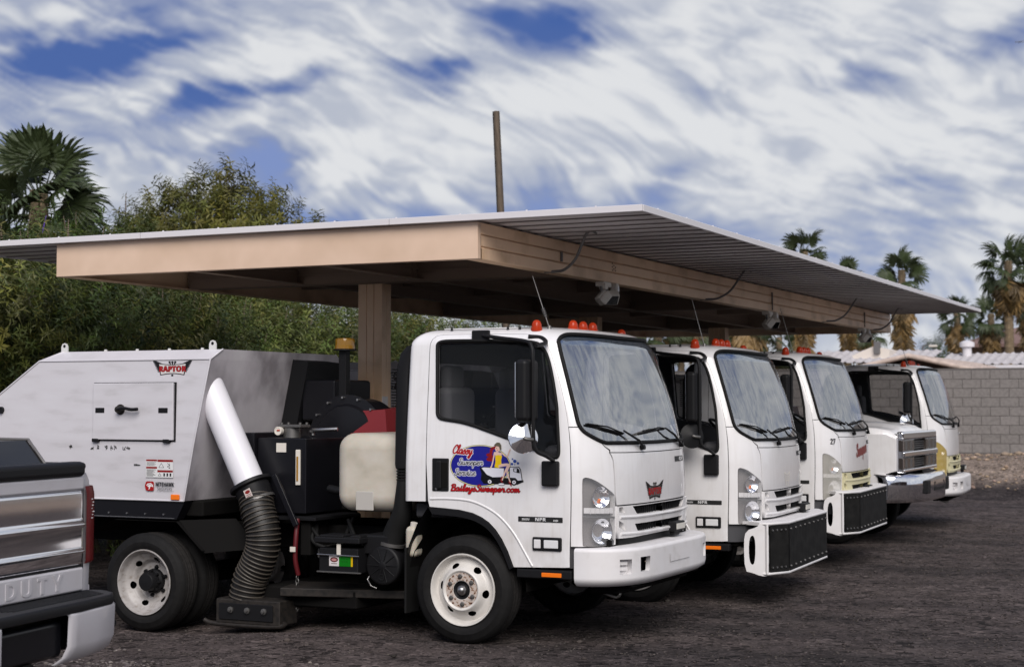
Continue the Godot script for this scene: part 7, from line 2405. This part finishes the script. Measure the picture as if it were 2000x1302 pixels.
# ------------------------------------------------------------------ bonneted truck in the row
func make_bonnet_truck() -> void:
	var t := thing("bonneted_truck", "white bonneted truck with chrome grille and chrome bumper between the third and fifth cabs", "truck", Vector3(0, 0, -10.85))
	var w := 1.13
	# bonnet and wings: sections from the scuttle to the nose
	var rows := []
	for sx in [[-0.75, 1.54, 1.0], [-0.2, 1.53, 1.0], [0.55, 1.505, 1.0], [0.85, 1.49, 0.99], [1.02, 1.46, 0.97], [1.12, 1.4, 0.95], [1.165, 1.3, 0.93]]:
		var r := PackedVector3Array()
		for k in 25:
			var f := -1.0 + k / 12.0
			var z: float = w * sx[2] * clampf(f * 1.18, -1.0, 1.0)
			var y: float = sx[1] + 0.06 * (1.0 - pow(absf(f), 2.0)) + (0.025 if absf(f) < 0.42 else 0.0) - 0.02
			var over := maxf(0.0, absf(f) - 0.847) / 0.153
			y -= 0.32 * over * over
			r.append(Vector3(sx[0], y, z))
		rows.append(r)
	put("bonnet", MB.new().grid(rows, false).done(), M.white, t)
	for s in [1.0, -1.0]:
		var wing := MB.new()
		var arch := [Vector2(-0.55, 0.62)]
		for k in 9:
			var a := deg_to_rad(185.0 - 190.0 * k / 8)
			arch.append(Vector2(0.3 + cos(a) * 0.56, 0.55 + sin(a) * 0.56))
		var ol := PackedVector2Array([Vector2(-0.75, 0.62)])
		for p in arch: ol.append(p)
		ol.append_array(PackedVector2Array([Vector2(1.0, 0.92), Vector2(1.13, 0.95), Vector2(1.13, 1.36), Vector2(1.0, 1.42), Vector2(-0.75, 1.45)]))
		wing.at(Transform3D(Basis(Vector3(1, 0, 0), Vector3(0, 1, 0), Vector3(0, 0, 1)), Vector3(0, 0, w * s + (0.0 if s > 0 else 0.06))))
		wing.prism(ol, 0.06, 0.006)
		put("wing", wing.done(), M.white, t)
		wheel(t, Vector3(0.3, 0.405, (w - 0.06) * s), true, s < 0, true)
		put("wheel_well", MB.new().box(Vector3(0.3, 0.85, 0.72 * s), Vector3(1.2, 0.6, 0.5), 0.05).done(), M.under, t)
		# lamps
		var hz: float = (w - 0.26) * s
		for y in [1.27, 1.045]:
			var h := put("headlamp", MB.new().box(Vector3(1.175, y, hz - 0.14 * s), Vector3(0.06, 0.15, 0.7), 0.015, 2).done(), M.lampdark, t)
			for k in 2: put("reflector", MB.new().box(Vector3(1.206, y, hz - 0.14 * s + (k - 0.5) * 0.3), Vector3(0.008, 0.1, 0.11), 0.003).done(), M.dull, h)
	put("engine_bay", MB.new().box(Vector3(0.2, 0.98, 0), Vector3(1.8, 0.8, 1.3), 0.04).done(), M.under, t)
	# grille: chrome surround and bars over black slats
	put("grille_mesh", MB.new().box(Vector3(1.09, 1.17, 0), Vector3(0.1, 0.5, 2.1), 0.02).done(), M.black, t)
	var bars := MB.new()
	bars.box(Vector3(1.165, 1.395, 0), Vector3(0.1, 0.11, 2.1), 0.03, 3)
	bars.box(Vector3(1.18, 1.16, 0), Vector3(0.1, 0.075, 2.14), 0.02, 3)
	bars.box(Vector3(1.17, 0.95, 0), Vector3(0.1, 0.045, 2.1), 0.015, 3)
	for s in [1.0, -1.0]: bars.box(Vector3(1.165, 1.155, 1.055 * s), Vector3(0.09, 0.44, 0.035), 0.012, 2)
	put("grille_bars", bars.done(), M.chrome, t)
	for k in 8:
		var y := 1.0 + 0.028 * k if k < 4 else 1.225 + 0.028 * (k - 4)
		put("grille_slat", MB.new().box(Vector3(1.155, y, 0), Vector3(0.05, 0.012, 0.74), 0.004).done(), M.dull, t)
	# bumper
	var plan := [Vector2(0.9, 1.15), Vector2(1.05, 1.16), Vector2(1.3, 0.95), Vector2(1.42, 0.55), Vector2(1.44, 0.0), Vector2(1.42, -0.55), Vector2(1.3, -0.95), Vector2(1.05, -1.16), Vector2(0.9, -1.15)]
	var pts := []
	for p in plan: pts.append(Vector3(p.x, 0, p.y))
	pts = curve3(pts, 4)
	var br := []
	for pr in [[0.55, -0.05], [0.56, -0.01], [0.6, 0.0], [0.74, 0.012], [0.82, 0.01], [0.87, 0.0], [0.9, -0.03], [0.91, -0.1]]:
		var r := PackedVector3Array()
		for p in pts: r.append(Vector3(p.x + pr[1], pr[0], p.z * (1.0 + pr[1] * 0.3)))
		br.append(r)
	put("bumper", MB.new().grid(br, true).done(), M.chrome, t)
	for s in [1.0, -1.0]: put("tow_opening", MB.new().box(Vector3(1.39, 0.74, 0.62 * s), Vector3(0.1, 0.17, 0.2), 0.01).done(), M.black, t, xf(Vector3.ZERO))
	put("lower_intake", MB.new().box(Vector3(1.41, 0.74, 0), Vector3(0.08, 0.15, 0.7), 0.02).done(), M.black, t)
	# cab behind
	var cabr := []
	for sx in [[-2.3, 1.4, 1.0], [-2.3, 2.1, 0.88], [-2.15, 2.2, 0.84], [-1.45, 2.2, 0.84], [-1.3, 2.14, 0.85], [-0.7, 1.6, 0.97]]:
		var r := PackedVector3Array()
		for f in [-1.0, -0.9, -0.5, 0.0, 0.5, 0.9, 1.0]: r.append(Vector3(sx[0], sx[1] - (0.05 if absf(f) == 1.0 else 0.0), w * sx[2] * f))
		cabr.append(r)
	put("cab_roof", MB.new().grid([cabr[1], cabr[2], cabr[3], cabr[4]], true).done(), M.white, t)
	put("windscreen", MB.new().grid([cabr[4], cabr[5]], true).done(), M.windscreen, t)
	for s in [1.0, -1.0]:
		var d := MB.new()
		d.face([Vector3(-2.3, 0.62, w * s), Vector3(-0.76, 0.62, w * s), Vector3(-0.76, 1.5, w * s), Vector3(-2.3, 1.5, w * s)])
		d.tube([Vector3(-2.28, 1.5, w * s), Vector3(-2.28, 2.08, 0.96 * s)], 0.05, 6); d.tube([Vector3(-1.3, 2.1, 0.95 * s), Vector3(-0.72, 1.56, 1.08 * s)], 0.035, 6)
		put("door", d.done(), M.white, t)
		put("window_pane", MB.new().grid([PackedVector3Array([Vector3(-2.28, 1.5, w * s), Vector3(-0.8, 1.5, w * s)]), PackedVector3Array([Vector3(-2.28, 2.1, 0.96 * s), Vector3(-1.32, 2.1, 0.96 * s)])]).done(), M.glass, t)
	put("cab_back", MB.new().box(Vector3(-2.33, 1.4, 0), Vector3(0.06, 1.5, 2.0), 0.02).done(), M.white, t)
	put("frame", MB.new().box(Vector3(-2.2, 0.6, 0), Vector3(4.6, 0.3, 1.2), 0.03).done(), M.under, t)
	put("body", MB.new().box(Vector3(-3.9, 1.25, 0), Vector3(2.4, 1.1, 2.1), 0.03, 2).done(), M.white2, t)
	for s in [1.0, -1.0]: wheel(t, Vector3(-3.6, 0.405, (w - 0.02) * s), false, s < 0, true)

# ------------------------------------------------------------------ pickup at the near left, its tail towards the yard
func make_pickup() -> void:
	var t := thing("pickup_truck", "white pickup seen from behind with a chrome tailgate panel and red tail lamp", "pickup", Vector3(-0.67, 0, 3.40), deg_to_rad(8.1))
	# local: x out of the tailgate, z towards the near side, the far rear corner at the origin
	var W := 1.94
	for far in [true, false]:
		var z := 0.0 if far else W
		var s := -1.0 if far else 1.0
		# bed side with a rounded tail post
		var b := MB.new()
		var rows := []
		for pr in [[0.66, 0.0], [0.9, 0.018], [1.3, 0.015], [1.36, 0.0], [1.4, -0.03], [1.415, -0.07]]:
			var r := PackedVector3Array()
			for px in [[-2.4, 0.0], [-0.35, 0.0], [-0.08, 0.0], [-0.02, -0.02], [0.008, -0.05], [0.012, -0.12]]:
				r.append(Vector3(px[0], pr[0], z + s * (pr[1] + px[1])))
			rows.append(r)
		b.grid(rows, far)
		put("bed_side", b.done(), M.pickup, t)
		var lower := MB.new().box(Vector3(-1.2, 0.7, z - 0.05 * s), Vector3(2.4, 0.14, 0.1), 0.02)
		put("bed_sill", lower.done(), M.pickup, t)
		# tail lamp wraps the corner
		var l := MB.new()
		var lr := []
		for yy in [[0.885, 0.0], [0.9, 0.012], [1.28, 0.014], [1.325, 0.004]]:
			var r := PackedVector3Array()
			for px in [[-0.24, 0.014], [-0.1, 0.018], [-0.01, 0.0], [0.022, -0.035], [0.03, -0.1], [0.03, -0.128]]:
				r.append(Vector3(px[0] + yy[1] * 0.5, yy[0], z + s * (px[1] + yy[1])))
			lr.append(r)
		l.grid(lr, far)
		var lamp := put("tail_lamp", l.done(), M.taillens, t)
		for k in 7: put("reflex_dot", MB.new().box(Vector3(0.0315 - 0.002 * (k % 2), 1.14 + k * 0.018, z - 0.05 * s + 0.008 * (k % 3) * s), Vector3(0.008, 0.006, 0.014), 0.002).done(), M.letter, lamp)
		put("rail_cap", MB.new().box(Vector3(-1.235, 1.435, z - 0.07 * s), Vector3(2.42, 0.045, 0.11), 0.02, 3).done(), M.black, t)
	# tailgate
	var zc := W / 2
	var gw := W - 0.27
	var gate := MB.new()
	gate.box(Vector3(-0.01, 1.1, zc), Vector3(0.06, 0.62, gw), 0.012, 2)
	var tg := put("tailgate", gate.done(), M.pickup, t)
	var capm := MB.new().box(Vector3(-0.005, 1.425, zc), Vector3(0.11, 0.085, gw), 0.03, 3)
	put("gate_cap", capm.done(), M.black, tg)
	put("upper_band", MB.new().box(Vector3(0.02, 1.345, zc), Vector3(0.03, 0.075, gw), 0.012, 2).done(), M.pickup, tg)
	# chrome panel with its stepped crease
	var cr := []
	for p in [[0.022, 1.302], [0.03, 1.298], [0.034, 1.285], [0.036, 1.15], [0.036, 1.13], [0.052, 1.118], [0.052, 1.104], [0.038, 1.09], [0.036, 0.985], [0.04, 0.972], [0.05, 0.965], [0.05, 0.955], [0.038, 0.945], [0.034, 0.9], [0.028, 0.885], [0.02, 0.882]]:
		var r := PackedVector3Array()
		for zz in [0.137, 0.15, 0.165, 0.6, 1.2, W - 0.165, W - 0.15, W - 0.137]:
			var e := 0.012 if zz == 0.137 or zz == W - 0.137 else 0.0
			r.append(Vector3(p[0] - e, p[1], zz))
		cr.append(r)
	put("chrome_panel", MB.new().grid(cr, true).done(), M.chrome, tg)
	put("dark_gap", MB.new().box(Vector3(0.018, 0.875, zc), Vector3(0.012, 0.016, gw - 0.01)).done(), M.black, tg)
	put("lower_band", MB.new().box(Vector3(0.022, 0.8, zc), Vector3(0.03, 0.135, gw), 0.014, 2).done(), M.pickup, tg)
	for k in 9:   # pressed into the panel, wide apart
		put("embossed_letter", letters("SUPERDUTY"[k], 0.088, 0.006, true, 1.45), M.pickup, tg, xf(Vector3(0.038, 0.757, [1.66, 1.515, 1.37, 1.225, 1.08, 0.84, 0.695, 0.55, 0.405][k]), rot(Vector3.UP, 90)))
	put("bed_cover", MB.new().at(xf(Vector3(0, 0, W - 0.12))).prism(v2([-2.3, 1.44, -0.24, 1.44, -0.36, 1.585, -2.3, 1.62]), W - 0.24, 0.006).done(), M.blackglass, t)
	put("cover_edge", MB.new().tube([Vector3(-0.235, 1.442, 0.115), Vector3(-0.355, 1.59, 0.115), Vector3(-2.3, 1.625, 0.115)], 0.009, 6).done(), M.conduit, t)
	put("bed_floor", MB.new().box(Vector3(-1.25, 0.9, zc), Vector3(2.4, 0.06, W - 0.1)).done(), M.under, t)
	# bumper: black step pad over white end caps and a dark middle
	var pad := MB.new()
	var pl := v2([-0.05, 0.04, 0.1, 0.02, 0.19, 0.08, 0.26, 0.2, 0.29, 0.55, 0.29, W - 0.55, 0.26, W - 0.2, 0.19, W + 0.02, 0.1, W + 0.1, -0.05, W + 0.06])
	pad.at(Transform3D(Basis(Vector3(1, 0, 0), Vector3(0, 0, 1), Vector3(0, 1, 0)), Vector3(0, 0.725, 0))).prism(pl, -0.085)
	pad.at(Transform3D.IDENTITY)
	var pd := MB.new()
	var pr2 := []
	for yy in [[0.672, 0.0], [0.678, 0.006], [0.71, 0.006], [0.722, 0.0], [0.726, -0.012]]:
		var r := PackedVector3Array()
		for p in pl: r.append(Vector3(p.x + yy[1], yy[0], zc + (p.y - zc) * (1.0 + yy[1] * 0.6)))
		pr2.append(r)
	pd.grid(pr2, true)
	var topf := []
	for p in pr2[4]: topf.append(p)
	topf.reverse()
	pd.face(topf)
	for k in 9: pd.box(Vector3(0.02 + k * 0.022, 0.727, 0.62), Vector3(0.01, 0.006, 1.1 - k * 0.03), 0.002)
	put("step_pad", pd.done(), M.black, t)
	for far in [true, false]:
		var s := 1.0 if far else -1.0
		var o := 0.0 if far else W
		var capr := []
		for yy in [[0.674, 0.0], [0.66, 0.012], [0.5, 0.008], [0.44, -0.012], [0.405, -0.05]]:
			var r := PackedVector3Array()
			for p in [[-0.05, 0.04], [0.08, 0.02], [0.13, 0.03], [0.19, 0.08], [0.25, 0.18], [0.275, 0.4], [0.285, 0.6], [0.29, 0.66], [0.27, 0.68]]:
				r.append(Vector3(p[0] + yy[1], yy[0] + (0.0 if p[1] > -0.05 else 0.02 * (1.0 if yy[0] < 0.6 else 0.0)), o + s * (p[1] - yy[1])))
			capr.append(r)
		put("bumper_cap", MB.new().grid(capr, not far).done(), M.pickup, t)
		put("parking_sensor", MB.new().cyl(Vector3(0.15, 0.545, o + s * 0.05), Vector3(0.19, 0.545, o + s * 0.06), 0.02, -1, 14).done(), M.black, t)
	put("bumper_middle", MB.new().box(Vector3(0.14, 0.54, zc), Vector3(0.2, 0.2, W - 1.3), 0.03, 2).done(), M.satin, t)
	put("bumper_beam", MB.new().box(Vector3(0.08, 0.55, zc), Vector3(0.14, 0.2, W - 0.16), 0.02).done(), M.under, t)
	put("hitch", MB.new().box(Vector3(0.1, 0.4, zc), Vector3(0.3, 0.09, 0.09), 0.01).done(), M.under, t)
	put("underbody", MB.new().box(Vector3(-1.2, 0.55, zc), Vector3(2.2, 0.3, 1.3), 0.03).done(), M.under, t)
	for s in [0.0, 1.0]: wheel(t, Vector3(-1.25, 0.405, W * s + (0.02 if s > 0 else -0.02)), true, s < 0.5, true)
	# cab ahead of the bed
	var cb := MB.new()
	cb.box(Vector3(-3.35, 1.05, zc), Vector3(1.85, 0.85, W + 0.04), 0.06, 3)
	cb.box(Vector3(-3.35, 1.96, zc), Vector3(1.6, 0.08, W - 0.35), 0.03, 2)
	for sx in [-2.5, -4.15]:
		for zz in [0.12, W - 0.12]: cb.tube([Vector3(sx, 1.45, zz), Vector3(sx - 0.0, 1.95, zz + (0.1 if zz < 1 else -0.1))], 0.05, 6)
	put("cab", cb.done(), M.pickup, t)
	put("cab_glass", MB.new().box(Vector3(-3.33, 1.7, zc), Vector3(1.62, 0.46, W - 0.3), 0.04, 2).done(), M.blackglass, t)
	put("bonnet", MB.new().box(Vector3(-5.0, 1.0, zc), Vector3(1.5, 0.75, W), 0.1, 4).done(), M.pickup, t)
	for s in [0.0, 1.0]: wheel(t, Vector3(-5.0, 0.405, W * s + (0.02 if s > 0 else -0.02)), true, s < 0.5, true)

# what stands across the road behind the photographer: it shows in the chrome
func make_behind() -> void:
	var t := thing("warehouse", "long low dark warehouse across the yard, mirrored in the chrome", "warehouse", Vector3(60, 0, 45), deg_to_rad(-70.0))
	put("wall", MB.new().box(Vector3(0, 2.6, 0), Vector3(90, 5.2, 14)).done(), M.darkwood, t)
	put("roof", MB.new().box(Vector3(0, 5.35, 0), Vector3(91, 0.3, 15), 0.05).done(), M.tiles3, t)
	for k in 6: put("door", MB.new().box(Vector3(-35 + k * 14, 1.8, 7.03), Vector3(5, 3.6, 0.1)).done(), M.conduit, t)
	make_palm("palm in front of the warehouse, mirrored in the tailgate chrome", Vector3(38, 7.0, 26.0), 0.0, 1.6, 22, 1.2, 0.22, 30, 0.0, "")

# ------------------------------------------------------------------ the scene
func _ready() -> void:
	# camera
	var cam := Camera3D.new()
	cam.name = "camera"
	add_child(cam)
	cam.position = Vector3(5.623, 1.792, 10.88)
	cam.rotation_degrees = Vector3(2.511, 25.6, 0)
	cam.far = 5000.0
	cam.near = 0.1
	var at := CameraAttributesPhysical.new()
	at.frustum_focal_length = 58.43
	at.frustum_focus_distance = 12.3
	at.frustum_near = 0.1
	at.frustum_far = 5000.0
	at.exposure_aperture = 3.4
	cam.attributes = at
	cam.current = true
	# sky, sun, exposure
	var env := Environment.new()
	env.background_mode = Environment.BG_SKY
	env.sky = make_sky()
	env.tonemap_mode = Environment.TONE_MAPPER_LINEAR
	env.tonemap_exposure = 1.2
	env.sdfgi_enabled = true
	env.ssao_enabled = true
	env.ssil_enabled = true
	var we := WorldEnvironment.new()
	we.name = "world"
	we.environment = env
	add_child(we)
	var sun := DirectionalLight3D.new()
	sun.name = "sun"
	sun.light_color = Color(1.0, 0.975, 0.95)
	sun.light_energy = 1.0
	sun.light_angular_distance = 42.0
	sun.shadow_enabled = true
	add_child(sun)
	sun.look_at_from_position(Vector3(0.5, 0.8, 0.85), Vector3.ZERO)
	make_materials()
	build_prints()
	# structure
	make_ground()
	make_wall()
	make_carport()
	make_houses()
	# vehicles
	build_cab_shapes()
	build_bumper_shapes()
	build_wheels()
	make_truck("sweeper_truck", "white sweeper truck nearest the camera with a red and blue door logo and white hopper", Vector3(0, 0, -1.06), {"first": true, "logo": TRK.logo, "emblem": TRK.badge_nose, "emblem_half": 0.19, "emblem_z": 0.12, "word": "NPR HD", "code": "2"})
	make_truck("sweeper_truck", "second sweeper truck in the row with a pale ghost emblem and black rubber broom guard", Vector3(0.147, -0.035, -4.106), {"yaw": 2.7, "emblem": TRK.ghost, "emblem_half": 0.14, "emblem_z": 0.08, "word": "NPR", "guard": Vector3(1.36, 0.77, 0), "bumper": "guard", "round_mirror": "black", "code": "", "whip": Vector3(-0.12, 0.44, 0.0), "spring": false, "old": true, "bar_z": -0.5, "open_window": true})
	make_truck("sweeper_truck", "third sweeper truck with red script on its nose and a cream grille", Vector3(0.02, 0, -7.53), {"yaw": 2.5, "emblem": TRK.script, "emblem_half": 0.36, "emblem_y": 1.23, "emblem_tall": 0.13, "emblem_z": -0.05, "word": "NPR", "guard": Vector3(1.31, 0.84, 0), "bumper": "guard", "round_mirror": "none", "grille": M.cream, "number": "27", "whip": Vector3(-0.14, 0.5, 0.0), "spring": false, "hazy": true, "old": true, "bar_z": -0.2})
	make_bonnet_truck()
	make_truck("sweeper_truck", "farthest sweeper truck in the row beyond the bonneted truck", Vector3(-0.07, 0, -13.89), {"yaw": 4.6, "word": "NPR", "round_mirror": "chrome", "grille": M.cream, "whip": Vector3(-0.1, 0.3, 0), "spring": false, "old": true, "yellowed": true, "bar_z": -0.6})
	make_pickup()
	make_floodlights()
	# plants
	make_hedge()
	make_tree()
	make_palms()
	make_behind()
	make_pole()
	make_plane()
	make_gravel()
